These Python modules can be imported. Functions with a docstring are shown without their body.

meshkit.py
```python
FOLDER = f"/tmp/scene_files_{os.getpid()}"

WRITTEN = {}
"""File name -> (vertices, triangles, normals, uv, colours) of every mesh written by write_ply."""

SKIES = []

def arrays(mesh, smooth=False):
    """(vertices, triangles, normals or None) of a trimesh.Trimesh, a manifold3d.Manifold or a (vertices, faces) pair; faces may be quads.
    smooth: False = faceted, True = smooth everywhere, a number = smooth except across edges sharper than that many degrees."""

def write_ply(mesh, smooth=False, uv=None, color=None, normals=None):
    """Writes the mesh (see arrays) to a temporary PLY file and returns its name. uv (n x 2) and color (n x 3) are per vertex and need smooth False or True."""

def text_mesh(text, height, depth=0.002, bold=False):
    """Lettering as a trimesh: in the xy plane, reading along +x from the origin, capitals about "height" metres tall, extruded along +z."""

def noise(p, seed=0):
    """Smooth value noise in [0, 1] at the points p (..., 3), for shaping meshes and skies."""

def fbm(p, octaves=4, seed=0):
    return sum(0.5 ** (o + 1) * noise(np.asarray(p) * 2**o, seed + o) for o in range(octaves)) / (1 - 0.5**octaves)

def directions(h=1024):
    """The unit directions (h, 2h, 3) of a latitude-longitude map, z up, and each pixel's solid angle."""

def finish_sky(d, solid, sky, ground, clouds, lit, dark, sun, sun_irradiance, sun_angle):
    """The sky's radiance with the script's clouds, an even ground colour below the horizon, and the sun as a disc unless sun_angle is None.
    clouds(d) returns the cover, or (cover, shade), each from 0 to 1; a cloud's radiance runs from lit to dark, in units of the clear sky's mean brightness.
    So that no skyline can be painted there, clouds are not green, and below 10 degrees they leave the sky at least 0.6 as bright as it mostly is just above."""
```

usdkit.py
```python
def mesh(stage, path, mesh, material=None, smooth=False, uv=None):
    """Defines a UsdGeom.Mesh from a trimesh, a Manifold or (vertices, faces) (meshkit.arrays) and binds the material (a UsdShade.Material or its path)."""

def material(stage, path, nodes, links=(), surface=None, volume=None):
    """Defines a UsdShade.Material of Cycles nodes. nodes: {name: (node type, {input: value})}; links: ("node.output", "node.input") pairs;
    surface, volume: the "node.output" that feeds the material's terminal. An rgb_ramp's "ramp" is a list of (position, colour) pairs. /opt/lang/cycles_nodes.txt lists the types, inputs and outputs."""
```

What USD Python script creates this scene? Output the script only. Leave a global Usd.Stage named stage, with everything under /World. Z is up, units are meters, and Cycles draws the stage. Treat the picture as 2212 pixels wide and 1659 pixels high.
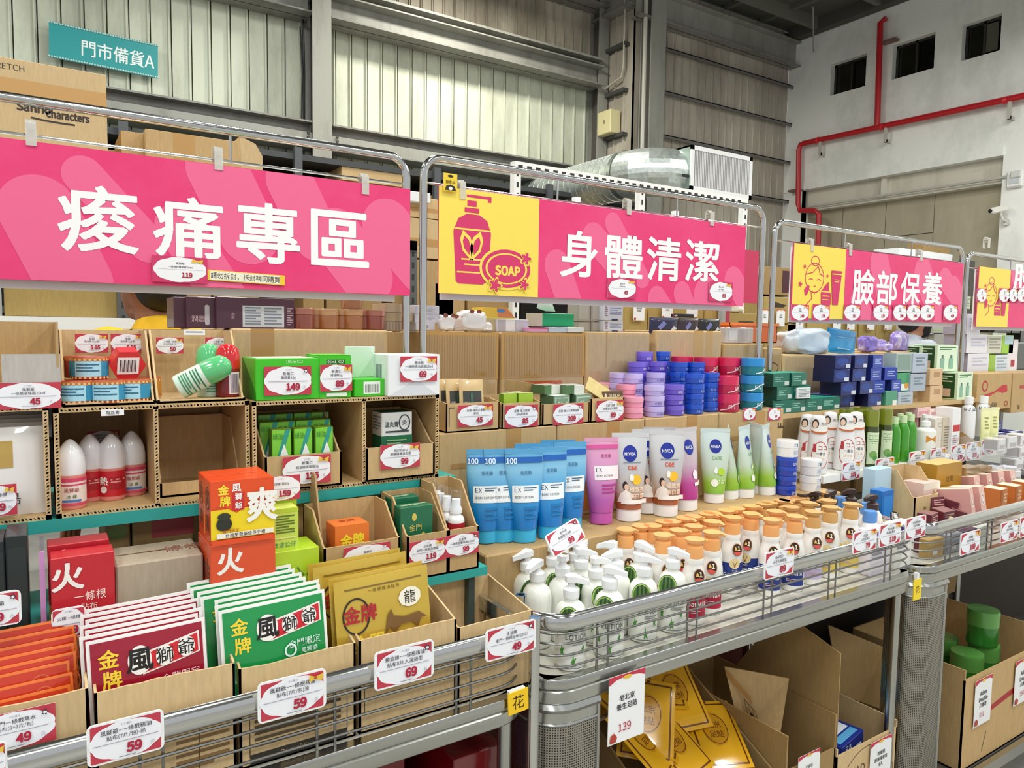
import math, glob
import numpy as np, trimesh, usdkit
from pxr import Usd, UsdGeom, UsdLux, UsdShade, Gf
from shapely import affinity, union_all, box as sbox
from shapely.geometry import Polygon, LineString, Point

stage = Usd.Stage.CreateInMemory()
UsdGeom.SetStageUpAxis(stage, 'Z')
UsdGeom.Xform.Define(stage, '/World')
# ------------------------------------------------------------------ camera, sky, lights, exposure
PW, PH, FPX = 2212, 1659, 1580.0
PITCH, ROLL, HEAD, CZ = math.radians(4.2), math.radians(0.8), math.radians(57.1), 1.55
fwd = np.array([math.cos(HEAD)*math.cos(PITCH), math.sin(HEAD)*math.cos(PITCH), -math.sin(PITCH)])
r0 = np.array([math.sin(HEAD), -math.cos(HEAD), 0.0])
u0 = np.cross(r0, fwd)
rgt = r0*math.cos(ROLL) + u0*math.sin(ROLL)
upv = np.cross(rgt, fwd)
CAM = np.array([0, 0, CZ])
cam = UsdGeom.Camera.Define(stage, '/World/camera')
cam.CreateHorizontalApertureAttr(36.0)
cam.CreateVerticalApertureAttr(27.0)
cam.CreateFocalLengthAttr(36.0*FPX/PW)
cam.CreateClippingRangeAttr((0.05, 200.0))
cam.AddTransformOp().Set(Gf.Matrix4d(*rgt, 0, *upv, 0, *(-fwd), 0, *CAM, 1))
cam.CreateExposureAttr(0.0)
dome = UsdLux.DomeLight.Define(stage, '/World/hall_light')
dome.CreateColorAttr((0.96, 0.98, 1.0)); dome.CreateIntensityAttr(0.2)
def lamp(i, x, y, z, w, l, power, col=(0.985, 1.0, 0.945), ry=0):
    r = UsdLux.RectLight.Define(stage, f'/World/ceiling_lamp_{i:03d}')
    r.CreateWidthAttr(w); r.CreateHeightAttr(l); r.CreateIntensityAttr(power); r.CreateColorAttr(col)
    r.AddTranslateOp().Set((x, y, z))
    if ry: r.AddRotateXOp().Set(ry)
k_ = 0
for (lx, ly) in [(-2.5, -0.6), (0.6, -0.6), (3.7, -0.6), (6.8, -0.6), (-2.0, 2.9), (1.2, 2.9), (4.4, 2.9), (7.6, 2.9), (-1.5, 6.2), (2.2, 6.2), (-3.5, -4.0), (0.0, -4.0), (3.5, -4.0), (7.0, -4.0), (9.0, 1.0)]:
    lamp(k_, lx, ly, 5.6, 0.35, 1.5, 52.0); k_ += 1
lamp(k_, 4.6, 7.3, 6.1, 0.5, 0.5, 190.0, (1.0, 0.97, 0.86))

# ------------------------------------------------------------------ pixel rays on real planes (the picture taken as 2212 x 1659)
def ray(px, py): return fwd + rgt*((px-PW/2)/FPX) - upv*((py-PH/2)/FPX)
def UY(px, py, Y): d = ray(px, py); return CAM + d*(Y/d[1])
def UX(px, py, X): d = ray(px, py); return CAM + d*(X/d[0])
def UZ(px, py, z): d = ray(px, py); return CAM + d*((z-CZ)/d[2])
def rect(xl, yt, xr, yb, Y):
    """x0, x1, z0, z1 on the upright plane y = Y: left edge from yt to yb, right edge at xr."""
    a, b = UY(xl, yt, Y), UY(xl, yb, Y)
    c = UY(xr, (yt+yb)/2, Y)
    return (a[0]+b[0])/2, c[0], b[2], a[2]

# ------------------------------------------------------------------ scene helpers
made = {}
def numbered(path):
    n = made.get(path, -1) + 1
    made[path] = n
    return path if n == 0 else f'{path}_{n:03d}'
def setd(p, label=None, cat=None, group=None, kind=None):
    for k, v in (('label', label), ('category', cat), ('group', group), ('kind', kind)):
        if v: p.SetCustomDataByKey(k, v)
def place(x, loc, rz, rx, ry):
    x.AddTranslateOp().Set(tuple(float(v) for v in loc))
    x.AddRotateZOp().Set(float(rz)); x.AddRotateXOp().Set(float(rx)); x.AddRotateYOp().Set(float(ry))
GROUPS = dict(pointed_bottle='white pointed bottles in the cubby', round_tin='round tins in their carton', roll_on_bottle='roll on bottles in their carton', spray_bottle='white capped sprays in the twin carton', banner_clip='clear clips holding the banners',
    pump_bottle='white pump bottles in the wire basket', capped_lotion_bottle='orange capped lotion bottles in the wire basket', flip_cap_bottle='blue capped bottles in the wire basket', dark_pump_bottle='dark pump bottles in the wire basket', lotion_tube='squeeze tubes standing on their caps',
    cream_jar='cream jars stacked by the green tubes', cosmetic_jar='coloured jars stacked on the brown cartons', film_wrapped_jar='film wrapped jars on the rear carton', shampoo_bottle='shampoo bottles on the white shelf', green_bottle='olive capped bottles on the white shelf', clear_green_bottle='bright green bottles on the white shelf',
    white_bottle='white bottles with black writing', green_jar='green jars under the face care cart', gift_box='orange gift boxes in a stack', plaster_box='red and white plaster boxes', cream_box='boxed creams', balm_box='boxed balms', herbal_box='herbal soap boxes', soap_box='soap boxes', serum_box='pale green serum sets',
    price_card='price cards in white holders', price_label='price labels stuck on cardboard and banners', hanging_price_tag='tall hanging price tags', sign_frame='chrome sign frames in a row', display_cart='chrome display carts in a row', cardboard_cubby='cardboard cubbies on the teal shelf', film_bag='soft film bags', padded_pack='padded packs')
def thing(name, label, cat, loc=(0, 0, 0), rz=0, group=None, rx=0, ry=0, kind=None):
    group = group or GROUPS.get(name)
    x = UsdGeom.Xform.Define(stage, numbered('/World/'+name))
    place(x, loc, rz, rx, ry)
    p = x.GetPrim()
    setd(p, label, None if kind == 'structure' else cat, group, kind)
    return p
def part(t, name, mesh, m, label=None, smooth=30, kind=None):
    r = usdkit.mesh(stage, numbered(f'{t.GetPath()}/{name}'), mesh, m, smooth=smooth)
    if label: r.GetPrim().SetCustomDataByKey('label', label)
    if kind: r.GetPrim().SetCustomDataByKey('kind', kind)
    return r.GetPrim()
def single(name, label, cat, mesh, m, group=None, kind=None, smooth=30):
    r = usdkit.mesh(stage, numbered('/World/'+name), mesh, m, smooth=smooth)
    setd(r.GetPrim(), label, None if kind == 'structure' else cat, group, kind)
    return r.GetPrim()
def dup(root, label, loc, rz=0, group=None, rx=0, ry=0):
    name = str(root.GetName())
    if name[-4:-3] == '_' and name[-3:].isdigit(): name = name[:-4]
    x = UsdGeom.Xform.Define(stage, numbered('/World/'+name))
    place(x, loc, rz, rx, ry)
    p = x.GetPrim()
    setd(p, label, root.GetCustomDataByKey('category'), group or root.GetCustomDataByKey('group'))
    p.GetReferences().AddInternalReference(root.GetPath()); p.SetInstanceable(True)
    return p
class Kind:
    """A repeated thing: built the first time it is set down, referenced afterwards."""
    def __init__(self, build): self.build, self.first = build, None
    def put(self, label, loc, rz=0, group=None, rx=0, ry=0):
        if self.first is None:
            self.first = self.build(label, loc, rz, group, rx, ry); return self.first
        return dup(self.first, label, loc, rz, group, rx, ry)
NTH = ['first', 'second', 'third', 'fourth', 'fifth', 'sixth', 'seventh', 'eighth', 'ninth', 'tenth', 'eleventh', 'twelfth', 'thirteenth', 'fourteenth', 'fifteenth', 'sixteenth']

# ------------------------------------------------------------------ materials
def lin(c):
    if isinstance(c, str):
        c = [int(c[i:i+2], 16)/255 for i in (0, 2, 4)]
    return tuple(v/12.92 if v <= 0.04045 else ((v+0.055)/1.055)**2.4 for v in c)
mats = {}
def mat(c, rough=0.5, metal=0.0, coat=0.0, spec=0.5, trans=0.0, alpha=1.0, vary=0.0, bump=0.0, bscale=60, emit=0.0):
    key = (str(c), rough, metal, coat, spec, trans, alpha, vary, bump, bscale, emit)
    if key in mats: return mats[key]
    col = lin(c)
    nodes = {'p': ('principled_bsdf', dict(base_color=col, roughness=rough, metallic=metal, coat_weight=coat, specular_ior_level=spec, transmission_weight=trans, alpha=alpha))}
    if emit: nodes['p'][1].update(emission_color=col, emission_strength=emit)
    links = []
    if vary:
        nodes['g'] = ('geometry', {})
        nodes['n'] = ('noise_texture', dict(scale=bscale*0.15, detail=4.0, roughness=0.65))
        nodes['r'] = ('rgb_ramp', dict(ramp=[(0.3, tuple(v*(1-vary) for v in col)), (0.7, tuple(min(1, v*(1+vary)) for v in col))]))
        links += [('g.position', 'n.vector'), ('n.fac', 'r.fac'), ('r.color', 'p.base_color')]
    if bump:
        nodes['g2'] = ('geometry', {})
        nodes['n2'] = ('noise_texture', dict(scale=float(bscale), detail=3.0))
        nodes['b'] = ('bump', dict(strength=bump, distance=0.002))
        links += [('g2.position', 'n2.vector'), ('n2.fac', 'b.height'), ('b.normal', 'p.normal')]
    m = usdkit.material(stage, f'/World/Looks/look_{len(mats):03d}', nodes, links, surface='p.BSDF')
    mats[key] = m
    return m
def cardboard(c, key='a', dark=0.82):
    k = ('card', c, key)
    if k in mats: return mats[k]
    a = lin(c)
    nodes = {'t': ('texture_coordinate', {}), 'mp': ('mapping', dict(scale=(40, 40, 6))),
             'n': ('noise_texture', dict(scale=3.0, detail=5.0, roughness=0.7)), 'n3': ('noise_texture', dict(scale=9.0, detail=2.0)),
             'r': ('rgb_ramp', dict(ramp=[(0.25, tuple(v*dark for v in a)), (0.75, tuple(min(1, v*1.08) for v in a))])),
             'oi': ('object_info', {}), 'mr': ('map_range', dict(from_min=0.0, from_max=1.0, to_min=0.9, to_max=1.06)),
             'mx': ('mix_color', dict(blend_type='multiply', fac=1.0)), 'cc': ('combine_color', {}),
             'b': ('bump', dict(strength=0.25, distance=0.001)), 'p': ('principled_bsdf', dict(roughness=0.62, specular_ior_level=0.35))}
    links = [('t.object', 'mp.vector'), ('mp.vector', 'n.vector'), ('n.fac', 'r.fac'), ('oi.random', 'mr.value'), ('mr.result', 'cc.r'), ('mr.result', 'cc.g'), ('mr.result', 'cc.b'),
             ('r.color', 'mx.a'), ('cc.color', 'mx.b'), ('mx.result', 'p.base_color'), ('t.object', 'n3.vector'), ('n3.fac', 'b.height'), ('b.normal', 'p.normal')]
    m = usdkit.material(stage, f'/World/Looks/cardboard_{len(mats):03d}', nodes, links, surface='p.BSDF')
    mats[k] = m
    return m
def film(tint=(0.97, 0.98, 1.0), amount=0.16, rough=0.12, crease=0.35):
    k = ('film', tint, amount, rough, crease)
    if k in mats: return mats[k]
    nodes = {'t': ('transparent_bsdf', dict(color=tint)), 'g': ('glossy_bsdf', dict(color=(1, 1, 1), roughness=rough)), 'f': ('layer_weight', dict(blend=0.25)),
             'k': ('math', dict(math_type='multiply', value2=0.2)), 'a': ('math', dict(math_type='add', value2=amount*0.14, use_clamp=True)), 'm': ('mix_closure', {}),
             'gp': ('geometry', {}), 'n': ('noise_texture', dict(scale=7.0, detail=1.5, distortion=1.0)), 'b': ('bump', dict(strength=crease, distance=0.02))}
    links = [('gp.position', 'n.vector'), ('n.fac', 'b.height'), ('b.normal', 'g.normal'), ('f.facing', 'k.value1'), ('k.value', 'a.value1'), ('a.value', 'm.fac'), ('t.BSDF', 'm.closure1'), ('g.BSDF', 'm.closure2')]
    m = usdkit.material(stage, f'/World/Looks/film_{len(mats):03d}', nodes, links, surface='m.closure')
    mats[k] = m
    return m
def perforated():
    nodes = {'t': ('attribute', dict(attribute='st')), 'mp': ('mapping', dict(scale=(165, 165, 1))),
             'v': ('voronoi_texture', dict(dimensions='2D', scale=1.0, randomness=0.0, feature='f1')),
             'l': ('math', dict(math_type='less_than', value2=0.29)), 'p': ('principled_bsdf', dict(base_color=lin('aeaaa0'), metallic=1.0, roughness=0.3)),
             'h': ('principled_bsdf', dict(base_color=(0.012, 0.011, 0.010), roughness=0.9)), 'm': ('mix_closure', {})}
    links = [('t.vector', 'mp.vector'), ('mp.vector', 'v.vector'), ('v.distance', 'l.value1'), ('l.value', 'm.fac'), ('p.BSDF', 'm.closure1'), ('h.BSDF', 'm.closure2')]
    return usdkit.material(stage, '/World/Looks/perforated', nodes, links, surface='m.closure')
def galvanized():
    nodes = {'g': ('geometry', {}), 'v': ('voronoi_texture', dict(scale=28.0)), 'r': ('rgb_ramp', dict(ramp=[(0.0, lin('b9c4c0')), (1.0, lin('e2e8e5'))])),
             'p': ('principled_bsdf', dict(metallic=0.7, roughness=0.34))}
    return usdkit.material(stage, '/World/Looks/galvanized', nodes, [('g.position', 'v.vector'), ('v.color', 'r.fac'), ('r.color', 'p.base_color')], surface='p.BSDF')
def stained(c, c2, scale=1.3, amount=0.5, rough=0.7, stretch=(1, 1, 0.25)):
    """Painted sheet or plaster with faint dirt streaks."""
    k = ('st', c, c2, scale, amount)
    if k in mats: return mats[k]
    nodes = {'g': ('geometry', {}), 'mp': ('mapping', dict(scale=stretch)), 'n': ('noise_texture', dict(scale=scale, detail=8.0, roughness=0.72)),
             'r': ('rgb_ramp', dict(ramp=[(0.38, lin(c2)), (0.38+0.32*amount, lin(c))])), 'p': ('principled_bsdf', dict(roughness=rough, specular_ior_level=0.35))}
    m = usdkit.material(stage, f'/World/Looks/stained_{len(mats):03d}', nodes, [('g.position', 'mp.vector'), ('mp.vector', 'n.vector'), ('n.fac', 'r.fac'), ('r.color', 'p.base_color')], surface='p.BSDF')
    mats[k] = m
    return m
CHROME = mat('d2d3d2', 0.14, 1.0)
CHROME2 = mat('b9bab6', 0.24, 1.0)
STEEL = mat('a3a49d', 0.3, 1.0)
WHITE = mat('f4f5f7', 0.35, coat=0.3)
PAPER = mat('eef0f6', 0.45)
BLACK = mat('15151a', 0.4)
TEAL = mat('2a9e97', 0.45)
CARD = cardboard('ceae7e')
CARD2 = cardboard('c3a271', 'b')
CARDL = cardboard('d5b88a', 'c')
CARDD = cardboard('a98a5a', 'd')
TAPE = mat('b98d52', 0.18, coat=0.6)
EDGE = cardboard('dcbd8c', 'edge', 0.55)
CLEAR = film()
ACRYL = film((0.96, 0.97, 0.98), 0.2, 0.03, 0.0)
WIREM = mat('8a8a87', 0.3, 1.0)
PERF = perforated()
GALV = galvanized()

# ------------------------------------------------------------------ mesh helpers
def cat_(ms): return trimesh.util.concatenate([m for m in ms if m is not None])
def bxm(x0, x1, y0, y1, z0, z1):
    m = trimesh.creation.box([abs(x1-x0), abs(y1-y0), abs(z1-z0)])
    m.apply_translation([(x0+x1)/2, (y0+y1)/2, (z0+z1)/2]); return m
def rbox(w, d, h, r=0.002, z0=0.0):
    """Box standing on z0, centred in x and y, with chamfered edges."""
    r = min(r, w*0.4, d*0.4, h*0.4)
    pts = []
    for sx in (-1, 1):
        for sy in (-1, 1):
            for sz in (0, 1):
                X, Y, Z = sx*w/2, sy*d/2, z0+sz*h
                ix, iy, iz = -sx*r, -sy*r, (r if sz == 0 else -r)
                pts += [(X, Y+iy, Z+iz), (X+ix, Y, Z+iz), (X+ix, Y+iy, Z)]
    return trimesh.convex.convex_hull(np.array(pts))
def mv(m, x=0, y=0, z=0, rx=0, ry=0, rz=0):
    m = m.copy()
    for a, ax in ((rx, [1, 0, 0]), (ry, [0, 1, 0]), (rz, [0, 0, 1])):
        if a: m.apply_transform(trimesh.transformations.rotation_matrix(math.radians(a), ax))
    m.apply_translation([x, y, z]); return m
def lathe(prof, n=28, sx=1, sy=1):
    """Profile [(r, z) ...] from bottom to top turned about z (closed where r = 0)."""
    prof = np.asarray(prof, float)
    a = np.linspace(0, 2*np.pi, n, endpoint=False)
    v = np.concatenate([np.stack([r*np.cos(a)*sx, r*np.sin(a)*sy, np.full(n, z)], 1) for r, z in prof])
    f = []
    for i in range(len(prof)-1):
        for j in range(n):
            p, q = i*n+j, i*n+(j+1) % n
            f += [(p, q, q+n), (p, q+n, p+n)]
    m = trimesh.Trimesh(v, f, process=False)
    m.merge_vertices(); m.update_faces(m.nondegenerate_faces()); return m
def tube(pts, r, n=8, closed=False):
    p = np.asarray(pts, float)
    t = np.gradient(p, axis=0) if not closed else np.roll(p, -1, 0)-np.roll(p, 1, 0)
    t /= np.linalg.norm(t, axis=1, keepdims=True)
    ref = np.array([0, 0, 1.0]) if abs(t[0][2]) < 0.9 else np.array([1.0, 0, 0])
    nv, rings = np.cross(t[0], ref), []
    nv /= np.linalg.norm(nv)
    a = np.linspace(0, 2*np.pi, n, endpoint=False)
    for i in range(len(p)):
        nv = nv - t[i]*(nv @ t[i]); nv /= np.linalg.norm(nv)
        b = np.cross(t[i], nv)
        rings.append(p[i] + r*(np.cos(a)[:, None]*nv + np.sin(a)[:, None]*b))
    v = np.concatenate(rings); f = []
    m = len(p)
    for i in range(m if closed else m-1):
        for j in range(n):
            A, B = i*n+j, i*n+(j+1) % n
            C, D = ((i+1) % m)*n+(j+1) % n, ((i+1) % m)*n+j
            f += [(A, B, C), (A, C, D)]
    if not closed:
        for e, o in ((0, 1), (m-1, -1)):
            c = len(v); v = np.vstack([v, p[e]])
            for j in range(n):
                A, B = e*n+j, e*n+(j+1) % n
                f.append((c, B, A) if o == 1 else (c, A, B))
    return trimesh.Trimesh(v, f, process=False)
def rod(a, b, r, n=8): return tube([a, b], r, n)
def hsweep(path, prof):
    """Closed profile [(outward, z) ...] carried along a level path [(x, y) ...]; outward is to the right of travel."""
    p = np.asarray(path, float)
    t = np.gradient(p, axis=0); t /= np.linalg.norm(t, axis=1, keepdims=True)
    o = np.stack([t[:, 1], -t[:, 0]], 1)
    pr = np.asarray(prof, float); n = len(pr)
    v = np.concatenate([np.column_stack([p[i, 0]+o[i, 0]*pr[:, 0], p[i, 1]+o[i, 1]*pr[:, 0], pr[:, 1]]) for i in range(len(p))])
    f = []
    for i in range(len(p)-1):
        for j in range(n):
            A, B = i*n+j, i*n+(j+1) % n
            f += [(A, A+n, B+n), (A, B+n, B)]
    q = Polygon(pr)
    tv, tf = trimesh.creation.triangulate_polygon(q, engine='earcut')
    for e in (0, len(p)-1):
        idx = [int(np.argmin(((pr-w)**2).sum(1))) for w in tv]
        f += [tuple(e*n+idx[k] for k in (g if e == 0 else g[::-1])) for g in tf]
    m = trimesh.Trimesh(v, f, process=False); trimesh.repair.fix_normals(m); return m
def corner_path(x0, x1, yf, yb, r, n=7):
    a = np.linspace(math.pi, 1.5*math.pi, n)
    left = [(x0+r+r*math.cos(t), yf+r+r*math.sin(t)) for t in a]
    b = np.linspace(1.5*math.pi, 2*math.pi, n)
    right = [(x1-r+r*math.cos(t), yf+r+r*math.sin(t)) for t in b]
    return [(x0, yb)] + left + right + [(x1, yb)]
def prism(poly, d, axis='y'):
    """Outline in (x, z) given depth d along y (0 .. d)."""
    if not isinstance(poly, Polygon): poly = Polygon(poly)
    if not poly.is_valid: poly = poly.buffer(0)
    gs = getattr(poly, 'geoms', [poly])
    ms = []
    for g in gs:
        m = trimesh.creation.extrude_polygon(g, d, engine='earcut')
        v = m.vertices.copy()
        m.vertices = np.column_stack([v[:, 0], v[:, 2], v[:, 1]])
        m.invert(); ms.append(m)
    return cat_(ms)

# ------------------------------------------------------------------ flat print: lettering and panels laid on faces
from PIL import ImageFont, ImageDraw, Image
FONT = glob.glob('/opt/blender-*/*/datafiles/fonts/Noto Sans CJK Regular.woff2')[0]
fonts, glyph = {}, {}
def letters(s, px=56, bold=0.0):
    """Lettering as a shapely shape, 1 em high, left end at x = 0 and the em box centred on z = 0."""
    key = (s, px, bold)
    if key in glyph: return glyph[key]
    if bold: px = max(px, 96)
    ft = fonts[px] if px in fonts else fonts.setdefault(px, ImageFont.truetype(FONT, px))
    sw = int(round(bold*px*(0.55 if len(s) and ord(s[0]) > 0x2e80 else 1.0)))
    a = ft.getbbox(s, anchor='ls', stroke_width=sw)
    im = Image.new('L', (a[2]-a[0]+8, a[3]-a[1]+8))
    ImageDraw.Draw(im).text((4-a[0], 4-a[1]), s, 255, ft, anchor='ls', stroke_width=sw)
    on = np.pad(np.asarray(im) > 120, ((0, 0), (1, 1))).astype(np.int8)
    rows, st = np.nonzero(np.diff(on, axis=1) == 1)
    en = np.nonzero(np.diff(on, axis=1) == -1)[1]
    if len(rows) == 0: return None
    g = union_all(sbox(st, -rows-1, en, -rows)).buffer(0.3, quad_segs=1).buffer(-0.3, quad_segs=1).simplify(0.8)
    b = g.bounds
    g = affinity.translate(g, -b[0], -(b[1]+b[3])/2)
    g = affinity.scale(g, 1/px, 1/px, origin=(0, 0))
    glyph[key] = g
    return g
def text_at(s, cx, cz, h, maxw=None, bold=0.0, px=56, wh=None, rot=0):
    """Lettering centred at (cx, cz); h = height of its ink; wh = stretch into this (w, h)."""
    g = letters(s, px, bold)
    b = g.bounds
    if wh: sx, sz = wh[0]/(b[2]-b[0]), wh[1]/(b[3]-b[1])
    else:
        sx = sz = h/(b[3]-b[1])
        if maxw and sx*(b[2]-b[0]) > maxw: sx = maxw/(b[2]-b[0])
    g = affinity.scale(g, sx, sz, origin=(0, 0))
    b = g.bounds
    g = affinity.translate(g, cx-(b[0]+b[2])/2, cz-(b[1]+b[3])/2)
    return affinity.rotate(g, rot, origin=(cx, cz)) if rot else g
def ell(cx, cz, rx, rz, n=28):
    a = np.linspace(0, 2*np.pi, n, endpoint=False)
    return Polygon(np.column_stack([cx+rx*np.cos(a), cz+rz*np.sin(a)]))
def rrect(x0, z0, x1, z1, r):
    r = min(r, abs(x1-x0)*0.45, abs(z1-z0)*0.45)
    return sbox(x0+r, z0+r, x1-r, z1-r).buffer(r, quad_segs=4)
def cloud(cx, cz, rx, rz, n=9):
    a = np.linspace(0, 2*np.pi, 72, endpoint=False)
    k = 1 + 0.045*np.abs(np.sin(a*n/2))
    return Polygon(np.column_stack([cx+rx*k*np.cos(a), cz+rz*k*np.sin(a)]))
def flower(cx, cz, r):
    a = np.linspace(0, 2*np.pi, 40, endpoint=False)
    k = r*(0.72+0.28*np.cos(a*5))
    return Polygon(np.column_stack([cx+k*np.cos(a), cz+k*np.sin(a)]))
def flat(geom, o, ex, ey, off):
    """Triangles of a shapely shape laid on the face with corner o and axes ex, ey, lifted by off."""
    vs, fs, k = [], [], 0
    o, ex, ey = (np.asarray(q, float) for q in (o, ex, ey))
    nrm = np.cross(ex, ey)
    for g in getattr(geom, 'geoms', [geom]):
        if g.geom_type != 'Polygon' or g.area < 1e-10: continue
        v, f = trimesh.creation.triangulate_polygon(g, engine='earcut')
        vs.append(o + v[:, :1]*ex + v[:, 1:2]*ey + nrm*off); fs.append(np.asarray(f)+k); k += len(v)
    if not vs: return None
    v, f = np.vstack(vs), np.vstack(fs)
    n = np.cross(v[f[:, 1]]-v[f[:, 0]], v[f[:, 2]]-v[f[:, 0]]) @ nrm
    f[n < 0] = f[n < 0][:, ::-1]
    return trimesh.Trimesh(v, f, process=False)
def shape(it, W, H):
    k, a = it[0], it[2:]
    if k == 'r': return sbox(a[0]*W, a[1]*H, a[2]*W, a[3]*H)
    if k == 'rr': return rrect(a[0]*W, a[1]*H, a[2]*W, a[3]*H, a[4]*min(W, H))
    if k == 'e': return ell(a[0]*W, a[1]*H, a[2]*W, a[3]*H)
    if k == 'c': return cloud(a[0]*W, a[1]*H, a[2]*W, a[3]*H)
    if k == 'f': return flower(a[0]*W, a[1]*H, a[2]*H)
    if k == 'p': return Polygon([(x*W, z*H) for x, z in a[0]]).buffer(0)
    if k == 's': return LineString([(x*W, z*H) for x, z in a[0]]).buffer(a[1]*H/2, cap_style='flat')
    if k == 'ring': return ell(a[0]*W, a[1]*H, a[2]*W, a[3]*H).boundary.buffer(a[4]*H/2)
    if k == 't':     # text, cx, cz, h, [maxw, bold, rot]
        if not a[0]: return Polygon()
        return text_at(a[0], a[1]*W, a[2]*H, a[3]*H, (a[4] if len(a) > 4 else 0.92)*W, a[5] if len(a) > 5 else 0.0, 44 if len(a[0]) > 2 else 64, rot=a[6] if len(a) > 6 else 0)
    if k == 'bars':  # a barcode
        x0, z0, x1, z1 = a[0]*W, a[1]*H, a[2]*W, a[3]*H
        n = 13
        return union_all([sbox(x0+(x1-x0)*i/n, z0, x0+(x1-x0)*(i+0.3+0.3*((i*7) % 3 == 0))/n, z1) for i in range(n)])
    if k == 'lines': # x0, z0, x1, z1, n: lines of small print
        x0, z0, x1, z1, n = a[0]*W, a[1]*H, a[2]*W, a[3]*H, a[4]
        return union_all([sbox(x0, z1-(z1-z0)*(i+0.55)/n, x0+(x1-x0)*(1-0.3*((i*5) % 3 == 2)), z1-(z1-z0)*(i+0.05)/n) for i in range(n)])
    raise ValueError(k)
PNAME = dict(t='lettering', lines='small_print', bars='barcode', f='flower_print', c='cloud_panel', ring='printed_ring', s='printed_line')
def paint(t, o, ex, ey, W, H, items, lift=0.0004, mk=None, warp=None):
    """items: (kind, colour, ...) in fractions of the W x H face; neighbours of one colour and name share a part."""
    runs = []
    for it in items:
        nm = PNAME.get(it[0], 'printed_panel')
        if runs and runs[-1][0] == nm and runs[-1][1] == it[1]: runs[-1][2].append(it)
        else: runs.append([nm, it[1], [it]])
    for i, (nm, c, its) in enumerate(runs):
        gs = [flat(shape(it, W, H), o, ex, ey, lift*(i+1)) for it in its]
        gs = [g for g in gs if g is not None]
        if not gs: continue
        m = cat_(gs)
        if warp is not None: m = warp(m, lift*(i+1))
        part(t, nm, m, (mk or mat)(c) if isinstance(c, (str, tuple)) else c, smooth=False)
def front(t, W, H, items, y, z0=0.0, x0=None, **k):
    paint(t, (-W/2 if x0 is None else x0, y, z0), (1, 0, 0), (0, 0, 1), W, H, items, **k)
def leftface(t, D, H, items, x, yb=None, z0=0.0, **k):
    paint(t, (x, D/2 if yb is None else yb, z0), (0, -1, 0), (0, 0, 1), D, H, items, **k)
def topface(t, W, D, items, z, **k):
    paint(t, (-W/2, -D/2, z), (1, 0, 0), (0, 1, 0), W, D, items, **k)
def around(R, sy=1.0):
    """Bends a print laid on the plane y = 0 (x across, z up) round an upright cylinder of radius R (a number or a function of z), facing -y."""
    def w(m, off):
        m = m.subdivide_to_size(0.014, max_iter=6) if hasattr(m, 'subdivide_to_size') else m
        v = m.vertices.copy()
        r = (R(v[:, 2]) if callable(R) else R)
        a = v[:, 0]/(r if not callable(R) else np.max(r))
        m.vertices = np.column_stack([(r+off)*np.sin(a), -(r*sy+off)*np.cos(a), v[:, 2]])
        return m
    return w
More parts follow.
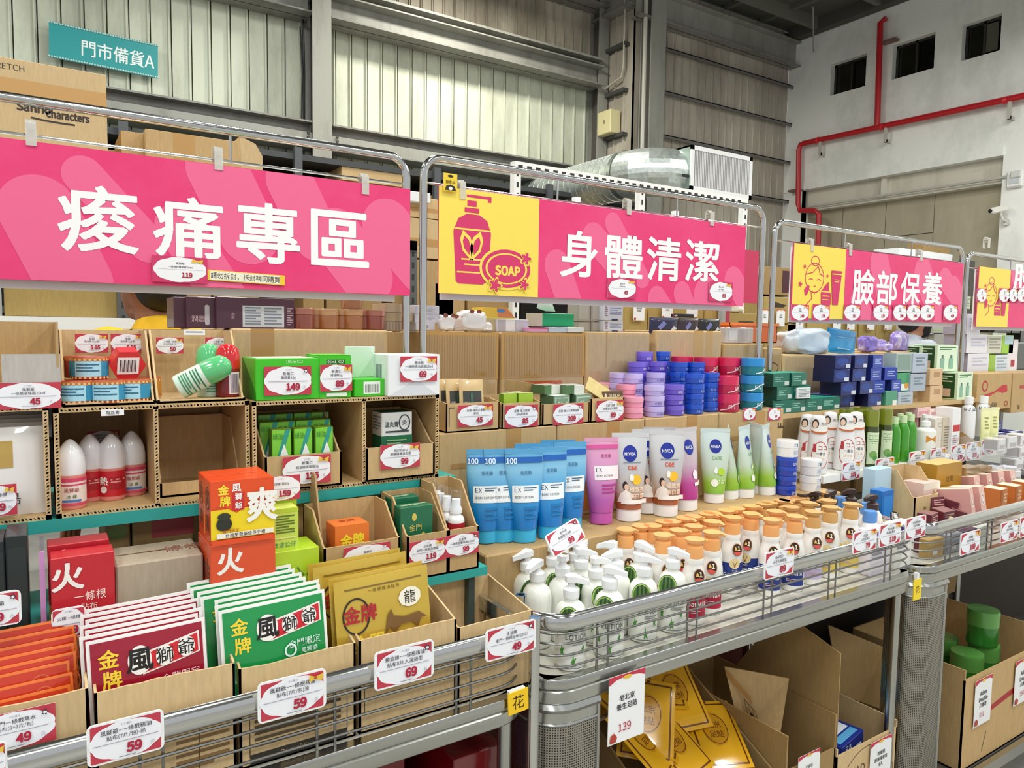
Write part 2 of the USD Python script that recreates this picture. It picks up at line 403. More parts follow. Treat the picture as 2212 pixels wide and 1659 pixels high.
# ================================================================== the hall
YB, Y2, XR, XW, ZR, ZF = 9.0, 8.2, 7.32, 10.8, 6.45, -0.28
def struct(name, label):
    return thing(name, label, None, kind='structure')
SHEET = stained('d3d7c4', 'b3b6a4', 0.9, 0.5, 0.5)
SHEETU = stained('b9b1a0', '8a8172', 1.1, 0.6, 0.6)
SHEET2 = stained('c6bfb0', '9f978a', 1.0, 0.7, 0.6)
IRON = stained('9c9c94', '86857d', 1.5, 0.5, 0.5)
IROND = stained('8f8e88', '76746e', 1.5, 0.5, 0.5)
PLASTER = stained('f0f1ec', 'e0e2dc', 0.8, 0.35, 0.75, (1, 1, 0.6))
fl = struct('floor', 'grey concrete floor of the hall')
part(fl, 'slab', bxm(-6, 12, -8, 10, ZF-0.1, ZF), stained('a9a69f', '8b8983', 0.7, 0.6, 0.45, (1, 1, 1)))
wb = struct('wall_back', 'back wall of upright ribbed metal sheets between grey steel beams')
def ribbed(t, x0, x1, pitch, y, z0, z1, m, rib=0.028, gap=0.94):
    n = int(round((x1-x0)/pitch)); p = (x1-x0)/n
    for i in range(n):
        a = x0+i*p
        prof = [(a, y), (a+p*0.76, y), (a+p*0.81, y-rib), (a+p*0.87, y-rib), (a+p*0.92, y), (a+p*gap, y), (a+p*gap, y+0.02), (a, y+0.02)]
        mm = trimesh.creation.extrude_polygon(Polygon(prof), z1-z0, engine='earcut'); mm.apply_translation([0, 0, z0])
        part(t, 'panel', mm, m, smooth=False)
def ribx(t, y0, y1, pitch, x, z0, z1, m, rib=0.028):
    n = int(round((y1-y0)/pitch)); p = (y1-y0)/n
    for i in range(n):
        a = y0+i*p
        prof = [(x, a), (x, a+p*0.80), (x-rib, a+p*0.845), (x-rib, a+p*0.93), (x, a+p*0.96), (x+0.02, a+p*0.96), (x+0.02, a)]
        mm = trimesh.creation.extrude_polygon(Polygon(prof).buffer(0), z1-z0, engine='earcut'); mm.apply_translation([0, 0, z0])
        part(t, 'panel', mm, m, smooth=False)
ribbed(wb, -2.6, 7.3, 0.206, YB, 3.0, 5.32, SHEET)
ribbed(wb, -2.6, 7.3, 0.206, YB+0.03, ZF, 3.0, SHEET)
ribbed(wb, -2.6, 7.3, 0.165, YB-0.02, 5.40, 6.6, SHEETU)
part(wb, 'backing', bxm(-6, 7.4, YB+0.04, YB+0.1, ZF, 7), IROND)
ws = struct('wall_return', 'short return wall of ribbed sheets with three black shelf rails')
ribx(ws, Y2, YB, 0.2, XR, ZF, 6.6, SHEET2)
for z in (4.46, 5.09, 5.74):
    part(ws, 'rail', bxm(XR-0.10, XR, Y2+0.1, YB-0.12, z-0.05, z), mat('4a4b49', 0.5))
part(ws, 'conduit', tube([(XR-0.05, Y2+0.62, 3.2), (XR-0.05, Y2+0.62, 4.5), (XR-0.05, Y2+0.62, 5.35), (XR-0.05, Y2+0.72, 5.45), (XR-0.05, Y2+0.85, 5.45)], 0.022), mat('6e6f6b', 0.5))
part(ws, 'pipe', tube([(XR-0.09, Y2+0.85, 5.12), (XR-0.09, Y2+0.5, 5.18), (XR-0.09, Y2+0.16, 5.25), (XR-0.09, Y2+0.12, 5.4), (XR-0.09, Y2+0.12, 6.4)], 0.014), mat('c4bfb0', 0.5))
w2 = struct('wall_side', 'ribbed sheet wall with three dark horizontal rails beside the white wall')
ribbed(w2, XR, XW, 0.165, Y2, ZF, 6.6, SHEET2, 0.014)
for z in (3.82, 4.47, 5.10, 5.72):
    part(w2, 'rail', cat_([bxm(XR+0.3, XW, Y2-0.11, Y2-0.01, z-0.012, z), bxm(XR+0.3, XW, Y2-0.11, Y2-0.10, z-0.05, z)]), mat('6d6a68', 0.5))
ww = struct('wall_right', 'white plastered wall with three small windows and a wide doorway')
wpoly = sbox(-8, ZF, Y2, 6.9)
for a, b, c, d in [(7.4, 6.8, 5.38, 5.87), (6.385, 5.77, 5.355, 5.855), (5.405, 4.915, 5.34, 5.82)]:
    wpoly = wpoly.difference(sbox(b, c, a, d))
wpoly = wpoly.difference(sbox(4.79, ZF-.1, 7.85, 3.95))
for g in getattr(wpoly, 'geoms', [wpoly]):
    mm = trimesh.creation.extrude_polygon(g, 0.22, engine='earcut')
    v = mm.vertices.copy(); mm.vertices = np.column_stack([XW+v[:, 2], v[:, 0], v[:, 1]])
    part(ww, 'plaster', mm, PLASTER, smooth=False)
part(ww, 'lintel_ledge', bxm(XW-0.025, XW, 4.79, Y2, 3.95, 4.07), PLASTER)
part(ww, 'inner_beam', bxm(XW+0.12, XW+0.3, 4.79, 7.9, 3.62, 3.96), stained('cfcabb', 'b5b0a2', 1.0))
part(ww, 'stiffener', bxm(XW+0.06, XW+0.12, 6.42, 6.5, 3.62, 3.95), mat('d6d2c4', 0.6))
part(ww, 'beam_flange', bxm(XW+0.05, XW+0.3, 4.79, 7.9, 3.60, 3.635), mat('d9d6ca', 0.6))
for k, (a, b, c, d) in enumerate([(7.4, 6.8, 5.38, 5.87), (6.385, 5.77, 5.355, 5.855), (5.405, 4.915, 5.34, 5.82)]):
    wn = struct(f'window_{k+1}', ['dark sliding window nearest the corner', 'dark sliding window in the middle of the white wall', 'sliding window with a pale inner blind, farthest from the corner'][k])
    fr = 0.035
    wf = part(wn, 'frame', cat_([bxm(XW+0.1, XW+0.15, b, a, c, c+fr), bxm(XW+0.1, XW+0.15, b, a, d-fr, d), bxm(XW+0.1, XW+0.15, b, b+fr, c, d), bxm(XW+0.1, XW+0.15, a-fr, a, c, d), bxm(XW+0.1, XW+0.15, (a+b)/2-0.015, (a+b)/2+0.015, c, d)]), mat('24241f', 0.5))
    part(wf, 'pane', bxm(XW+0.12, XW+0.126, (a+b)/2, a-fr, c+fr, d-fr), mat('14140f', 0.12))
    part(wf, 'pane', bxm(XW+0.14, XW+0.146, b+fr, (a+b)/2, c+fr, d-fr), mat('060606', 0.12))
    if k == 2: part(wf, 'blind', bxm(XW+0.115, XW+0.119, b+0.08, (a+b)/2+0.02, c+0.06, d-0.05), mat('5a594c', 0.8))
dr = thing('door_1', 'wide doorway closed with flat beige panels under a steel beam', None, kind='structure')
bm = stained('b3aa93', 'a39a84', 0.6, 0.5, 0.6)
for a, b, segs in [(4.79, 5.75, [(ZF, 3.62)]), (5.76, 6.48, [(ZF, 3.05), (3.06, 3.62)]), (6.49, 7.2, [(ZF, 3.62)]), (7.21, 7.85, [(ZF, 2.8), (2.81, 3.62)])]:
    for z0, z1 in segs: part(dr, 'panel', bxm(XW+0.20, XW+0.22, a, b, z0, z1), bm)
part(dr, 'backing', bxm(XW+0.225, XW+0.25, 4.7, 7.95, ZF, 3.98), mat('6d6758', 0.8))
part(dr, 'post', bxm(XW+0.02, XW+0.15, 7.85, 8.15, ZF, 3.95), mat('8d8d86', 0.6))
# roof
rf = struct('ceiling', 'dark underside of the sheet roof carried on steel purlins')
part(rf, 'roof_sheet', bxm(-6, XW+0.3, -8, YB+0.2, 6.62, 6.68), mat('55564e', 0.8))
for i in range(9):
    part(rf, 'purlin', bxm(XR+0.2 if i > 6 else -6, XW, 0.2+i*1.05, 0.27+i*1.05, 6.44, 6.62), mat('6d6e64', 0.7))
for i in range(3):
    part(rf, 'rafter', bxm(8.2+i*0.85, 8.28+i*0.85, -2, 8.1, 6.55, 6.62), mat('5f6057', 0.7))
part(rf, 'rafter', bxm(XW-0.18, XW-0.02, -3, 8.1, 6.42, 6.62), mat('4d4c46', 0.7))
part(rf, 'hanger_rod', rod((10.0, 7.2, 6.5), (10.75, 7.7, 6.15), 0.012), mat('9a988e', 0.5))
# steel frame
def hcol(name, x0, x1, yf, yb, label, w=0.012):
    t = struct(name, label)
    part(t, 'front_flange', bxm(x0, x1, yf, yf+0.02, ZF, 6.62), IRON)
    part(t, 'back_flange', bxm(x0, x1, yb-0.02, yb, ZF, 6.62), IRON)
    part(t, 'web', bxm((x0+x1)/2-w/2, (x0+x1)/2+w/2, yf+0.02, yb-0.02, ZF, 6.62), mat('57534e', 0.6))
    return t
c1 = hcol('column_back', UY(676, 300, 8.55)[0], UY(717, 300, 8.55)[0], 8.55, 8.98, 'broad grey steel column on the back wall')
part(c1, 'cable', tube([(2.72, 8.86, 5.25), (2.735, 8.86, 4.6), (2.73, 8.86, 4.0)], 0.012), BLACK)
part(c1, 'cable', tube([(2.70, 8.9, 5.1), (2.72, 8.88, 4.6), (2.71, 8.9, 4.0)], 0.008), BLACK)
hcol('column_corner', XR-0.22, XR-0.04, 8.72, 8.98, 'narrow steel column where the back wall ends')
c3 = hcol('column_side', 7.42, 7.70, 7.95, 8.18, 'pale steel column at the front of the return wall')
part(c3, 'side_pipe', rod((7.36, 8.02, ZF), (7.36, 8.02, 6.6), 0.03), mat('c4c2b6', 0.5))
def hbeam(name, x0, x1, yf, yb, z0, z1, label, mw=None):
    t = struct(name, label)
    part(t, 'bottom_flange', bxm(x0, x1, yf, yb, z0, z0+0.018), IROND)
    part(t, 'top_flange', bxm(x0, x1, yf, yb, z1-0.018, z1), IRON)
    part(t, 'web', bxm(x0, x1, (yf+yb)/2, (yf+yb)/2+0.012, z0, z1), mw or IRON)
    return t
for i, (a, b) in enumerate([(-2.6, 2.76), (2.99, 7.12)]):
    hbeam('beam_upper', a, b, 8.60, 8.95, 5.17, 5.45, ['upper beam of the left bay of the back wall', 'sunlit looking upper beam of the middle bay of the back wall'][i])
    t = struct('beam_middle', ['middle beam of the left bay of the back wall', 'middle beam of the middle bay, above the stock racks'][i])
    part(t, 'top_flange', bxm(a, b, 8.58, 8.95, 3.925, 3.945), IROND)
    part(t, 'upper_web', bxm(a, b, 8.72, 8.74, 3.82, 3.925), IROND)
    part(t, 'lower_web', bxm(a, b, 8.62, 8.64, 3.68, 3.82), IRON)
    part(t, 'bottom_flange', bxm(a, b, 8.60, 8.95, 3.665, 3.68), IROND)
    for k in range(2):
        for q in range(3): part(t, 'bolt', mv(trimesh.creation.cylinder(0.016, 0.02, sections=8), (a+0.06 if k == 0 else b-0.06), 8.61, 3.71+q*0.05, rx=90), mat('4b4a46', 0.5))
    t2 = struct('beam_ledge', ['thin ledge above the upper beam, left bay', 'thin bright ledge above the upper beam, middle bay'][i])
    part(t2, 'angle', bxm(a, b, 8.62, 8.97, 5.53, 5.56), IRON)
    t3 = struct('beam_pipe', ['grey pipe run under the middle beam, left bay', 'grey pipe run under the middle beam, middle bay'][i])
    part(t3, 'pipe', rod((a, 8.7, 3.42), (b, 8.7, 3.42), 0.045), mat('8f918b', 0.5))
hbeam('beam_top', XR-0.1, XW, 7.96, 8.18, 6.0, 6.4, 'eaves beam along the top of the side wall')
hbeam('beam_eaves', -2.6, XR, 8.62, 8.98, 6.32, 6.6, 'eaves beam along the top of the back wall')
t = struct('beam_tie', 'short tie beam across the return wall')
part(t, 'web', bxm(XR-0.1, XR+0.05, Y2-0.1, YB, 6.2, 6.5), IRON)
part(t, 'flange', bxm(XR-0.2, XR+0.1, Y2-0.1, YB, 6.18, 6.2), IROND)
# yellow electric box, duct, red pipes
t = thing('electric_box', 'cream electric junction box standing on the lowest black rail of the return wall', 'electric box', (XR-0.12, 8.58, 4.46))
part(t, 'case', rbox(0.2, 0.3, 0.34, 0.01), mat('e3d9a8', 0.5))
part(t, 'latch', bxm(-0.108, -0.1, -0.02, 0.0, 0.15, 0.2), mat('8a8468', 0.4))
t = thing('fire_pipe', 'red fire water pipe run along the white wall above the doorway', 'pipe', (XW-0.12, 0, 0))
RED = mat('b81a24', 0.35)
part(t, 'main', tube([(0, -2, 4.60), (0, 4.6, 4.635), (0, 7.78, 4.69)], 0.042, 10), RED)
part(t, 'riser', tube([(0, 6.5, 4.67), (0, 6.53, 6.2), (0, 6.44, 6.24)], 0.042, 10), RED)
part(t, 'drop', tube([(0, 7.7, 4.69), (0, 7.82, 4.68), (0, 7.85, 4.6), (0, 7.82, 3.72), (0, 7.78, 3.6), (0, 7.5, 3.56), (0, 7.42, 3.5), (0, 7.4, 2.2)], 0.042, 10), RED)
for y, z in [(4.75, 4.63), (6.42, 4.66), (7.5, 4.685)]: part(t, 'coupling', mv(trimesh.creation.cylinder(0.05, 0.05, sections=14), 0, y, z, rx=90), mat('cf2a34', 0.3))
for y, z in [(4.7, 4.63), (6.36, 4.67), (7.45, 4.69)]:
    part(t, 'bracket', cat_([bxm(-0.01, 0.12, y-0.02, y+0.02, z-0.25, z-0.21), bxm(-0.02, 0.02, y-0.02, y+0.02, z-0.25, z-0.03)]), mat('b9b6ac', 0.5))
for y, z in [(6.4, 5.9), (7.92, 3.95)]: part(t, 'clamp', bxm(-0.02, 0.1, y-0.12, y+0.1, z-0.015, z+0.015), mat('77584f', 0.5))
t = thing('spiral_duct', 'round galvanized spiral duct with a square white grille on its end', 'air duct', (0, 0, 0))
dx, dz, dr_ = 6.10, 3.46, 0.285
body = lathe([(dr_, 0), (dr_, 2.07)], 36)
part(t, 'pipe', mv(body, dx, 8.95, dz, rx=90), GALV, smooth=True)
for i in range(17):
    y = 6.95+i*0.12
    a = np.linspace(0, 2*np.pi, 32, endpoint=False)
    part(t, 'seam', tube(np.column_stack([dx+(dr_+0.001)*np.cos(a), y+0.07*a/(2*np.pi), dz+(dr_+0.001)*np.sin(a)]), 0.006, 5, closed=False), mat('e2e6e2', 0.25, 0.9))
# elbow of straight segments turning from -y to +x
segs = []
cx, cy = dx+0.36, 6.88
prev = None
for j in range(5):
    th = math.radians(180 + 22.5*j)
    c = np.array([cx+0.36*math.cos(th), cy+0.36*math.sin(th), dz])
    rad = np.array([math.cos(th), math.sin(th), 0]); b = np.linspace(0, 2*np.pi, 32, endpoint=False)
    ring = c + dr_*(np.cos(b)[:, None]*rad + np.sin(b)[:, None]*np.array([0, 0, 1.0]))
    if prev is not None:
        v = np.vstack([prev, ring]); f = []
        for q in range(32):
            A, B = q, (q+1) % 32
            f += [(A, B, B+32), (A, B+32, A+32)]
        segs.append(trimesh.Trimesh(v, f, process=False))
        part(t, 'elbow_gore', segs[-1], GALV, smooth=False)
    prev = ring
part(t, 'collar', mv(lathe([(dr_+0.012, 0), (dr_+0.012, 0.06)], 36), dx, 6.95, dz, rx=90), mat('cfd6d3', 0.25, 0.9), smooth=True)
gx0, gx1 = 6.46, 7.54
gy = 6.22
part(t, 'plenum', cat_([bxm(gx0, gx1, gy, gy+0.5, 3.22, 3.24), bxm(gx0, gx1, gy, gy+0.5, 3.72, 3.74), bxm(gx0, gx0+0.02, gy, gy+0.5, 3.22, 3.74), bxm(gx1-0.02, gx1, gy, gy+0.5, 3.22, 3.74), bxm(gx0, gx1, gy+0.48, gy+0.5, 3.22, 3.74)]), mat('a9b9b2', 0.35, 0.7))
part(t, 'grille_frame', cat_([bxm(gx0, gx1, gy-0.02, gy, 3.22, 3.27), bxm(gx0, gx1, gy-0.02, gy, 3.69, 3.74), bxm(gx0, gx0+0.05, gy-0.02, gy, 3.22, 3.74), bxm(gx1-0.05, gx1, gy-0.02, gy, 3.22, 3.74)]), mat('f2f3f2', 0.4))
for i in range(36):
    x = gx0+0.06+i*(gx1-gx0-0.12)/35
    part(t, 'louver', bxm(x-0.007, x+0.007, gy-0.01, gy+0.02, 3.27, 3.69), mat('d9d9d8', 0.4))
part(t, 'handle', bxm(gx0-0.12, gx0-0.02, gy-0.02, gy, 3.36, 3.39), BLACK)
t = thing('security_camera', 'white bullet security camera on the white wall at the right edge', 'security camera', (XW-0.02, 4.7, 3.19))
part(t, 'base', mv(trimesh.creation.cylinder(0.05, 0.04, sections=16), 0, 0, -0.12, ry=90), mat('d8d6ce', 0.4))
part(t, 'arm', tube([(0, 0, -0.12), (-0.1, 0, -0.1), (-0.12, 0.02, -0.02)], 0.015), mat('d8d6ce', 0.4))
part(t, 'body', mv(rbox(0.22, 0.08, 0.08, 0.015), -0.14, 0.03, -0.01, rz=-35, ry=-12), mat('dedcd4', 0.35))
part(t, 'lens', mv(trimesh.creation.cylinder(0.026, 0.03, sections=14), -0.24, 0.09, 0.01, ry=90, rz=-35), BLACK)
t = thing('emergency_light', 'white emergency lamp on the white wall above the security camera', 'lamp', (XW-0.03, 4.62, 3.5))
part(t, 'case', rbox(0.06, 0.2, 0.22, 0.02), mat('e9e9e6', 0.4))
part(t, 'lens', bxm(-0.036, -0.031, -0.06, 0.06, 0.05, 0.17), mat('c6cace', 0.2))
t = thing('wall_conduit', 'thin steel conduit along the doorway beam', 'conduit', (0, 0, 0))
part(t, 'pipe', rod((XW-0.01, 4.6, 3.66), (XW-0.01, 7.7, 3.66), 0.02), mat('bab8b0', 0.4))
part(t, 'box', mv(rbox(0.08, 0.12, 0.09, 0.01), XW-0.04, 4.6, 3.62), mat('cfcfca', 0.4))

# teal hanging sign on the back wall (its mascot is left out)
t = thing('hanging_sign', 'teal plastic sign with white lettering hung on the left of the back wall', 'sign', (0.66, 8.9, 4.21), ry=1.2)
SW, SH = 0.99, 0.355
part(t, 'board', bxm(-SW/2, SW/2, -0.008, 0.0, 0, SH), mat('219a9c', 0.45))
front(t, SW, SH, [('t', 'f2f7f5', '門市備貨A', 0.625, 0.46, 0.46, 0.68, 0.02)], -0.008)
part(t, 'lace', cat_([mv(trimesh.creation.icosphere(0, 0.012), -SW/2+i*SW/42, -0.01, zz) for i in range(43) for zz in (0.012, SH-0.012)]), mat('bfe3df', 0.4))

# ================================================================== display carts
B, S, FLOOR = 1.265, 1.95, 0.768
def wire(path, r): return tube(path, r, 6)
def cart(x0, x1, label, mid=True, yb=1.935, flat_shelf=True, perf_l=True, perf_r=False, z=0.0):
    t = thing('display_cart', label, 'display cart', (0, 0, z))
    cp = corner_path(x0, x1, B, yb, 0.085)
    lp = corner_path(x0+0.004, x1-0.004, B+0.004, yb, 0.082)
    part(t, 'upper_rail', hsweep(cp, [(-0.014, 0.882), (-0.006, 0.876), (0.0, 0.88), (0.003, 0.889), (0.0035, 0.898), (0.002, 0.907), (-0.002, 0.914), (-0.008, 0.917), (-0.014, 0.914)]), CHROME, smooth=40)
    part(t, 'lower_rail', cat_([hsweep(cp, [(-0.02, 0.745), (0.004, 0.745), (0.006, 0.75), (0.006, 0.764), (0.003, 0.768), (-0.02, 0.768)]), hsweep(cp, [(-0.02, 0.708), (0.0, 0.708), (0.004, 0.713), (0.004, 0.738), (0, 0.742), (-0.02, 0.742)])]), CHROME2, smooth=40)
    part(t, 'rail_cap', hsweep(cp, [(-0.02, 0.742), (-0.003, 0.742), (-0.003, 0.746), (-0.02, 0.746)]), mat('6b6b66', 0.4, 1.0), smooth=False)
    for zz in (0.872, 0.848, 0.821, 0.794):
        part(t, 'wire', wire([(p[0], p[1], zz) for p in lp], 0.0028), WIREM)
    n = 5
    for i in range(n):
        xm = x0+0.17+(x1-x0-0.34)*i/(n-1)
        for dx_ in (-0.017, 0.017):
            part(t, 'upright_wire', rod((xm+dx_, B+0.008, 0.768), (xm+dx_, B+0.008, 0.88), 0.0028, 6), WIREM)
    for yy in (B+0.2, B+0.45):
        for xx in (x0+0.006, x1-0.006):
            part(t, 'upright_wire', rod((xx, yy, 0.768), (xx, yy, 0.88), 0.0028, 6), WIREM)
    part(t, 'shelf_panel', bxm(x0+0.02, x1-0.02, B+0.02, yb, 0.748, FLOOR), mat('cbc8bd', 0.4))
    part(t, 'lower_shelf', bxm(x0+0.02, x1-0.02, B+0.03, yb, -0.125, -0.10), mat('8c8a84', 0.35, 0.8))
    part(t, 'lower_shelf_rail', hsweep(cp, [(-0.02, -0.14), (0.0, -0.14), (0.0, -0.095), (-0.02, -0.095)]), CHROME2, smooth=40)
    for side, xx in ((-1, x0), (1, x1)):
        if (side == -1 and perf_l) or (side == 1 and perf_r):
            a = np.linspace(math.pi, 1.5*math.pi, 10) if side == -1 else np.linspace(2*math.pi, 1.5*math.pi, 10)
            ccx = xx - side*0.085
            path = [(xx, B+0.125)] + [(ccx+0.085*math.cos(q), B+0.085+0.085*math.sin(q)) for q in a] + [(xx-side*0.155, B)]
            P = np.asarray(path); L = np.concatenate([[0], np.cumsum(np.linalg.norm(np.diff(P, axis=0), axis=1))])
            v = np.vstack([np.column_stack([P, np.full(len(P), -0.095)]), np.column_stack([P, np.full(len(P), 0.66)])])
            uv = np.vstack([np.column_stack([L, np.full(len(P), -0.095)]), np.column_stack([L, np.full(len(P), 0.66)])])
            f = []
            for q in range(len(P)-1): f += [(q, q+1, q+1+len(P)), (q, q+1+len(P), q+len(P))]
            if side == 1: f = [g[::-1] for g in f]
            pr = usdkit.mesh(stage, numbered(f'{t.GetPath()}/perforated_guard'), trimesh.Trimesh(v, f, process=False), PERF, smooth=True, uv=uv)
            part(t, 'guard_rim', cat_([tube([(p[0], p[1], 0.66) for p in path], 0.004, 6), tube([(p[0], p[1], 0.70) for p in path], 0.012, 6), rod((*path[-1], -0.095), (*path[-1], 0.705), 0.005)]), CHROME2)
            solid_ = [(p[0], p[1]) for p in path]
            vv = np.vstack([np.column_stack([P, np.full(len(P), 0.66)]), np.column_stack([P, np.full(len(P), 0.71)])])
            part(t, 'guard_top', trimesh.Trimesh(vv, f, process=False), CHROME2, smooth=True)
    for xx in (x0+0.045, x1-0.045):
        part(t, 'corner_post', rod((xx, B+0.045, ZF+0.08), (xx, B+0.045, 0.74), 0.016, 12), CHROME2)
        part(t, 'back_post', rod((xx, yb-0.03, ZF+0.08), (xx, yb-0.03, 0.95), 0.016, 12), CHROME2)
        for yy in (B+0.06, yb-0.05):
            part(t, 'caster', mv(trimesh.creation.cylinder(0.04, 0.03, sections=16), xx, yy, ZF+0.04, ry=90), BLACK)
    # side rail sockets
    part(t, 'socket', mv(lathe([(0.009, -0.04), (0.013, -0.04), (0.013, 0.022), (0.008, 0.022), (0.008, -0.03)], 14), x0+0.012, B+0.115, 0.915), CHROME)
    return t
CX = [(-0.615, 0.885), (0.915, 2.44), (2.475, 4.0), (4.03, 5.56)]
t1 = cart(*CX[0], 'chrome display cart nearest the camera holding medicated plasters in cartons', perf_l=False)
part(t1, 'end_post', rod((CX[0][1]+0.002, B+0.002, ZF+0.08), (CX[0][1]+0.002, B+0.002, 0.93), 0.0125, 12), CHROME)
t2 = cart(*CX[1], 'chrome display cart full of lotion bottles under the body wash banner')
t3 = cart(*CX[2], 'chrome display cart under the face care banner')
t4 = cart(*CX[3], 'chrome display cart cut off by the right edge of the picture')

def sign_frame(x0, x1, ztop, label, base=0.75):
    t = thing('sign_frame', label, 'sign frame', ((x0+x1)/2, S, base))
    w, h = (x1-x0)/2, ztop-base
    r = 0.055
    a = np.linspace(0, math.pi/2, 7)
    pts = [(-w, 0, 0), (-w, 0, h-r)] + [(-w+r-r*math.cos(q), 0, h-r+r*math.sin(q)) for q in a[1:]] + [(w-r+r*math.sin(q), 0, h-r+r*math.cos(q)) for q in a] + [(w, 0, 0)]
    part(t, 'tube', tube(pts, 0.0115, 12), CHROME, smooth=True)
    part(t, 'wire_rail', rod((-w, 0, h-0.075), (w, 0, h-0.075), 0.0035), CHROME)
    for q in (-0.36, 0.36): part(t, 'strut', rod((q*w*1.0, 0, h-0.075), (q*w, 0, h), 0.003), CHROME)
    return t
FX = [(-0.60, 0.893), (0.947, 2.447), (2.520, 4.022), (4.075, 5.58)]
FZ = [2.035, 2.048, 2.006, 1.985]
for (a, b), zt, n in zip(FX, FZ, ['sore muscle', 'body wash', 'face care', 'farthest face care']):
    sign_frame(a, b, zt, f'chrome tube frame carrying the {n} banner')
PINK = stained('ee4b83', 'e93c77', 3.0, 0.8, 0.4, (1, 1, 1))
PINKL, YEL = mat('f26796', 0.4), mat('fbe05c', 0.4)
MAG = mat('d8336b', 0.4)
def blobs(x0, x1, z0, z1, seed):
    rng = np.random.default_rng(seed)
    bb = sbox(x0, z0, x1, z1)
    out = []
    for i in range(7):
        cx, cz, r = x0+(x1-x0)*(i+0.5)/7+rng.uniform(-.05, .05), rng.uniform(z0, z1), rng.uniform(0.05, 0.11)
        s = LineString([(cx, cz), (cx+rng.uniform(.06, .14), cz-rng.uniform(.08, .2))]).buffer(r*0.7)
        out.append(s.intersection(bb))
    return union_all(out)
def banner(label, x0, x1, z0, z1, split, y=S-0.018, seed=1):
    t = thing('banner', label, 'banner', (0, y, 0))
    part(t, 'board', bxm(x0, x1, 0.0, 0.005, z0, z1), PINK)
    part(t, 'backing_board', bxm(x0+0.02, x1-0.035, 0.026, 0.032, z0-0.018, z1-0.01), mat('eef0f4', 0.5))
    part(t, 'tinted_shapes', flat(blobs(split, x1, z0+.001, z1-.001, seed), (0, 0, 0), (1, 0, 0), (0, 0, 1), 0.0005), PINKL, smooth=False)
    part(t, 'yellow_panel', bxm(x0, split, -0.0008, 0.0, z0, z1), YEL)
    return t
def big(t, chars, boxes, y=S-0.018, bold=0.035):
    for ch, (xl, yt, xr, yb) in zip(chars, boxes):
        a, b_, c_, d = rect(xl, yt, xr, yb, y)
        g = text_at(ch, (a+b_)/2, (c_+d)/2, 1, wh=(b_-a, d-c_), bold=bold, px=160)
        part(t, 'character', flat(g, (0, 0, 0), (1, 0, 0), (0, 0, 1), 0.0014), mat('fbfcfd', 0.45), smooth=False)
def icon(t, o, W, H, items): paint(t, (o[0], -0.001, o[1]), (1, 0, 0), (0, 0, 1), W, H, items, lift=0.0004)
b1 = banner('big pink banner with four white characters, nearest the camera', -0.43, 0.897, 1.645, 1.945, -0.11, seed=4)
big(b1, '痠痛專區', [(124, 392, 298, 540), (330, 418, 482, 552), (510, 432, 648, 565), (671, 450, 797, 572)])
b2 = banner('pink banner with yellow panel showing a pump bottle and soap', 0.988, 2.325, 1.656, 1.965, 1.343, seed=6)
big(b2, '身體清潔', [(1210, 494, 1290, 597), (1306, 503, 1388, 600), (1397, 508, 1471, 605), (1480, 516, 1553, 607)])
leaf = lambda cx, cz, s, m: ('p', 'fbe05c', [(cx+m*s*(0.0), cz-s*1.6), (cx+m*s*0.9, cz-s*0.6), (cx+m*s*1.2, cz+s*0.6), (cx+m*s*0.9, cz+s*1.6), (cx+m*s*0.1, cz+s*0.9), (cx-m*s*0.25, cz-s*0.2)])
leaf2 = lambda cx, cz, s, m: ('p', 'd8336b', [(cx+m*s*(0.1), cz-s*1.2), (cx+m*s*0.75, cz-s*0.4), (cx+m*s*0.95, cz+s*0.5), (cx+m*s*0.75, cz+s*1.2), (cx+m*s*0.2, cz+s*0.7), (cx-m*s*0.05, cz-s*0.2)])
icon(b2, (0.988, 1.656), 0.355, 0.309, [('p', 'd8336b', [(.16, .12), (.135, .6), (.18, .72), (.26, .77), (.38, .77), (.46, .72), (.50, .6), (.475, .2), (.45, .12), (.42, .1), (.19, .1)]), ('r', 'd8336b', .24, .785, .38, .83), ('r', 'd8336b', .265, .845, .355, .90), ('p', 'd8336b', [(.26, .93), (.26, .955), (.50, .955), (.50, .90), (.465, .90), (.465, .93)]),
    ('r', 'fbe05c', .15, .615, .49, .632), ('r', 'fbe05c', .21, .33, .45, .345), ('r', 'fbe05c', .24, .28, .44, .295), ('r', 'fbe05c', .17, .205, .45, .22), leaf(.315, .47, .09, 1), leaf(.305, .47, .09, -1), leaf2(.325, .47, .075, 1), leaf2(.295, .47, .075, -1),
    ('e', 'fbe05c', .66, .27, .275, .215), ('e', 'd8336b', .66, .27, .25, .19), ('e', 'fbe05c', .66, .27, .215, .155), ('e', 'd8336b', .66, .27, .195, .14), ('t', 'fbe05c', 'SOAP', .67, .25, .1, .33, .05),
    ('f', 'fbe05c', .86, .385, .085), ('f', 'd8336b', .86, .385, .065), ('f', 'fbe05c', .54, .10, .09), ('f', 'd8336b', .54, .10, .07), ('f', 'fbe05c', .84, .12, .08), ('f', 'd8336b', .84, .12, .06)])
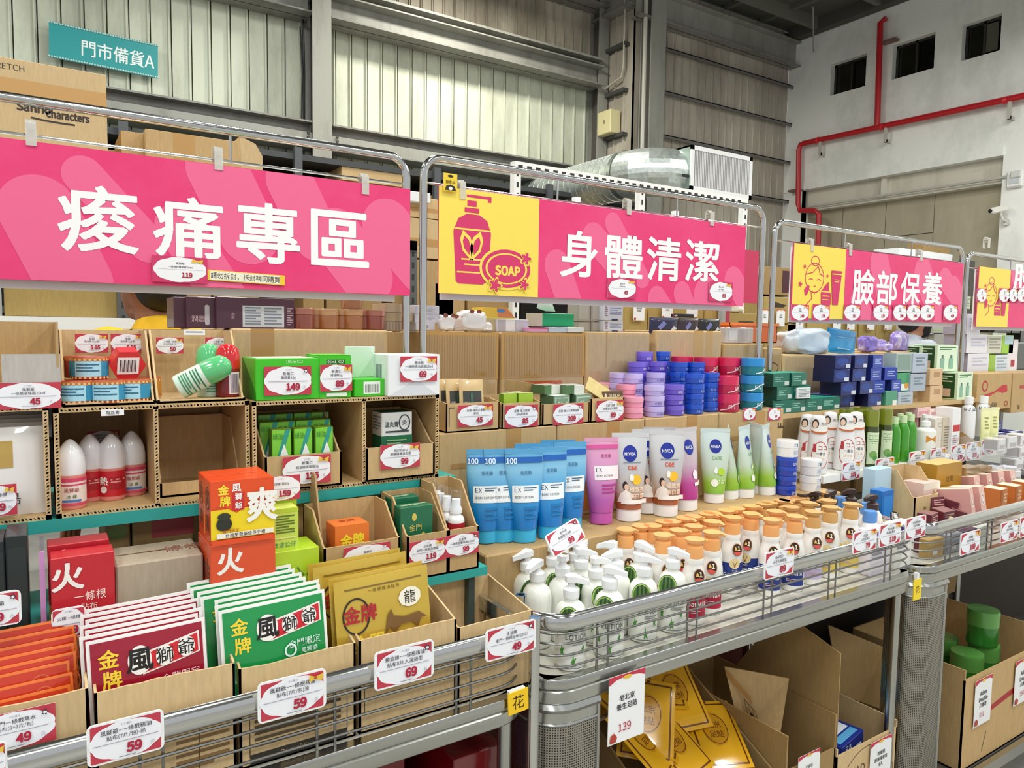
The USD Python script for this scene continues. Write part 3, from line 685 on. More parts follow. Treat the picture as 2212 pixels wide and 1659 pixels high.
face = lambda: [('ring', 'd8336b', .40, .79, .075, .065, .012), ('ring', 'd8336b', .40, .56, .175, .20, .012), ('s', 'd8336b', [(.23, .60), (.36, .63), (.46, .72)], .012), ('s', 'd8336b', [(.46, .72), (.50, .62), (.57, .59)], .012), ('s', 'd8336b', [(.29, .53), (.33, .545), (.37, .53)], .01), ('s', 'd8336b', [(.44, .53), (.48, .545), (.52, .53)], .01),
    ('s', 'd8336b', [(.39, .45), (.41, .44), (.43, .45)], .01), ('s', 'd8336b', [(.36, .37), (.41, .35), (.46, .37)], .012), ('s', 'd8336b', [(.34, .37), (.36, .27), (.25, .18)], .012), ('p', 'd8336b', [(.21, .39), (.27, .46), (.31, .44), (.28, .34), (.23, .3)]), ('p', 'd8336b', [(.54, .2), (.53, .36), (.60, .46), (.67, .52), (.69, .40), (.73, .34), (.73, .2)]), ('r', 'fbe05c', .55, .37, .71, .385), ('r', 'fbe05c', .56, .31, .70, .325), ('r', 'fbe05c', .56, .26, .68, .272),
    ('p', 'd8336b', [(.76, .2), (.72, .62), (.72, .68), (.93, .68), (.92, .6), (.87, .2)]), ('r', 'fbe05c', .73, .625, .92, .64), ('r', 'fbe05c', .78, .55, .88, .56), ('r', 'fbe05c', .79, .52, .87, .53), ('f', 'd8336b', .2, .70, .03), ('f', 'd8336b', .13, .46, .04), ('f', 'd8336b', .64, .6, .025)]
x0, x1, z0, z1 = 2.625, 4.005, 1.618, 1.925
b3 = banner('pink banner with yellow panel showing a woman with a hair bun, in the middle distance', x0, x1, z0, z1, 2.985, seed=9)
big(b3, '臉部保養', [(1840, 578, 1889, 657), (1893, 583, 1938, 657), (1945, 586, 1987, 657), (1992, 586, 2035, 657)])
icon(b3, (x0, z0), 0.36, 0.307, face())
b4 = banner('pink banner with yellow panel and hair bun drawing at the right edge of the picture', 4.17, 5.54, 1.605, 1.92, 4.52, seed=12)
big(b4, '臉', [(2188, 566, 2242, 628)])
big(b4, '部保養', [(2262, 570, 2318, 632), (2336, 575, 2388, 635), (2404, 580, 2452, 638)])
icon(b4, (4.17, 1.605), 0.35, 0.31, face())
# clear clips holding the banners
def build_clip(label, loc, rz, group, rx, ry):
    t = thing('banner_clip', label, 'clip', loc, rz, group, rx, ry)
    m = mat('e3e0d8', 0.12, coat=0.6, alpha=0.62)
    jw = part(t, 'jaw', cat_([bxm(-0.010, 0.010, -0.018, -0.0145, -0.026, 0.026), bxm(-0.010, 0.010, 0.006, 0.010, -0.026, 0.026)]), m)
    part(t, 'hook', mv(lathe([(0.006, -0.010), (0.009, -0.010), (0.009, 0.010), (0.006, 0.010), (0.006, -0.010)], 14), 0, 0, 0.024, ry=90), m)
    part(jw, 'spring', bxm(-0.006, 0.006, -0.016, 0.011, 0.004, 0.010), mat('b9b6ac', 0.2))
    return t
CLIP = Kind(build_clip)
for (px, py, what) in [(67, 290, 'left part of the nearest pink banner'), (471, 345, 'middle of the nearest pink banner'), (787, 400, 'right part of the nearest pink banner'), (997, 412, 'yellow panel of the soap banner'), (1356, 448, 'middle of the soap banner'), (1535, 473, 'right end of the soap banner'), (1751, 530, 'yellow panel of the middle distance banner'), (1834, 540, 'left part of the middle distance banner lettering'), (1987, 552, 'right part of the middle distance banner'), (2133, 525, 'yellow panel of the banner at the right edge')]:
    p = UY(px, py, S-0.012)
    CLIP.put('clear plastic clip on the '+what, (p[0], S-0.004, p[2]))
# ================================================================== builders of the goods
PRICE, INK, GREYT = 'b01c3c', '3b3a44', '8b8c9a'
def tag_items(l1, l2, price, bow, sleeve):
    it = []
    if sleeve: it += [('rr', 'c23a4c', .045, .05, .955, .95, .03), ('c', 'f3f4fb', .5, .5, .462, .452)]
    else: it += [('r', 'c23a4c', 0, 0, 1, 1), ('c', 'f3f4fb', .5, .5, .485, .475)]
    it += [('r', 'f3f4fb', .10, .46, .90, .54)]
    it += [('t', GREYT, '小三美日', .5, .885, .055)]
    two = bool(l2)
    if l1: it.append(('t', INK, l1, .5, .755 if two else .68, .125, .66))
    if l2: it.append(('t', INK, l2, .5, .60, .125, .8))
    it += [('r', '77788a', .07, .475, .93, .484)]
    it += [('t', PRICE, price, .60, .29, .255, .6, .05), ('t', GREYT, '元', .84, .27, .09)]
    it += [('r', '50505c', .40, .10, .62, .112)]
    if bow == 'bow': it += [('p', 'e9c046', [(.74, .93), (.83, .86), (.95, .92), (.93, .74), (.83, .79), (.73, .76)]), ('e', 'b0602c', .83, .835, .025, .035)]
    elif bow == 'flower': it += [('f', '3a3440', .87, .84, .085), ('e', 'f3f4fb', .87, .84, .025, .035)]
    return it
def price_card(label, R, Y, l1, l2, price, bow='bow', sleeve=True, tilt=0.0, roll=0.0, yaw=0.0, items=None):
    x0, x1, z0, z1 = rect(*R, Y)
    W, H = x1-x0, z1-z0
    t = thing('price_card' if sleeve else 'price_label', label, 'price card' if sleeve else 'price label', ((x0+x1)/2, Y-0.002, z0), rz=yaw, rx=tilt, ry=roll)
    if sleeve:
        g = rrect(-W/2, 0, W/2, H, 0.009)
        part(t, 'holder', mv(prism(g, 0.0025), 0, 0, 0), WHITE)
        if roll == 0: part(t, 'hook', bxm(-W*0.3, W*0.3, 0.0025, 0.008, H*0.55, H*0.7), mat('d7d8da', 0.3))
    else:
        part(t, 'paper', bxm(-W/2, W/2, 0.0, 0.0006, 0, H), PAPER)
    front(t, W, H, items or tag_items(l1, l2, price, bow, sleeve), 0.0)
    return t
def hang_tag(label, R, Y, lines, price, yaw=0.0, roll=0.0):
    """Tall white card with a red dotted head, hung on a carton."""
    x0, x1, z0, z1 = rect(*R, Y); W, H = x1-x0, z1-z0
    t = thing('hanging_price_tag', label, 'price tag', ((x0+x1)/2, Y-0.002, z0), rz=yaw, ry=roll)
    part(t, 'card', bxm(-W/2, W/2, 0, 0.0012, 0, H), WHITE)
    it = [('p', 'c43248', [(0, 1), (1, 1), (1, .9), (.85, .94), (.5, .965), (.2, .94), (0, .88)]), ('e', 'ecc146', .5, .95, .12, .03)]
    n = len(lines)
    for i, s in enumerate(lines): it.append(('t', '2b2b33', s, .5, .66-i*.13+(0.03 if n > 2 else 0), .095, .8, .02))
    it += [('t', 'b3283c', price, .45, .22, .12, .6), ('p', 'b3402c', [(.04, .03), (.06, .14), (.16, .17), (.24, .1), (.2, .03)])]
    front(t, W, H, it, 0.0)
    return t
def carton(label, R, Y, d, m=None, name='carton', cat='carton', fr=(), lf=(), tp=(), tape=True, z0=None, rz=0, group=None, torn=False):
    x0, x1, za, z1 = rect(*R, Y)
    if z0 is not None: za = z0
    W, H = x1-x0, z1-za
    t = thing(name, label, cat, ((x0+x1)/2, Y+d/2, za), rz=rz, group=group)
    part(t, 'body', rbox(W, d, H, 0.003), m or CARD, smooth=False)
    if tape:
        part(t, 'tape', cat_([bxm(-W/2+0.002, W/2-0.002, -0.024, 0.024, H, H+0.0006), bxm(-W/2-0.0006, -W/2, -0.024, 0.024, H-0.07, H)]), TAPE)
    part(t, 'flap_seam', bxm(-W/2+0.003, W/2-0.003, -0.0012, 0.0012, H+0.0006, H+0.001), mat('7a5c36', 0.8))
    if fr: front(t, W, H, fr, -d/2)
    if lf: leftface(t, d, H, lf, -W/2)
    if tp: topface(t, W, d, tp, H+0.001)
    return t
def torn_edge(w, h, amp, seed, n=24):
    rng = np.random.default_rng(seed)
    xs = np.linspace(-w/2, w/2, n)
    zs = h + amp*np.cumsum(rng.normal(0, 0.35, n))*0.5; zs = np.clip(zs, h-amp*2, h+amp*2)
    return [(-w/2, 0), (w/2, 0)] + list(zip(xs[::-1], zs[::-1]))
def open_box(label, x0, x1, yf, d, z0, hf, hb, m=None, name='display_carton', torn=0.0, seed=0, side=None, fr=(), th=0.004, rz=0, lf=(), cat='carton', group=None, rx=0, inner=None):
    """Open carton: low front panel hf, back panel hb, side panels running between them (side: 'slope', 'step' or 'flat')."""
    W = x1-x0; m = m or CARD
    t = thing(name, label, cat, ((x0+x1)/2, yf+d/2, z0), rz=rz, group=group, rx=rx)
    part(t, 'bottom_panel', bxm(-W/2, W/2, -d/2, d/2, 0, th), m, smooth=False)
    fp = torn_edge(W, hf, torn, seed) if torn else [(-W/2, 0), (W/2, 0), (W/2, hf), (-W/2, hf)]
    part(t, 'front_panel', mv(prism(fp, th), 0, -d/2, 0), m, smooth=False)
    part(t, 'back_panel', bxm(-W/2, W/2, d/2-th, d/2, 0, hb), inner or m, smooth=False)
    if side == 'step': sp = [(-d/2, 0), (d/2, 0), (d/2, hb), (d*0.05, hb), (-d*0.42, hf*1.02), (-d/2, hf)]
    elif side == 'flat': sp = [(-d/2, 0), (d/2, 0), (d/2, hb), (-d/2, hb)]
    else: sp = [(-d/2, 0), (d/2, 0), (d/2, hb), (-d/2, hf)]
    for s in (-1, 1):
        p = prism(sp, th); v = p.vertices.copy()
        p.vertices = np.column_stack([(v[:, 1] if s < 0 else -v[:, 1])+s*W/2, v[:, 0], v[:, 2]])
        if s < 0: p.invert()
        part(t, 'side_panel', p, m, smooth=False)
    if fr: front(t, W, hf, fr, -d/2)
    if lf: leftface(t, d, hf, lf, -W/2)
    return t
def flute(t, pts, r=0.0032):
    """Raw corrugated edge: a pale band with dark flutes along a polyline of points facing the front."""
    P = np.asarray(pts, float)
    seg, dk = [], []
    for a, b in zip(P[:-1], P[1:]):
        L = np.linalg.norm(b-a); u = (b-a)/L; o = np.array([u[2], 0, -u[0]])
        n = max(1, int(L/0.0062))
        for i in range(n):
            p = a+u*(i+0.2)*L/n; q = a+u*(i+0.75)*L/n
            s = 0.6 if i % 2 else -0.6
            dk.append(trimesh.Trimesh([p-o*r*0.75+[0, -.0006, 0], p+o*r*0.5*s+[0, -.0006, 0], q+o*r*0.75+[0, -.0006, 0], q-o*r*0.5*s+[0, -.0006, 0]], [[0, 1, 2], [0, 2, 3], [2, 1, 0], [3, 2, 0]], process=False))
    part(t, 'corrugated_edge', cat_(dk), mat('6e5230', 0.9), smooth=False, kind='stuff')
def cell_box(label, R, Y, d, dividers=(), th=0.009, z0=None):
    """Corrugated carton laid on its side, open to the front."""
    x0, x1, za, z1 = rect(*R, Y)
    if z0 is not None: za = z0
    W, H = x1-x0, z1-za
    t = thing('cardboard_cubby', label, 'carton', ((x0+x1)/2, Y+d/2, za))
    for nm, b in (('bottom_panel', (-W/2, W/2, -d/2, d/2, 0, th)), ('top_panel', (-W/2, W/2, -d/2, d/2, H-th, H)), ('side_panel', (-W/2, -W/2+th, -d/2, d/2, th, H-th)), ('side_panel', (W/2-th, W/2, -d/2, d/2, th, H-th)), ('back_panel', (-W/2, W/2, d/2-th, d/2, th, H-th))):
        part(t, nm, bxm(*b), CARD2, smooth=False)
    for f in dividers: part(t, 'divider', bxm(-W/2+f*W-th/2, -W/2+f*W+th/2, -d/2, d/2-th, th, H-th), CARD2, smooth=False)
    y = -d/2-0.0008
    c = th/2
    lines_ = [[(-W/2+c, y, H-c), (W/2-c, y, H-c)], [(-W/2+c, y, c), (-W/2+c, y, H-c)], [(W/2-c, y, c), (W/2-c, y, H-c)], [(-W/2+c, y, c), (W/2-c, y, c)]] + [[(-W/2+f*W, y, th), (-W/2+f*W, y, H-th)] for f in dividers]
    part(t, 'cut_edge', cat_([bxm(min(a[0], b[0])-c, max(a[0], b[0])+c, y, y+0.001, min(a[2], b[2])-c, max(a[2], b[2])+c) for a, b in lines_]), EDGE, smooth=False)
    P = []
    for l in lines_: flute(t, l)
    return t, (x0, x1, za, z1, th)
def box_thing(label, w, d, h, color, loc, rz=0, fr=(), lf=(), tp=(), name='product_box', cat='box', group=None, rough=0.35, rx=0, ry=0, wrap=False, coat=0.2):
    t = thing(name, label, cat, loc, rz, group, rx, ry)
    part(t, 'body', rbox(w, d, h, 0.0015), color if not isinstance(color, str) else mat(color, rough, coat=coat), smooth=False)
    if fr: front(t, w, h, fr, -d/2)
    if lf: leftface(t, d, h, lf, -w/2)
    if tp: topface(t, w, d, tp, h)
    if wrap: part(t, 'wrapping', rbox(w+0.004, d+0.004, h+0.004, 0.004, -0.0005), CLEAR)
    return t
def pbox(label, R, Y, d, color, z0=None, **k):
    x0, x1, za, z1 = rect(*R, Y)
    if z0 is not None: za = z0
    return box_thing(label, x1-x0, d, z1-za, color, ((x0+x1)/2, Y+d/2, za), **k)
def box_kind(w, d, h, color, grp=None, **k):
    def b(label, loc, rz, group, rx, ry): return box_thing(label, w, d, h, color, loc, rz, group=group or grp, rx=rx, ry=ry, **k)
    return Kind(b)
def packet(label, w, h, loc, border, panel, items, group=None, rx=0, rz=0, ry=0, th=0.005, inset=0.035, name='plaster_packet', cat='packet', gloss=0.2, flat_top=0.10):
    t = thing(name, label, cat, loc, rz, group, rx, ry)
    n, m_ = 13, 11
    U, V = np.meshgrid(np.linspace(-1, 1, n), np.linspace(0, 1, m_), indexing='ij')
    bulge = (1-np.abs(U)**4)*(1-np.abs(2*V-1)**5)*th + 0.0008
    X, Z = U*w/2, V*h
    fr_ = np.stack([X, -bulge, Z], -1).reshape(-1, 3); bk = np.stack([X, bulge*0.6, Z], -1).reshape(-1, 3)
    f = []
    for i in range(n-1):
        for j in range(m_-1):
            a, b, c, d_ = i*m_+j, (i+1)*m_+j, (i+1)*m_+j+1, i*m_+j+1
            f += [(a, b, c), (a, c, d_)]
    f = np.array(f)
    ring = [i*m_ for i in range(n)] + [(n-1)*m_+j for j in range(1, m_)] + [i*m_+m_-1 for i in range(n-2, -1, -1)] + [j for j in range(m_-2, 0, -1)]
    N = len(fr_)
    side = []
    for q in range(len(ring)):
        a, b = ring[q], ring[(q+1) % len(ring)]
        side += [(b, a, a+N), (b, a+N, b+N)]
    v = np.vstack([fr_, bk])
    part(t, 'pouch', trimesh.Trimesh(v, np.vstack([f, f[:, ::-1]+N, side]), process=False), border if not isinstance(border, str) else mat(border, 0.3, coat=0.5), smooth=50)
    def warp(m, off):
        m = m.subdivide_to_size(0.03, max_iter=5)
        q = m.vertices.copy()
        uu, vv = np.clip(q[:, 0]/(w/2), -1, 1), np.clip(q[:, 2]/h, 0, 1)
        q[:, 1] = -((1-np.abs(uu)**4)*(1-np.abs(2*vv-1)**5)*th + 0.0008) - off - 0.0006
        m.vertices = q; return m
    its = ([('r', panel, inset, inset*w/h, 1-inset, 1-inset*w/h)] if panel else []) + list(items)
    paint(t, (-w/2, 0, 0), (1, 0, 0), (0, 0, 1), w, h, its, warp=warp, mk=lambda c: mat(c, gloss, coat=0.4))
    return t
def packet_kind(*a, **k):
    w, h = a[0], a[1]
    def b(label, loc, rz, group, rx, ry): return packet(label, w, h, loc, *a[2:], group=group, rx=rx, rz=rz, ry=ry, **k)
    return Kind(b)
def tube_kind(w, h, capr, caph, body, items, cap, cat='tube', name='lotion_tube', seal=None, capcol=None, grad=None):
    """Squeeze tube standing on its cap: round below, flattened to a crimped edge on top."""
    def b(label, loc, rz, group, rx, ry):
        t = thing(name, label, cat, loc, rz, group, rx, ry)
        part(t, 'cap', lathe([(0, 0), (capr*0.96, 0), (capr, 0.003), (capr, caph-0.002), (capr*0.97, caph), (0, caph)], 24, 1, 0.9), cap, smooth=40)
        n, L = 28, 11
        a = np.linspace(0, 2*np.pi, n, endpoint=False)
        rings = []
        for k in range(L):
            s = k/(L-1)
            rx_ = capr*1.04*(1-s)+w/2*s if s < 1 else w/2
            rx_ = capr*1.04+(w/2-capr*1.04)*min(1, s*1.5)
            ry_ = capr*0.95*(1-s**1.3)+0.0015
            z = caph+(h-caph)*s
            rings.append(np.column_stack([rx_*np.cos(a), ry_*np.sin(a), np.full(n, z)]))
        v = np.vstack(rings); f = []
        for k in range(L-1):
            for j in range(n):
                A, B_ = k*n+j, k*n+(j+1) % n
                f += [(A, B_, B_+n), (A, B_+n, A+n)]
        c = len(v); v = np.vstack([v, [0, 0, h]])
        f += [(c, (L-1)*n+j, (L-1)*n+(j+1) % n) for j in range(n)]
        part(t, 'body', trimesh.Trimesh(v, f, process=False), body, smooth=60)
        part(t, 'crimp', bxm(-w/2, w/2, -0.0018, 0.0018, h-0.001, h+0.012), seal or body)
        def warp(m, off):
            m = m.subdivide_to_size(0.012, max_iter=6)
            q = m.vertices.copy()
            s = np.clip((q[:, 2]-caph)/(h-caph), 0, 1)
            rx_ = capr*1.04+(w/2-capr*1.04)*np.minimum(1, s*1.5)
            ry_ = capr*0.95*(1-s**1.3)+0.0015
            uu = np.clip(q[:, 0]/rx_, -0.96, 0.96)
            q[:, 1] = -ry_*np.sqrt(1-uu**2)-off-0.0007
            m.vertices = q; return m
        paint(t, (-w/2, 0, caph), (1, 0, 0), (0, 0, 1), w, h-caph, items, warp=warp, mk=lambda c: mat(c, 0.3))
        return t
    return Kind(b)
def vgrad(stops, z0, z1, rough=0.25, coat=0.4, trans=0.0, sheen=0):
    """Plastic whose own printed colour runs from bottom to top of the thing (object z)."""
    k = ('vg', str(stops), z0, z1)
    if k in mats: return mats[k]
    nodes = {'t': ('texture_coordinate', {}), 's': ('separate_xyz', {}), 'm': ('map_range', dict(from_min=float(z0), from_max=float(z1), clamp=True)),
             'r': ('rgb_ramp', dict(ramp=[(p, lin(c)) for p, c in stops])), 'p': ('principled_bsdf', dict(roughness=rough, coat_weight=coat, metallic=float(sheen)))}
    m = usdkit.material(stage, f'/World/Looks/graded_{len(mats):03d}', nodes, [('t.object', 's.vector'), ('s.z', 'm.value'), ('m.result', 'r.fac'), ('r.color', 'p.base_color')], surface='p.BSDF')
    mats[k] = m
    return m
# ================================================================== cart 1: plasters and balms
YF, YG, YH = 1.295, 1.44, 1.60
ZG = UY(985, 1236, YG)[2]
ZH = UY(101, 1124, YH)[2]
# --- front row of torn cartons with packets
def front_bin(xl, xr, ytop, label, torn, seed, dd=0.135, fr=(), rise=0.035):
    a, b = UY(xl, ytop, YF), UY(xr, ytop, YF)
    return open_box(label, a[0], b[0], YF, dd, FLOOR, a[2]-FLOOR, a[2]-FLOOR+rise, CARDL, torn=torn, seed=seed, fr=fr)
front_bin(-215, 193, 1575, 'torn open carton of orange packets at the bottom left corner', .003, 3, fr=[('lines', '8a6a40', .1, .1, .8, .3, 4)])
front_bin(203, 508, 1497, 'torn open carton holding the dark red packets', .004, 5, fr=[('lines', '8a6a40', .55, .12, .95, .42, 5), ('s', '5a4426', [(.72, .1), (.72, .6), (.98, .6)], .008)])
front_bin(516, 768, 1445, 'torn open carton holding the green packets', .003, 8, fr=[('s', '4a3a26', [(.08, .1), (.08, .62), (.92, .62), (.92, .1)], .008), ('r', '2a241e', .08, .02, .92, .12), ('t', 'd8b17e', 'Dermal Korea', .5, .07, .05), ('lines', '54422a', .12, .16, .86, .46, 5)])
front_bin(776, 985, 1385, 'open carton holding the gold packets', .002, 11, fr=[('t', '4a3a26', '0102 SHANGHAI', .4, .55, .06), ('s', '4a3a26', [(.05, .2), (.05, .62), (.5, .62)], .008)])
front_bin(990, 1150, 1357, 'empty open carton at the right end of the nearest cart', .0015, 13, dd=0.19, rise=0.028)
KNIFE = lambda c, lion: [('t', 'f7d433', '金', .17, .80, .17, .3, .04), ('t', 'f7d433', '牌', .19, .60, .17, .3, .04), ('p', 'f4f0ea', [(.44, .58), (.94, .68), (.94, .89), (.44, .79)]), ('p', 'd11f2a', [(.46, .60), (.925, .69), (.925, .87), (.46, .775)]), ('e', 'f6f1ec', .42, .73, .10, .14), ('t', '16130f', '風', .42, .73, .22, .3, .03), ('e', 'f6f1ec', .63, .725, .075, .10), ('e', 'f6f1ec', .82, .765, .075, .10), ('t', '16130f', '獅', .63, .725, .155, .2), ('t', '16130f', '爺', .82, .765, .155, .2), ('t', lion, '金門限定', .76, .50, .085, .4), ('ring', lion, .62, .44, .05, .06, .02), ('t', lion, '風獅爺', .80, .41, .06, .3)]
x0, x1, z0, z1 = rect(190, 1395, 468, 1520, YF+0.012)
W_ = (x1-x0)*0.93
RED_P = packet_kind(W_, 0.17, 'f3f0ee', '9c0f2c', KNIFE('9c0f2c', 'f0dce0'), inset=0.03)
zr = UY(330, 1365, YF+0.012)[2]-0.17
for i in range(7):
    o = [0, .004, .001, .006, .003, .008, .005][i]
    RED_P.put(f'dark red packet with gold lettering, {NTH[i]} from the front of its carton', ((x0+x1)/2-0.004+o-0.012*(i % 2), YF+0.014+i*0.017, zr+i*0.0035), rx=-6+i*0.6, ry=-1.5, group='dark red packets in the torn carton')
x0, x1, z0, z1 = rect(474, 1325, 722, 1430, YF+0.012)
GRN_P = packet_kind((x1-x0)*0.93, 0.17, 'f3f3ee', '17924a', KNIFE('17924a', 'd9f0ea'), inset=0.03)
zg_ = UY(610, 1300, YF+0.012)[2]-0.17
for i in range(7):
    GRN_P.put(f'green packet with gold lettering, {NTH[i]} from the front of its carton', ((x0+x1)/2-0.006*i*(i > 2)-0.003*(i % 2), YF+0.014+i*0.0175, zg_+i*0.0045), rx=-7+i*0.6, ry=-1.5, group='green packets in the torn carton')
x0, x1, z0, z1 = rect(732, 1262, 935, 1390, YF+0.02)
GOLD_P = packet_kind(x1-x0, 0.17, mat('d8b648', 0.24, 0.35, coat=0.5), None, [('lines', '7d6422', .10, .865, .92, .90, 1), ('t', '6e541a', '一 條 根 精 油 貼 布', .5, .84, .045, .8), ('ring', '2a2016', .20, .58, .13, .20, .02), ('t', 'b3202c', '金牌', .24, .60, .2, .34, .04), ('c', 'f4efdf', .77, .68, .12, .11), ('t', '2a2016', '龍', .77, .68, .15, .2), ('p', '7a5626', [(.48, .30), (.52, .52), (.56, .58), (.58, .50), (.70, .46), (.86, .48), (.95, .40), (.88, .40), (.84, .30), (.78, .38), (.66, .38), (.58, .30), (.54, .38)]), ('t', 'f2d64a', '金門', .3, .26, .2, .4, .05)], th=0.006, gloss=0.3)
zq = UY(830, 1245, YF+0.02)[2]-0.17
for i in range(4):
    GOLD_P.put(f'gold foil packet, {NTH[i]} from the front of its carton', ((x0+x1)/2-[0, .004, .022, .026][i], YF+0.022+[0, .018, .062, .085][i], zq+[0, .004, .016, .018][i]), rx=-7+i, ry=-1.2, group='gold foil packets in the open carton')
x0, x1, z0, z1 = rect(-170, 1365, 176, 1520, YF+0.02)
ORG_P = packet_kind(x1-x0, 0.17, mat('ee7a30', 0.2, coat=0.6), 'c8381d', [('ring', 'dc6a3c', x, z, r, r*1.6, .01) for x, z in ((.58, .55), (.74, .62), (.88, .5), (.64, .75), (.8, .8), (.94, .72)) for r in (.03, .055, .08)] + [('e', 'dc5a30', .5, .5, .09, .2)], inset=0.02, flat_top=0.05)
for i in range(8):
    zt = UY(120, [1505, 1478, 1450, 1432, 1412, 1392, 1372, 1352][i]-6, YF+0.02+i*0.014)[2]
    ORG_P.put(f'shiny orange red packet, {NTH[i]} from the front of the corner carton', ((x0+x1)/2-[.012, .008, .012, 0.002, .004, 0, .002, 0][i], YF+0.02+i*0.014, zt-0.17), rx=-8+i*0.5, ry=-1.2, group='orange red packets in the corner carton')
# --- price cards on the chrome rail of cart 1
yc = B-0.012
price_card('price card reading 49 in front of the orange packets, stuck on cardboard', (-60, 1556, 122, 1640), YF-0.002, '金門一條根草本', '貼布(8+2片/包)', '49', 'flower', sleeve=False)
price_card('price card reading 59 on the rail below the dark red packets, its film torn', (187, 1570, 355, 1660), yc, '風獅爺~一條根精油', '貼布(7片/包)-熱', '59', None)
price_card('price card reading 59 on the rail below the green packets', (556, 1477, 704, 1565), yc, '風獅爺~一條根精油', '貼布(7片/包)涼', '59', 'bow')
price_card('price card reading 69 on the rail below the gold packets', (808, 1410, 936, 1494), yc, '鎖金鍊~一條根精油', '貼布8片入溫熱型', '69', 'flower')
price_card('price card reading 49 on the rail in front of the empty carton', (1048, 1362, 1156, 1431), yc, '正油牌', '金門一條根貼布(10片)', '49', 'flower')
price_card('corner of a price card at the bottom left corner of the picture', (-100, 1625, 17, 1710), yc-0.004, '', '', '39', 'bow')
x0, x1, z0, z1 = rect(1098, 1498, 1141, 1545, B-0.01)
t = thing('rail_tag', 'bright yellow tag with one black character on the lower rail of the nearest cart', 'tag', ((x0+x1)/2, B-0.012, z0), ry=-3)
part(t, 'plate', bxm(-(x1-x0)/2, (x1-x0)/2, 0, 0.003, 0, z1-z0), mat('f6c814', 0.35)); front(t, x1-x0, z1-z0, [('t', '3a2a12', '花', .5, .5, .62)], 0)
part(t, 'clip', bxm(-(x1-x0)*0.4, (x1-x0)*0.4, 0.003, 0.012, (z1-z0)*0.8, (z1-z0)*1.05), WHITE)
# --- teal shelves
t = thing('teal_shelf', 'teal board shelf carrying the row of cardboard cubbies', 'shelf', (0, 0, 0))
xa, xb = -0.61, 0.87
part(t, 'board', bxm(xa, xb, YH, 1.93, ZH-0.024, ZH), TEAL)
for x in (xa+0.02, xb-0.02): part(t, 'leg', bxm(x-0.01, x+0.01, YH+0.2, 1.92, FLOOR, ZH-0.024), mat('3c4a4a', 0.5))
t = thing('teal_shelf', 'lower teal board under the carton with green boxes and spray bottles', 'shelf', (0, 0, 0))
part(t, 'board', bxm(xa, xb, YG, YH+0.18, ZG-0.02, ZG), TEAL)
for x in (xa+0.05, 0.1, xb-0.03): part(t, 'leg', bxm(x-0.008, x+0.008, YG+0.02, YH+0.15, FLOOR, ZG-0.02), mat('3c4a4a', 0.5))
# --- row G
for i, (xl, xr, yt) in enumerate([(-75, -22, 1172), (-20, 12, 1172), (13, 62, 1160)]):
    pbox(f'dark green black boxed balm standing {["at the left edge of the picture", "between two like boxes at the left edge", "beside the pink acrylic edge"][i]}', (xl, yt, xr, 1330), YG+0.03, 0.09, '1c2426', z0=ZG, fr=[('r', '27302f', .1, .1, .9, .9)], name='balm_box')
t = thing('acrylic_stand', 'clear acrylic panel with a pink edge beside the dark boxes', 'stand', (UY(90, 1200, YG+0.02)[0], YG+0.02, ZG))
part(t, 'edge', bxm(-0.004, 0.004, 0, 0.004, 0, 0.165), mat('c98fc4', 0.2)); part(t, 'panel', bxm(-0.003, 0.003, 0.004, 0.13, 0, 0.16), film((0.95, 0.85, 0.95)))
price_card('price card in a white holder at the left edge, below the dark boxes', (-90, 1292, 47, 1368), YG-0.06, '草本舒緩霜', '', '59', 'flower')
FIRE = [('r', 'd8a04c', 0, 0, 1, .34), ('p', 'c3202c', [(0, .34), (.2, .28), (.6, .24), (1, .34), (1, .4), (0, .4)]), ('t', 'f6f2ee', '火', .26, .80, .28, .5, .05), ('t', 'f4e6dc', '一條根', .60, .58, .1, .5), ('t', 'f4e6dc', '貼布', .58, .47, .07), ('t', 'f3cf3e', '金牌', .4, .15, .16, .5, .05)]
pbox('red box with a big white fire character, in front of its twin', (110, 1208, 249, 1345), YG+0.01, 0.05, 'c4222f', z0=ZG-.02, fr=FIRE, name='plaster_box')
pbox('red box with a big white fire character, peeping out behind its twin', (104, 1180, 238, 1320), YG+0.07, 0.05, 'b81d2b', z0=ZG, fr=FIRE, name='plaster_box')
price_card('price card half hidden between the red boxes and the dark red packets', (111, 1318, 186, 1385), YG-0.015, '火牌一條根', '', '99', None)
carton('brown carton under the teal shelf behind the red boxes', (228, 1128, 282, 1215), YH+0.06, 0.2, CARDD, z0=ZG+0.001, tape=False, fr=[('e', '7f9a58', .5, .85, .4, .1)])
carton('brown carton with printed characters under the teal shelf', (287, 1122, 420, 1218), YH+0.05, 0.2, CARDD, z0=ZG+0.001, tape=False, fr=[('r', 'a8484c', .3, .72, 1, .98), ('t', '5a4426', '十塊本科技產品', .62, .6, .1, .7), ('lines', '6d5532', .3, .1, .9, .5, 4)])
carton('grey film wrapped carton lying low behind the dark red packets', (250, 1222, 440, 1300), YG+0.02, 0.12, cardboard('b8a994', 'g'), z0=ZG+0.001, tape=False, tp=[('t', 'a06a5a', '一條根', .7, .5, .3)])
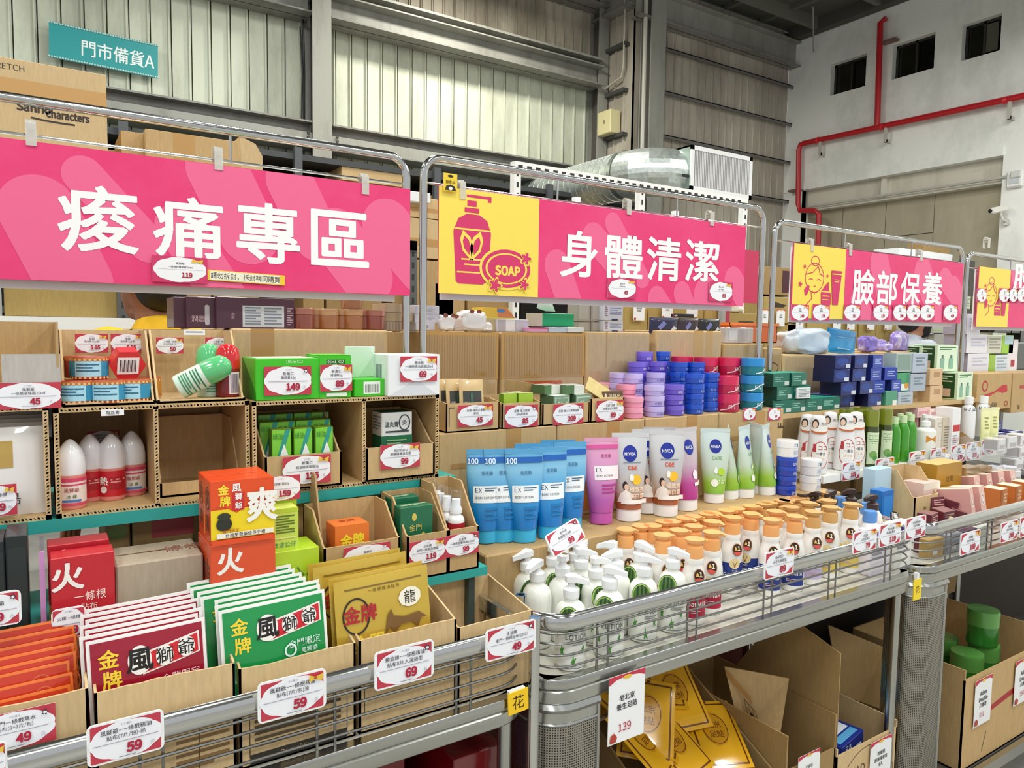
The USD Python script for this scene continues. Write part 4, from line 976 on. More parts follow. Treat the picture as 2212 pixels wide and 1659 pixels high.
GOLDB = [('r', 'f3d520', 0, .08, 1, .55), ('p', 'e6501f', [(0, .55), (.15, .62), (.4, .48), (.6, .6), (1, .5), (1, 1), (0, 1)]), ('t', 'f8e23c', '金', .2, .86, .16, .3, .05), ('t', 'f8e23c', '牌', .22, .68, .16, .3, .05), ('r', 'cc2a2a', .33, .52, .52, .8), ('t', 'f6f2ee', '風', .40, .88, .13, .2, .03), ('t', 'f6f2ee', '獅', .43, .74, .11, .2, .03), ('t', 'f6f2ee', '爺', .43, .60, .11, .2, .03), ('rr', '2c2e22', .08, .22, .32, .42, .2), ('e', '34362a', .2, .44, .1, .06), ('t', 'f8f5ee', '爽', .8, .58, .55, .5, .06), ('t', 'a5332b', '金門限定', .3, .21, .06), ('r', 'f5efe0', .08, .1, .98, .18), ('t', '3b2a26', '台灣旅遊最佳伴手禮', .53, .14, .065, .86), ('r', 'e6501f', 0, 0, 1, .08)]
LFG = [('t', '6b4a3a', '爽', .5, .7, .3), ('t', '6b4a3a', '爽', .5, .3, .3), ('ring', '7c5a48', .5, .7, .3, .18, .02)]
ga = rect(455, 1042, 592, 1180, YG-0.03)
for nm, dy, dz, lb in (('front', 0, 0.055, 'orange and yellow gift box with a big white character, standing in front on the stack'), ('back', .062, .062, 'orange and yellow gift box half hidden behind its twin on the stack')):
    box_thing(lb, ga[1]-ga[0], 0.058, ga[3]-ga[2], 'de4c20', ((ga[0]+ga[1])/2, YG-0.001+dy, ga[2]), fr=GOLDB, lf=LFG, name='gift_box')
for dy, lb in ((0, 'orange gift box lowest at the front of the orange stack'), (.062, 'orange gift box lowest at the back of the orange stack')):
    box_thing(lb, ga[1]-ga[0]+0.004, 0.058, ga[2]-ZG-0.001, 'e0522a', ((ga[0]+ga[1])/2, YG-0.001+dy, ZG+0.0005), fr=[('t', 'f6f2ee', '火', .3, .78, .34, .4, .05), ('r', 'e97a40', .0, .0, 1, .2)], lf=[('t', '6b4a3a', '爽', .5, .5, .6)], name='gift_box')
# tall display carton of lime boxes
x0, x1, z0, z1 = rect(578, 1040, 672, 1200, YG+0.1)
open_box('tall brown display carton behind the lime boxes', x0, x1+0.02, YG+0.06, 0.12, ZG+0.0005, 0.05, z1-ZG, CARD2, side='step')
price_card('price label reading 159 stuck in the tall carton above the lime boxes', (562, 1032, 648, 1086), YG+0.05, '按摩素/霜30g', '', '159', None, sleeve=False)
LIME = [('r', 'bcd43a', 0, .9, 1, 1), ('lines', '5d7a2c', .2, .4, .86, .84, 7), ('r', 'dfe98a', .1, .30, .9, .34), ('t', '3f8a5a', '波波公仔', .5, .16, .13, .9)]
pbox('lime green boxed cream standing beside the orange gift boxes', (583, 1102, 645, 1180), YG+0.005, 0.045, 'c9de58', z0=UY(645, 1188, YG)[2], fr=LIME, name='cream_box')
pbox('second lime green boxed cream, behind the first', (581, 1083, 641, 1160), YG+0.055, 0.045, 'c9de58', z0=ZG+0.055, fr=LIME, name='cream_box')
pbox('lime green box lying flat in front of the standing lime box', (590, 1195, 690, 1228), YG-0.012, 0.085, 'b4d22f', z0=ZG+0.001, fr=[('t', '5d8a2c', '公仔', .7, .5, .4)], tp=[('e', 'e8e4a0', .5, .5, .16, .3)], name='cream_box')
pbox('lime green box lying flat underneath the standing lime boxes', (590, 1200, 672, 1228), YG+0.075, 0.05, 'b4d22f', z0=ZG+0.001, name='cream_box')
# orange jar box in its open carton
x0, x1, z0, z1 = rect(700, 1186, 864, 1240, YG)
open_box('open carton around one small orange box', x0, x1, YG, 0.14, ZG+0.0005, z1-ZG, UY(690, 1085, YG+0.14)[2]-ZG, CARD2, side='step')
pbox('small orange box with gold lettering alone in an open carton', (724, 1138, 797, 1215), YG+0.045, 0.06, 'e8762e', z0=ZG+0.006, rz=0, fr=[('r', 'ea7a2c', 0, .55, 1, 1), ('r', 'd8a07c', 0, 0, 1, .5), ('t', 'f6de2c', '金牌', .5, .72, .25, .7, .05), ('t', 'f4efe8', '風', .2, .4, .22, .3, .04), ('r', 'cf2430', .34, .26, .72, .5), ('t', 'f4efe8', '獅爺', .53, .38, .17, .4, .03), ('r', '3a342e', .35, .08, .6, .18), ('r', '8a3038', .76, .1, .96, .4)], lf=[('r', 'c99a3a', 0, 0, 1, .6)], tp=[('t', 'a33018', '金牌', .5, .6, .3)], name='balm_box')
price_card('price label cut off by the gold packets, on the carton of the small orange box', (742, 1184, 842, 1230), YG-0.002, '風獅爺', '', '139', 'flower', sleeve=False)
# double carton: green boxes and spray bottles
x0, x1, z0, z1 = rect(880, 1160, 1034, 1236, YG)
xm = UY(968, 1160, YG)[0]
hb = UY(795, 1065, YG+0.15)[2]-ZG
open_box('left half of the twin carton, with two dark green boxes', x0, xm, YG, 0.15, ZG+0.0005, z1-ZG, hb, CARD2, side='step')
open_box('right half of the twin carton, with white capped sprays', xm+0.001, x1, YG, 0.15, ZG+0.0005, z1-ZG, hb+0.02, CARD2, side='step')
DKG = [('e', 'd8c05a', .42, .84, .07, .06), ('e', 'd8c05a', .32, .5, .06, .05), ('e', 'd8c05a', .46, .42, .06, .05), ('e', 'd8c05a', .70, .55, .06, .05), ('e', 'd8c05a', .44, .26, .06, .05), ('t', 'd8c05a', '金門', .45, .68, .1), ('c', 'ced0e6', .75, .2, .22, .14)]
pbox('dark green boxed cream at the front of the twin carton', (865, 1098, 935, 1175), YG+0.03, 0.035, '1d6a48', z0=ZG+0.006, fr=DKG, tp=[('lines', 'cfd6b0', .1, .3, .9, .7, 2)], name='cream_box')
pbox('dark green boxed cream at the back of the twin carton', (845, 1078, 905, 1150), YG+0.085, 0.035, '1d6a48', z0=ZG+0.006, fr=DKG, tp=[('lines', 'cfd6b0', .1, .3, .9, .7, 2)], name='cream_box')
def spray_kind(body, band):
    def b(label, loc, rz, group, rx, ry):
        t = thing('spray_bottle', label, 'spray bottle', loc, rz, group, rx, ry)
        part(t, 'bottle', lathe([(0, -.03), (.0185, -.03), (.02, .003), (.02, .062), (.017, .070), (.011, .075), (.011, .079), (0, .079)]), mat('f2f3f5', 0.3), smooth=40)
        part(t, 'label_band', lathe([(.0204, .008), (.0204, .058)]), mat(body, 0.35), smooth=True)
        part(t, 'nozzle', lathe([(0, .079), (.014, .079), (.0145, .088), (.0105, .096), (.010, .112), (.0, .113)]), WHITE, smooth=40)
        part(t, 'overcap', lathe([(.0145, .083), (.0155, .085), (.0125, .128), (.009, .132), (0, .132)]), CLEAR, smooth=40)
        paint(t, (-.02, 0, .008), (1, 0, 0), (0, 0, 1), .04, .05, [('e', band, .35, .6, .14, .12), ('e', band, .6, .6, .12, .1), ('t', band, '金牌', .5, .3, .2)], warp=around(.0206))
        return t
    return Kind(b)
SPR_R, SPR_B = spray_kind('b02230', 'd8a04c'), spray_kind('1e2350', 'c8ccdc')
for k, (px, py, dy, K, lb) in enumerate([(990, 1065, .03, SPR_R, 'white capped spray with red label at the front'), (970, 1050, .055, SPR_B, 'white capped spray with navy label behind the red one'), (953, 1043, .08, SPR_B, 'white capped spray third from the front'), (935, 1048, .10, SPR_R, 'white capped spray in the left back corner'), (912, 1040, .125, SPR_B, 'white capped spray at the very back left')]):
    p = UY(px, py, YG+dy)
    K.put(lb+' of the twin carton', (min(max(p[0], xm+.026), x1-.026), YG+dy+.01, ZG+0.045+dy*.1), rz=k*37)
price_card('price label reading 119 on the left half of the twin carton', (883, 1172, 960, 1222), YG-0.001, '正金牌', '金門一條根按摩霜', '119', 'bow', sleeve=False)
price_card('price label reading 99 on the right half of the twin carton', (961, 1158, 1033, 1205), YG-0.001, '正金牌', '一條根舒壓噴霧100ml', '99', 'flower', sleeve=False)
# --- row H: cardboard cubbies on the teal shelf
tL, fL = cell_box('cardboard cubby cut off by the left edge, full of white film packs', (-330, 892, 108, 1130), YH+.004, 0.27, (), z0=ZH)
tM, fM = cell_box('cardboard cubby with two cells and four white pointed bottles', (118, 882, 540, 1118), YH+.004, 0.27, (0.49,), z0=ZH)
tR, fR = cell_box('cardboard cubby with green boxes left and a white green box right', (545, 868, 947, 1048), YH+.004, 0.27, (0.565,), z0=ZH)
for i in range(5):
    p = UY(60-12*i, 1000, YH+.03+i*.03)
    t = packet(f'white film wrapped plaster pack, {NTH[i]} from the front of the left cubby', 0.13, 0.165, (UY(10, 1000, YH+.03)[0], YH+.03+i*.03, ZH+.0095+i*.004), 'e6e3e0', None, [('r', 'b9984e', .42, .55, .6, .85), ('t', '2c2a28', '十島', .5, .2, .14)], th=0.01, rx=-3, group='white film packs in the left cubby')
price_card('price label on the white packs in the left cubby', (-60, 1052, 37, 1120), YH-.004, '十島一條根', '', '59', 'bow', sleeve=False)
def rocket_kind(lab, txt, tc):
    def b(label, loc, rz, group, rx, ry):
        t = thing('pointed_bottle', label, 'bottle', loc, rz, group, rx, ry)
        part(t, 'base', lathe([(0, 0), (.0245, 0), (.026, .004), (.026, .062), (.0255, .066), (0, .066)]), mat('e2877c', 0.3), smooth=40)
        part(t, 'label_band', lathe([(.0264, .009), (.0264, .061)]), mat(lab, 0.35), smooth=True)
        part(t, 'cap', lathe([(.0255, .066), (.0262, .068), (.0262, .085), (.0245, .100), (.020, .114), (.012, .126), (.005, .133), (0, .135)]), mat('f0f0f3', 0.22, coat=0.4), smooth=50)
        paint(t, (-.04, 0, .009), (1, 0, 0), (0, 0, 1), .08, .052, txt, warp=around(.0266))
        return t
    return Kind(b)
RK1 = rocket_kind('f1e2da', [('r', 'd8466a', 0, .86, 1, 1), ('r', 'd8466a', 0, .72, 1, .78), ('t', 'a03a34', '風獅爺', .5, .56, .16, .6), ('t', '3f7a4a', '冰 棒', .5, .32, .15, .5), ('r', '4a78b8', .3, .12, .7, .2), ('r', 'd8466a', 0, 0, 1, .08)], '')
RK2 = rocket_kind('c81f2c', [('t', 'f4ece6', '熱', .28, .62, .34, .3, .04), ('e', 'f4ece6', .28, .28, .08, .14), ('r', 'a81522', .42, .3, .8, .75), ('lines', 'e8a09a', .45, .5, .78, .7, 2)], '')
for K, px, pyb, dy, lb in [(RK2, 198, 1092, .085, 'white pointed bottle with red label, second from the left'), (RK2, 245, 1092, .075, 'white pointed bottle with red label, third from the left'), (RK1, 156, 1112, .03, 'white pointed bottle with pale label, leftmost of the four'), (RK1, 289, 1078, .10, 'white pointed bottle with pale label, rightmost of the four')]:
    p = UY(px, pyb, YH+dy)
    K.put(lb+' in the cubby', (p[0], YH+dy+.02, ZH+.0095))
price_card('small price label high inside the cubby behind the pointed bottles', (188, 932, 258, 970), YH+.262, '風獅爺~一條根', '沐浴油膠50g', '59', 'bow', sleeve=False)
x0, x1, z0, z1 = rect(342, 950, 524, 1095, YH+.04)
open_box('empty inner carton in the right cell of the cubby with the pointed bottles', x0+.004, x1, YH+.05, 0.18, ZH+.0095, .03, .15, CARD, side='step', seed=2)
x0, x1, z0, z1 = rect(573, 985, 737, 1058, YH+.012)
open_box('display carton of small green boxes in the cubby', x0-.004, x1-.004, YH-.004, 0.2, ZH+.0095, z1-ZH-.01, .155, CARD, side='step')
GB = [('p', '2a9a8a', [(.1, 0), (.7, 1), (.95, 1), (.35, 0)]), ('p', 'f0f5f0', [(.2, 0), (.62, .62), (1, .1), (1, 0)]), ('t', '3f8a3a', '綠油', .3, .82, .16, .5), ('rr', '9aa8a0', .52, .12, .7, .3, .2)]
GBK = box_kind(0.042, 0.03, 0.085, '7ccb3a', fr=GB, lf=[('r', '5f8a2a', 0, 0, 1, 1)], tp=[('r', '8a9a30', 0, 0, 1, 1)], name='oil_box')
k = 0
for r in range(3):
    for c in range(4 if r else 3):
        px = [610, 655, 700][c] if r == 0 else [588, 622, 662, 700][c]
        p = UY(px-r*4, 990, YH+.03+r*.045)
        GBK.put(f'small green box with a white peak, {NTH[c]} from the left in {["front", "middle", "back"][r]} row', (p[0]-.003, YH+.035+r*.045, ZH+.056+.012*r), group='small green boxes in the cubby carton', rz=[-4, 2, 3, -2][c])
price_card('price label reading 125 on the carton of small green boxes', (610, 988, 714, 1050), YH-.007, '新萬仁', '綠油精滾珠瓶5g', '125', 'bow', sleeve=False)
x0, x1, z0, z1 = rect(786, 966, 932, 1036, YH+.012)
open_box('display carton with the white and green ointment box in the right cubby cell', x0, x1, YH-.004, 0.2, ZH+.0095, z1-ZH-.01, .15, CARD, side='step')
x0, x1, z0, z1 = rect(828, 893, 894, 975, YH+.03)
t = box_thing('white and green ointment box standing on its like in the cubby', x1-x0, .06, z1-z0, 'f1f3f2', ((x0+x1)/2, YH+.07, z0), fr=[('r', '22714a', 0, 0, 1, .38), ('t', '3a4a52', '溫灸膏', .32, .68, .15, .45, .02), ('ring', '34444c', .74, .72, .17, .2, .03), ('t', '34444c', '灸', .74, .72, .14), ('r', '3a4448', .12, .47, .88, .51), ('lines', '8fc08a', .15, .12, .8, .28, 2)], lf=[('r', '22714a', 0, 0, 1, .38), ('lines', '8a9296', .1, .5, .9, .9, 5)], tp=[('r', '1c5a3c', 0, 0, 1, 1)], name='ointment_box')
for i in range(2):
    box_thing(f'ointment box mostly hidden in the carton, {["below the standing one", "beside the standing one"][i]}', .07, .06, z0-ZH-.0145 if i == 0 else z0-ZH-.03, '1f5a40', ((x0+x1)/2 + (0 if i == 0 else -.066), YH+.07+.005*i, ZH+.014), fr=[('lines', '5c8a70', .1, .3, .9, .9, 4)], name='ointment_box')
price_card('price label reading 99 on the ointment carton in the cubby', (821, 962, 906, 1015), YH-.006, 'Rondaru', '舒顏緩痛溫灸膏', '99', 'bow', sleeve=False)
# --- row I: on top of the cubbies
ZI = fM[3]+0.0005
x0, x1, z0, z1 = rect(-140, 830, 130, 890, YH+.008)
open_box('display carton with a grey front flap at the left edge', x0, x1, YH+.008, .2, ZI, z1-ZI, UY(60, 695, YH+.2)[2]-ZI, CARD2, side='flat')
a = rect(3, 765, 131, 830, YH+.006)
t = thing('cardboard_flap', 'grey cardboard flap folded up above the price 45 label', 'flap', ((a[0]+a[1])/2, YH+.006, a[2]), rx=-4)
part(t, 'flap', bxm(-(a[1]-a[0])/2, (a[1]-a[0])/2, 0, .003, 0, a[3]-a[2]), cardboard('b9b2ac', 'gr'))
price_card('price label reading 45 on the left display carton', (-12, 828, 132, 886), YH+.004, '風獅爺', '一條根滾珠瓶10ml', '45', None, sleeve=False)
def top_bin(xl, xr, yt, yb, ybk, label, d=.22, hf=.007):
    x0, x1, z0, z1 = rect(xl, yt, xr, yb, YH+.012)
    return open_box(label, x0, x1, YH+.012, d, ZI, hf, UY(xl, ybk, YH+.012+d)[2]-ZI, CARDL, side='step'), (x0, x1)
_, tb1 = top_bin(136, 336, 860, 886, 712, 'open carton with round blue tins and a red hexagonal box')
_, tb2 = top_bin(341, 530, 860, 882, 712, 'open carton with green and red roll on bottles')
TIN = lambda c1, c2: [('r', c1, 0, .12, 1, .88), ('r', c2, .3, .12, .7, .88), ('lines', '3a6a8a', .33, .3, .67, .75, 3)] + [('e', 'e6c080', (i+.5)/14, .06, .02, .06) for i in range(14)] + [('e', 'e6c080', (i+.5)/14, .94, .02, .06) for i in range(14)]
def tin_kind(c1, c2):
    def b(label, loc, rz, group, rx, ry):
        t = thing('round_tin', label, 'tin', loc, rz, group, rx, ry)
        part(t, 'tin', lathe([(0, 0), (.031, 0), (.032, .002), (.032, .042), (.031, .044), (0, .044)], 24), mat('b5432e', 0.3, coat=.3), smooth=40)
        part(t, 'lid_edge', lathe([(.0323, .034), (.0327, .035), (.0327, .042), (.0323, .043)], 24), mat('c9763e', 0.3), smooth=40)
        paint(t, (-.06, 0, .001), (1, 0, 0), (0, 0, 1), .12, .040, TIN(c1, c2), warp=around(.0323))
        return t
    return Kind(b)
TB, TO = tin_kind('2f8fb8', 'a6d8ea'), tin_kind('c9862e', 'd89a3e')
zt_ = ZI+.0045
for K, px, dy, dz, rz, lb in [(TB, 168, .045, 0, -20, 'blue round tin lowest at the left of its carton'), (TB, 233, .04, 0, -12, 'pale blue round tin in the middle of its carton'), (TB, 288, .055, 0, -25, 'blue round tin lowest at the right of its carton'), (TO, 312, .10, 0, 0, 'amber round tin behind the right blue tin'), (TB, 196, .075, .0445, -10, 'blue round tin on top of the others'), (TB, 180, .125, .0445, 60, 'blue round tin half hidden at the back left')]:
    K.put(lb, (UY(px, 860, YH+dy)[0], YH+dy, zt_+dz), rz=rz)
p = UY(271, 812, YH+.085)
t = thing('hexagon_box', 'red hexagonal box showing a white barcode label on its lid', 'box', (p[0], YH+.085, zt_+.046), rx=18, rz=8)
hx = lathe([(0, 0), (.034, 0), (.034, .03), (0, .03)], 6); hx = mv(hx, 0, -.015, .03, rx=90)
part(t, 'box', mv(hx, 0, .03, 0), mat('d32a2c', .3, coat=.4), smooth=False)
paint(t, (-.02, -.0155, .012), (1, 0, 0), (0, 0, 1), .04, .036, [('r', 'f3f1f0', 0, 0, 1, 1), ('bars', '22222a', .12, .15, .88, .85)])
def roller_kind(cap, body, txt, shoulder):
    def b(label, loc, rz, group, rx, ry):
        t = thing('roll_on_bottle', label, 'bottle', loc, rz, group, rx, ry)
        part(t, 'bottle', lathe([(0, 0), (.024, 0), (.026, .003), (.026, .056), (.025, .060), (0, .060)], 24), mat(body, .25, coat=.4), smooth=40)
        part(t, 'cap', lathe([(.0261, .060), (.0267, .062), (.0267, .082), (.023, .102), (.013, .112), (0, .115)], 24), mat(cap, .18, coat=.6), smooth=50)
        paint(t, (-.03, 0, .004), (1, 0, 0), (0, 0, 1), .066, .052, txt, warp=around(.0264))
        return t
    return Kind(b)
RG = roller_kind('5cc27c', 'cfe6d4', [('lines', '2e7a52', .1, .55, .9, .9, 3), ('lines', '3a8a60', .1, .1, .9, .5, 4)], 0)
RR = roller_kind('cf1f26', '8a1c20', [('r', 'efe8ea', .42, .05, .8, .95), ('bars', '6a3a6a', .46, .1, .76, .9)], 0)
RR.put('red roll on bottle standing at the right of its carton', (UY(492, 840, YH+.07)[0], YH+.07, zt_), rz=0)
RG.put('green roll on bottle standing between a lying one and the red one', (UY(452, 840, YH+.09)[0], YH+.09, zt_), rz=30)
RG.put('green roll on bottle lying on its side', (UY(385, 850, YH+.05)[0], YH+.045, zt_+.024), rx=0, ry=62, rz=-15)
price_card('left price label of the pair above the round tins', (162, 721, 234, 762), YH+.20, '老醋', '風血膏10g(盒)', '$ 85', 'bow', sleeve=False)
price_card('right price label of the pair above the round tins', (239, 721, 312, 762), YH+.20, '老醋', '風血膏10g(瓶)', '$ 85', 'bow', sleeve=False)
price_card('left price label above the roll on bottles, under film', (337, 729, 396, 764), YH+.20, '小護寶~舒緩', '精油滾珠瓶10g', '50', 'bow', sleeve=False)
price_card('right price label above the roll on bottles, under film', (443, 729, 503, 764), YH+.20, '小護寶~精油', '舒緩香膏10g', '50', 'bow', sleeve=False)
a = rect(397, 712, 443, 724, YH+.2); box_thing('small white sticker above the roll on bottles', a[1]-a[0], .001, a[3]-a[2], WHITE, ((a[0]+a[1])/2, YH+.2, a[2]), fr=[('lines', '8a8c9a', .1, .3, .9, .7, 1)], name='sticker', cat='sticker')
a = rect(218, 885, 268, 899, YH+.002); box_thing('small white sticker on the top edge of the middle cubby', a[1]-a[0], .001, a[3]-a[2], WHITE, ((a[0]+a[1])/2, YH+.001, a[2]), fr=[('t', '33333c', '風血膏', .5, .5, .6)], name='sticker', cat='sticker')
GRB = '3fc01f'
t = pbox('bright green box with price 149, leftmost of the green boxes', (552, 775, 690, 866), YH+.012, .12, GRB, z0=fR[3]+.0005, fr=[('t', 'e8f6e0', '10Gm X12', .6, .92, .07, .6)], lf=[('p', '2a8a18', [(0, 1), (1, .2), (1, 0), (0, 0)])], tp=[('r', 'cfe9c4', .05, .05, .95, .95)], name='balm_box')
price_card('price label reading 149 on the leftmost bright green box', (570, 792, 672, 855), YH+.010, '新萬仁', '薄荷膏10g', '149', 'flower', sleeve=False)
pbox('bright green box with price 89, second of the green boxes', (690, 768, 759, 862), YH+.012, .1, GRB, z0=fR[3]+.0005, fr=[('r', '1c5a18', .22, .80, .8, .9), ('t', 'e8f6e0', '05mL X12', .5, .85, .07, .5), ('r', 'e8f0e6', .2, .04, .85, .12)], tp=[('r', '5ad03a', 0, 0, 1, 1)], name='balm_box')
price_card('price label reading 89 on the second bright green box', (691, 788, 760, 846), YH+.010, '新萬仁', '綠油精5g', '89', 'bow', sleeve=False)
x0, x1, z0, z1 = rect(766, 820, 832, 858, YH+.012)
t = box_thing('open bright green box with a white barcode and a pale lid standing up', x1-x0, .07, z1-fR[3], GRB, ((x0+x1)/2, YH+.05, fR[3]+.0005), fr=[('r', 'eef2ee', .3, .15, .85, .85), ('bars', '5a6a5a', .36, .22, .8, .7)], name='balm_box')
part(t, 'lid', mv(rbox(x1-x0, .003, .075, .0012), 0, .034, z1-fR[3], rx=6), mat('d8ecd8', .35))
part(t, 'side_flap', mv(rbox(.035, .003, .05, .0012), (x1-x0)/2+.012, .01, z1-fR[3]-.005, rz=60, ry=18), mat('e6ece2', .35))
pbox('white box with the price 69 label, at the right end of the top row', (838, 766, 950, 862), YH-.005, .09, 'eef0f4', z0=fR[3]+.0005, fr=[('p', 'd9dbe2', [(.0, .0), (.95, .0), (.55, .4)])], lf=[('bars', '6a6e86', .2, .3, .6, .75)], name='plaster_box')
price_card('price label reading 69 on the white box', (864, 770, 943, 825), YH-.0075, '鎖金鍊', '一條根精油滾珠10ml', '69', 'bow', sleeve=False)
# labels stuck on the banners
def dot_items(l1, l2, price): return [('r', 'd2356a', 0, 0, 1, 1), ('c', 'f6f6fb', .5, .5, .465, .465), ('t', INK, l1, .5, .74, .10, .6), ('t', INK, l2, .5, .60, .09, .7), ('r', '9a9aa8', .08, .50, .92, .507), ('t', PRICE, price, .62, .30, .20, .5, .04), ('p', 'e9c046', [(.72, .93), (.80, .87), (.92, .92), (.90, .76), (.80, .81), (.70, .78)])]
ys = S-0.0215
price_card('round price label reading 119 on the nearest pink banner', (328, 551, 448, 608), ys, '', '', '', sleeve=False, items=dot_items('風獅爺', '一條根舒緩噴霧50ml', '119'))
price_card('round price label reading 49 on the soap banner', (1312, 600, 1374, 643), ys, '', '', '', sleeve=False, items=dot_items('舒牛摩', '沐浴乳600g', '49'))
price_card('round price label reading 69 on the right end of the soap banner', (1531, 607, 1582, 650), ys, '', '', '', sleeve=False, items=dot_items('Bio-oil', 'gift flower', '69'))
for i, (xl, xr, p) in enumerate([(1709, 1745, '149'), (1755, 1790, '179'), (1823, 1857, '191'), (1886, 1918, '129'), (1929, 1957, '288'), (1958, 1986, '249'), (1987, 2017, '188'), (2038, 2067, '419')]):
    price_card(f'round label reading {p} along the middle distance banner, {NTH[i]} from the left', (xl-1, 657, xr+1, 692), ys, '', '', '', sleeve=False, items=dot_items('保濕', '精華露', p))
for i, (xl, xr, p) in enumerate([(2109, 2131, '49'), (2157, 2180, '69'), (2178, 2198, '79'), (2196, 2218, '79')]):
    price_card(f'round label reading {p} along the rightmost banner, {NTH[i]} from the left', (xl, 622, xr, 652), ys, '', '', '', sleeve=False, items=dot_items('保濕', '乳液', p))
x0, x1, z0, z1 = rect(442, 584, 615, 607, ys)
t = box_thing('yellow strip of small black writing along the foot of the nearest banner', x1-x0, .001, z1-z0, mat('f5cd3a', .4), ((x0+x1)/2, ys-.001, z0), ry=1.5, fr=[('r', 'f3efdc', .06, .08, .93, .92), ('t', '4a4030', '請勿拆封，拆封視同購買', .5, .5, .62, .86)], name='notice_strip', cat='notice')
x0, x1, z0, z1 = rect(957, 373, 987, 412, S-.026)
t = box_thing('small yellow card with black print clipped above the soap banner', x1-x0, .002, z1-z0, mat('f2cf38', .4), ((x0+x1)/2, S-.028, z0), fr=[('t', '3a2c14', '錄影中', .5, .52, .2, .9), ('e', '2c2418', .5, .85, .2, .07), ('p', '2c2418', [(.1, .06), (.2, .3), (.5, .38), (.8, .3), (.9, .06)]), ('e', 'f2efe4', .5, .16, .14, .1)], name='notice_card', cat='notice')
# ================================================================== cart 2: lotions and jars
YS, ZS, YJ, ZJ = 1.60, 0.985, 1.742, 1.270
# step made of two cartons behind the bottles
for i, (a, b, lb) in enumerate([(0.925, 1.68, 'low brown carton carrying the blue and silver tubes'), (1.685, 2.42, 'low brown carton carrying the green tubes and white jars')]):
    t = thing('carton', lb, 'carton', ((a+b)/2, (YS-.06+1.93)/2, FLOOR))
    part(t, 'body', rbox(b-a, 1.93-YS+.06, ZS-FLOOR, .004), CARD2, smooth=False); part(t, 'tape', bxm(-(b-a)/2, (b-a)/2, -.03, .03, ZS-FLOOR, ZS-FLOOR+.0006), TAPE)
FART = [('t', '4a3420', 'F', .955, .78, .12, .2, .03, 90)]
for i, (xl, xr, lb) in enumerate([(948, 1203, 'brown carton behind the blue tubes'), (1205, 1393, 'brown carton with an orange printed square behind the silver tubes'), (1395, 1552, 'brown carton under the blue jars'), (1554, 1693, 'brown carton under the red and turquoise jars')]):
    fr = list(FART) + ([('r', 'c97a2e', .25, .05, .52, .62), ('ring', '9a5a20', .42, .35, .1, .2, .012)] if i == 1 else [('lines', 'b48a54', .1, .6, .5, .7, 1)])
    a, b = UY(xl, 900, YJ)[0], UY(xr, 900, YJ)[0]
    t = thing('carton', lb, 'carton', ((a+b)/2, YJ+.1, ZS+.0005))
    part(t, 'body', rbox(b-a, .2, ZJ-ZS-.001, .003), CARD, smooth=False)
    part(t, 'tape', cat_([bxm(-(b-a)/2, (b-a)/2, -.03, .03, ZJ-ZS-.001, ZJ-ZS-.0004), bxm((b-a)*.05, (b-a)*.05+.05, -.1008, -.1, .02, ZJ-ZS-.001)]), TAPE)
    front(t, b-a, ZJ-ZS, fr, -.1)
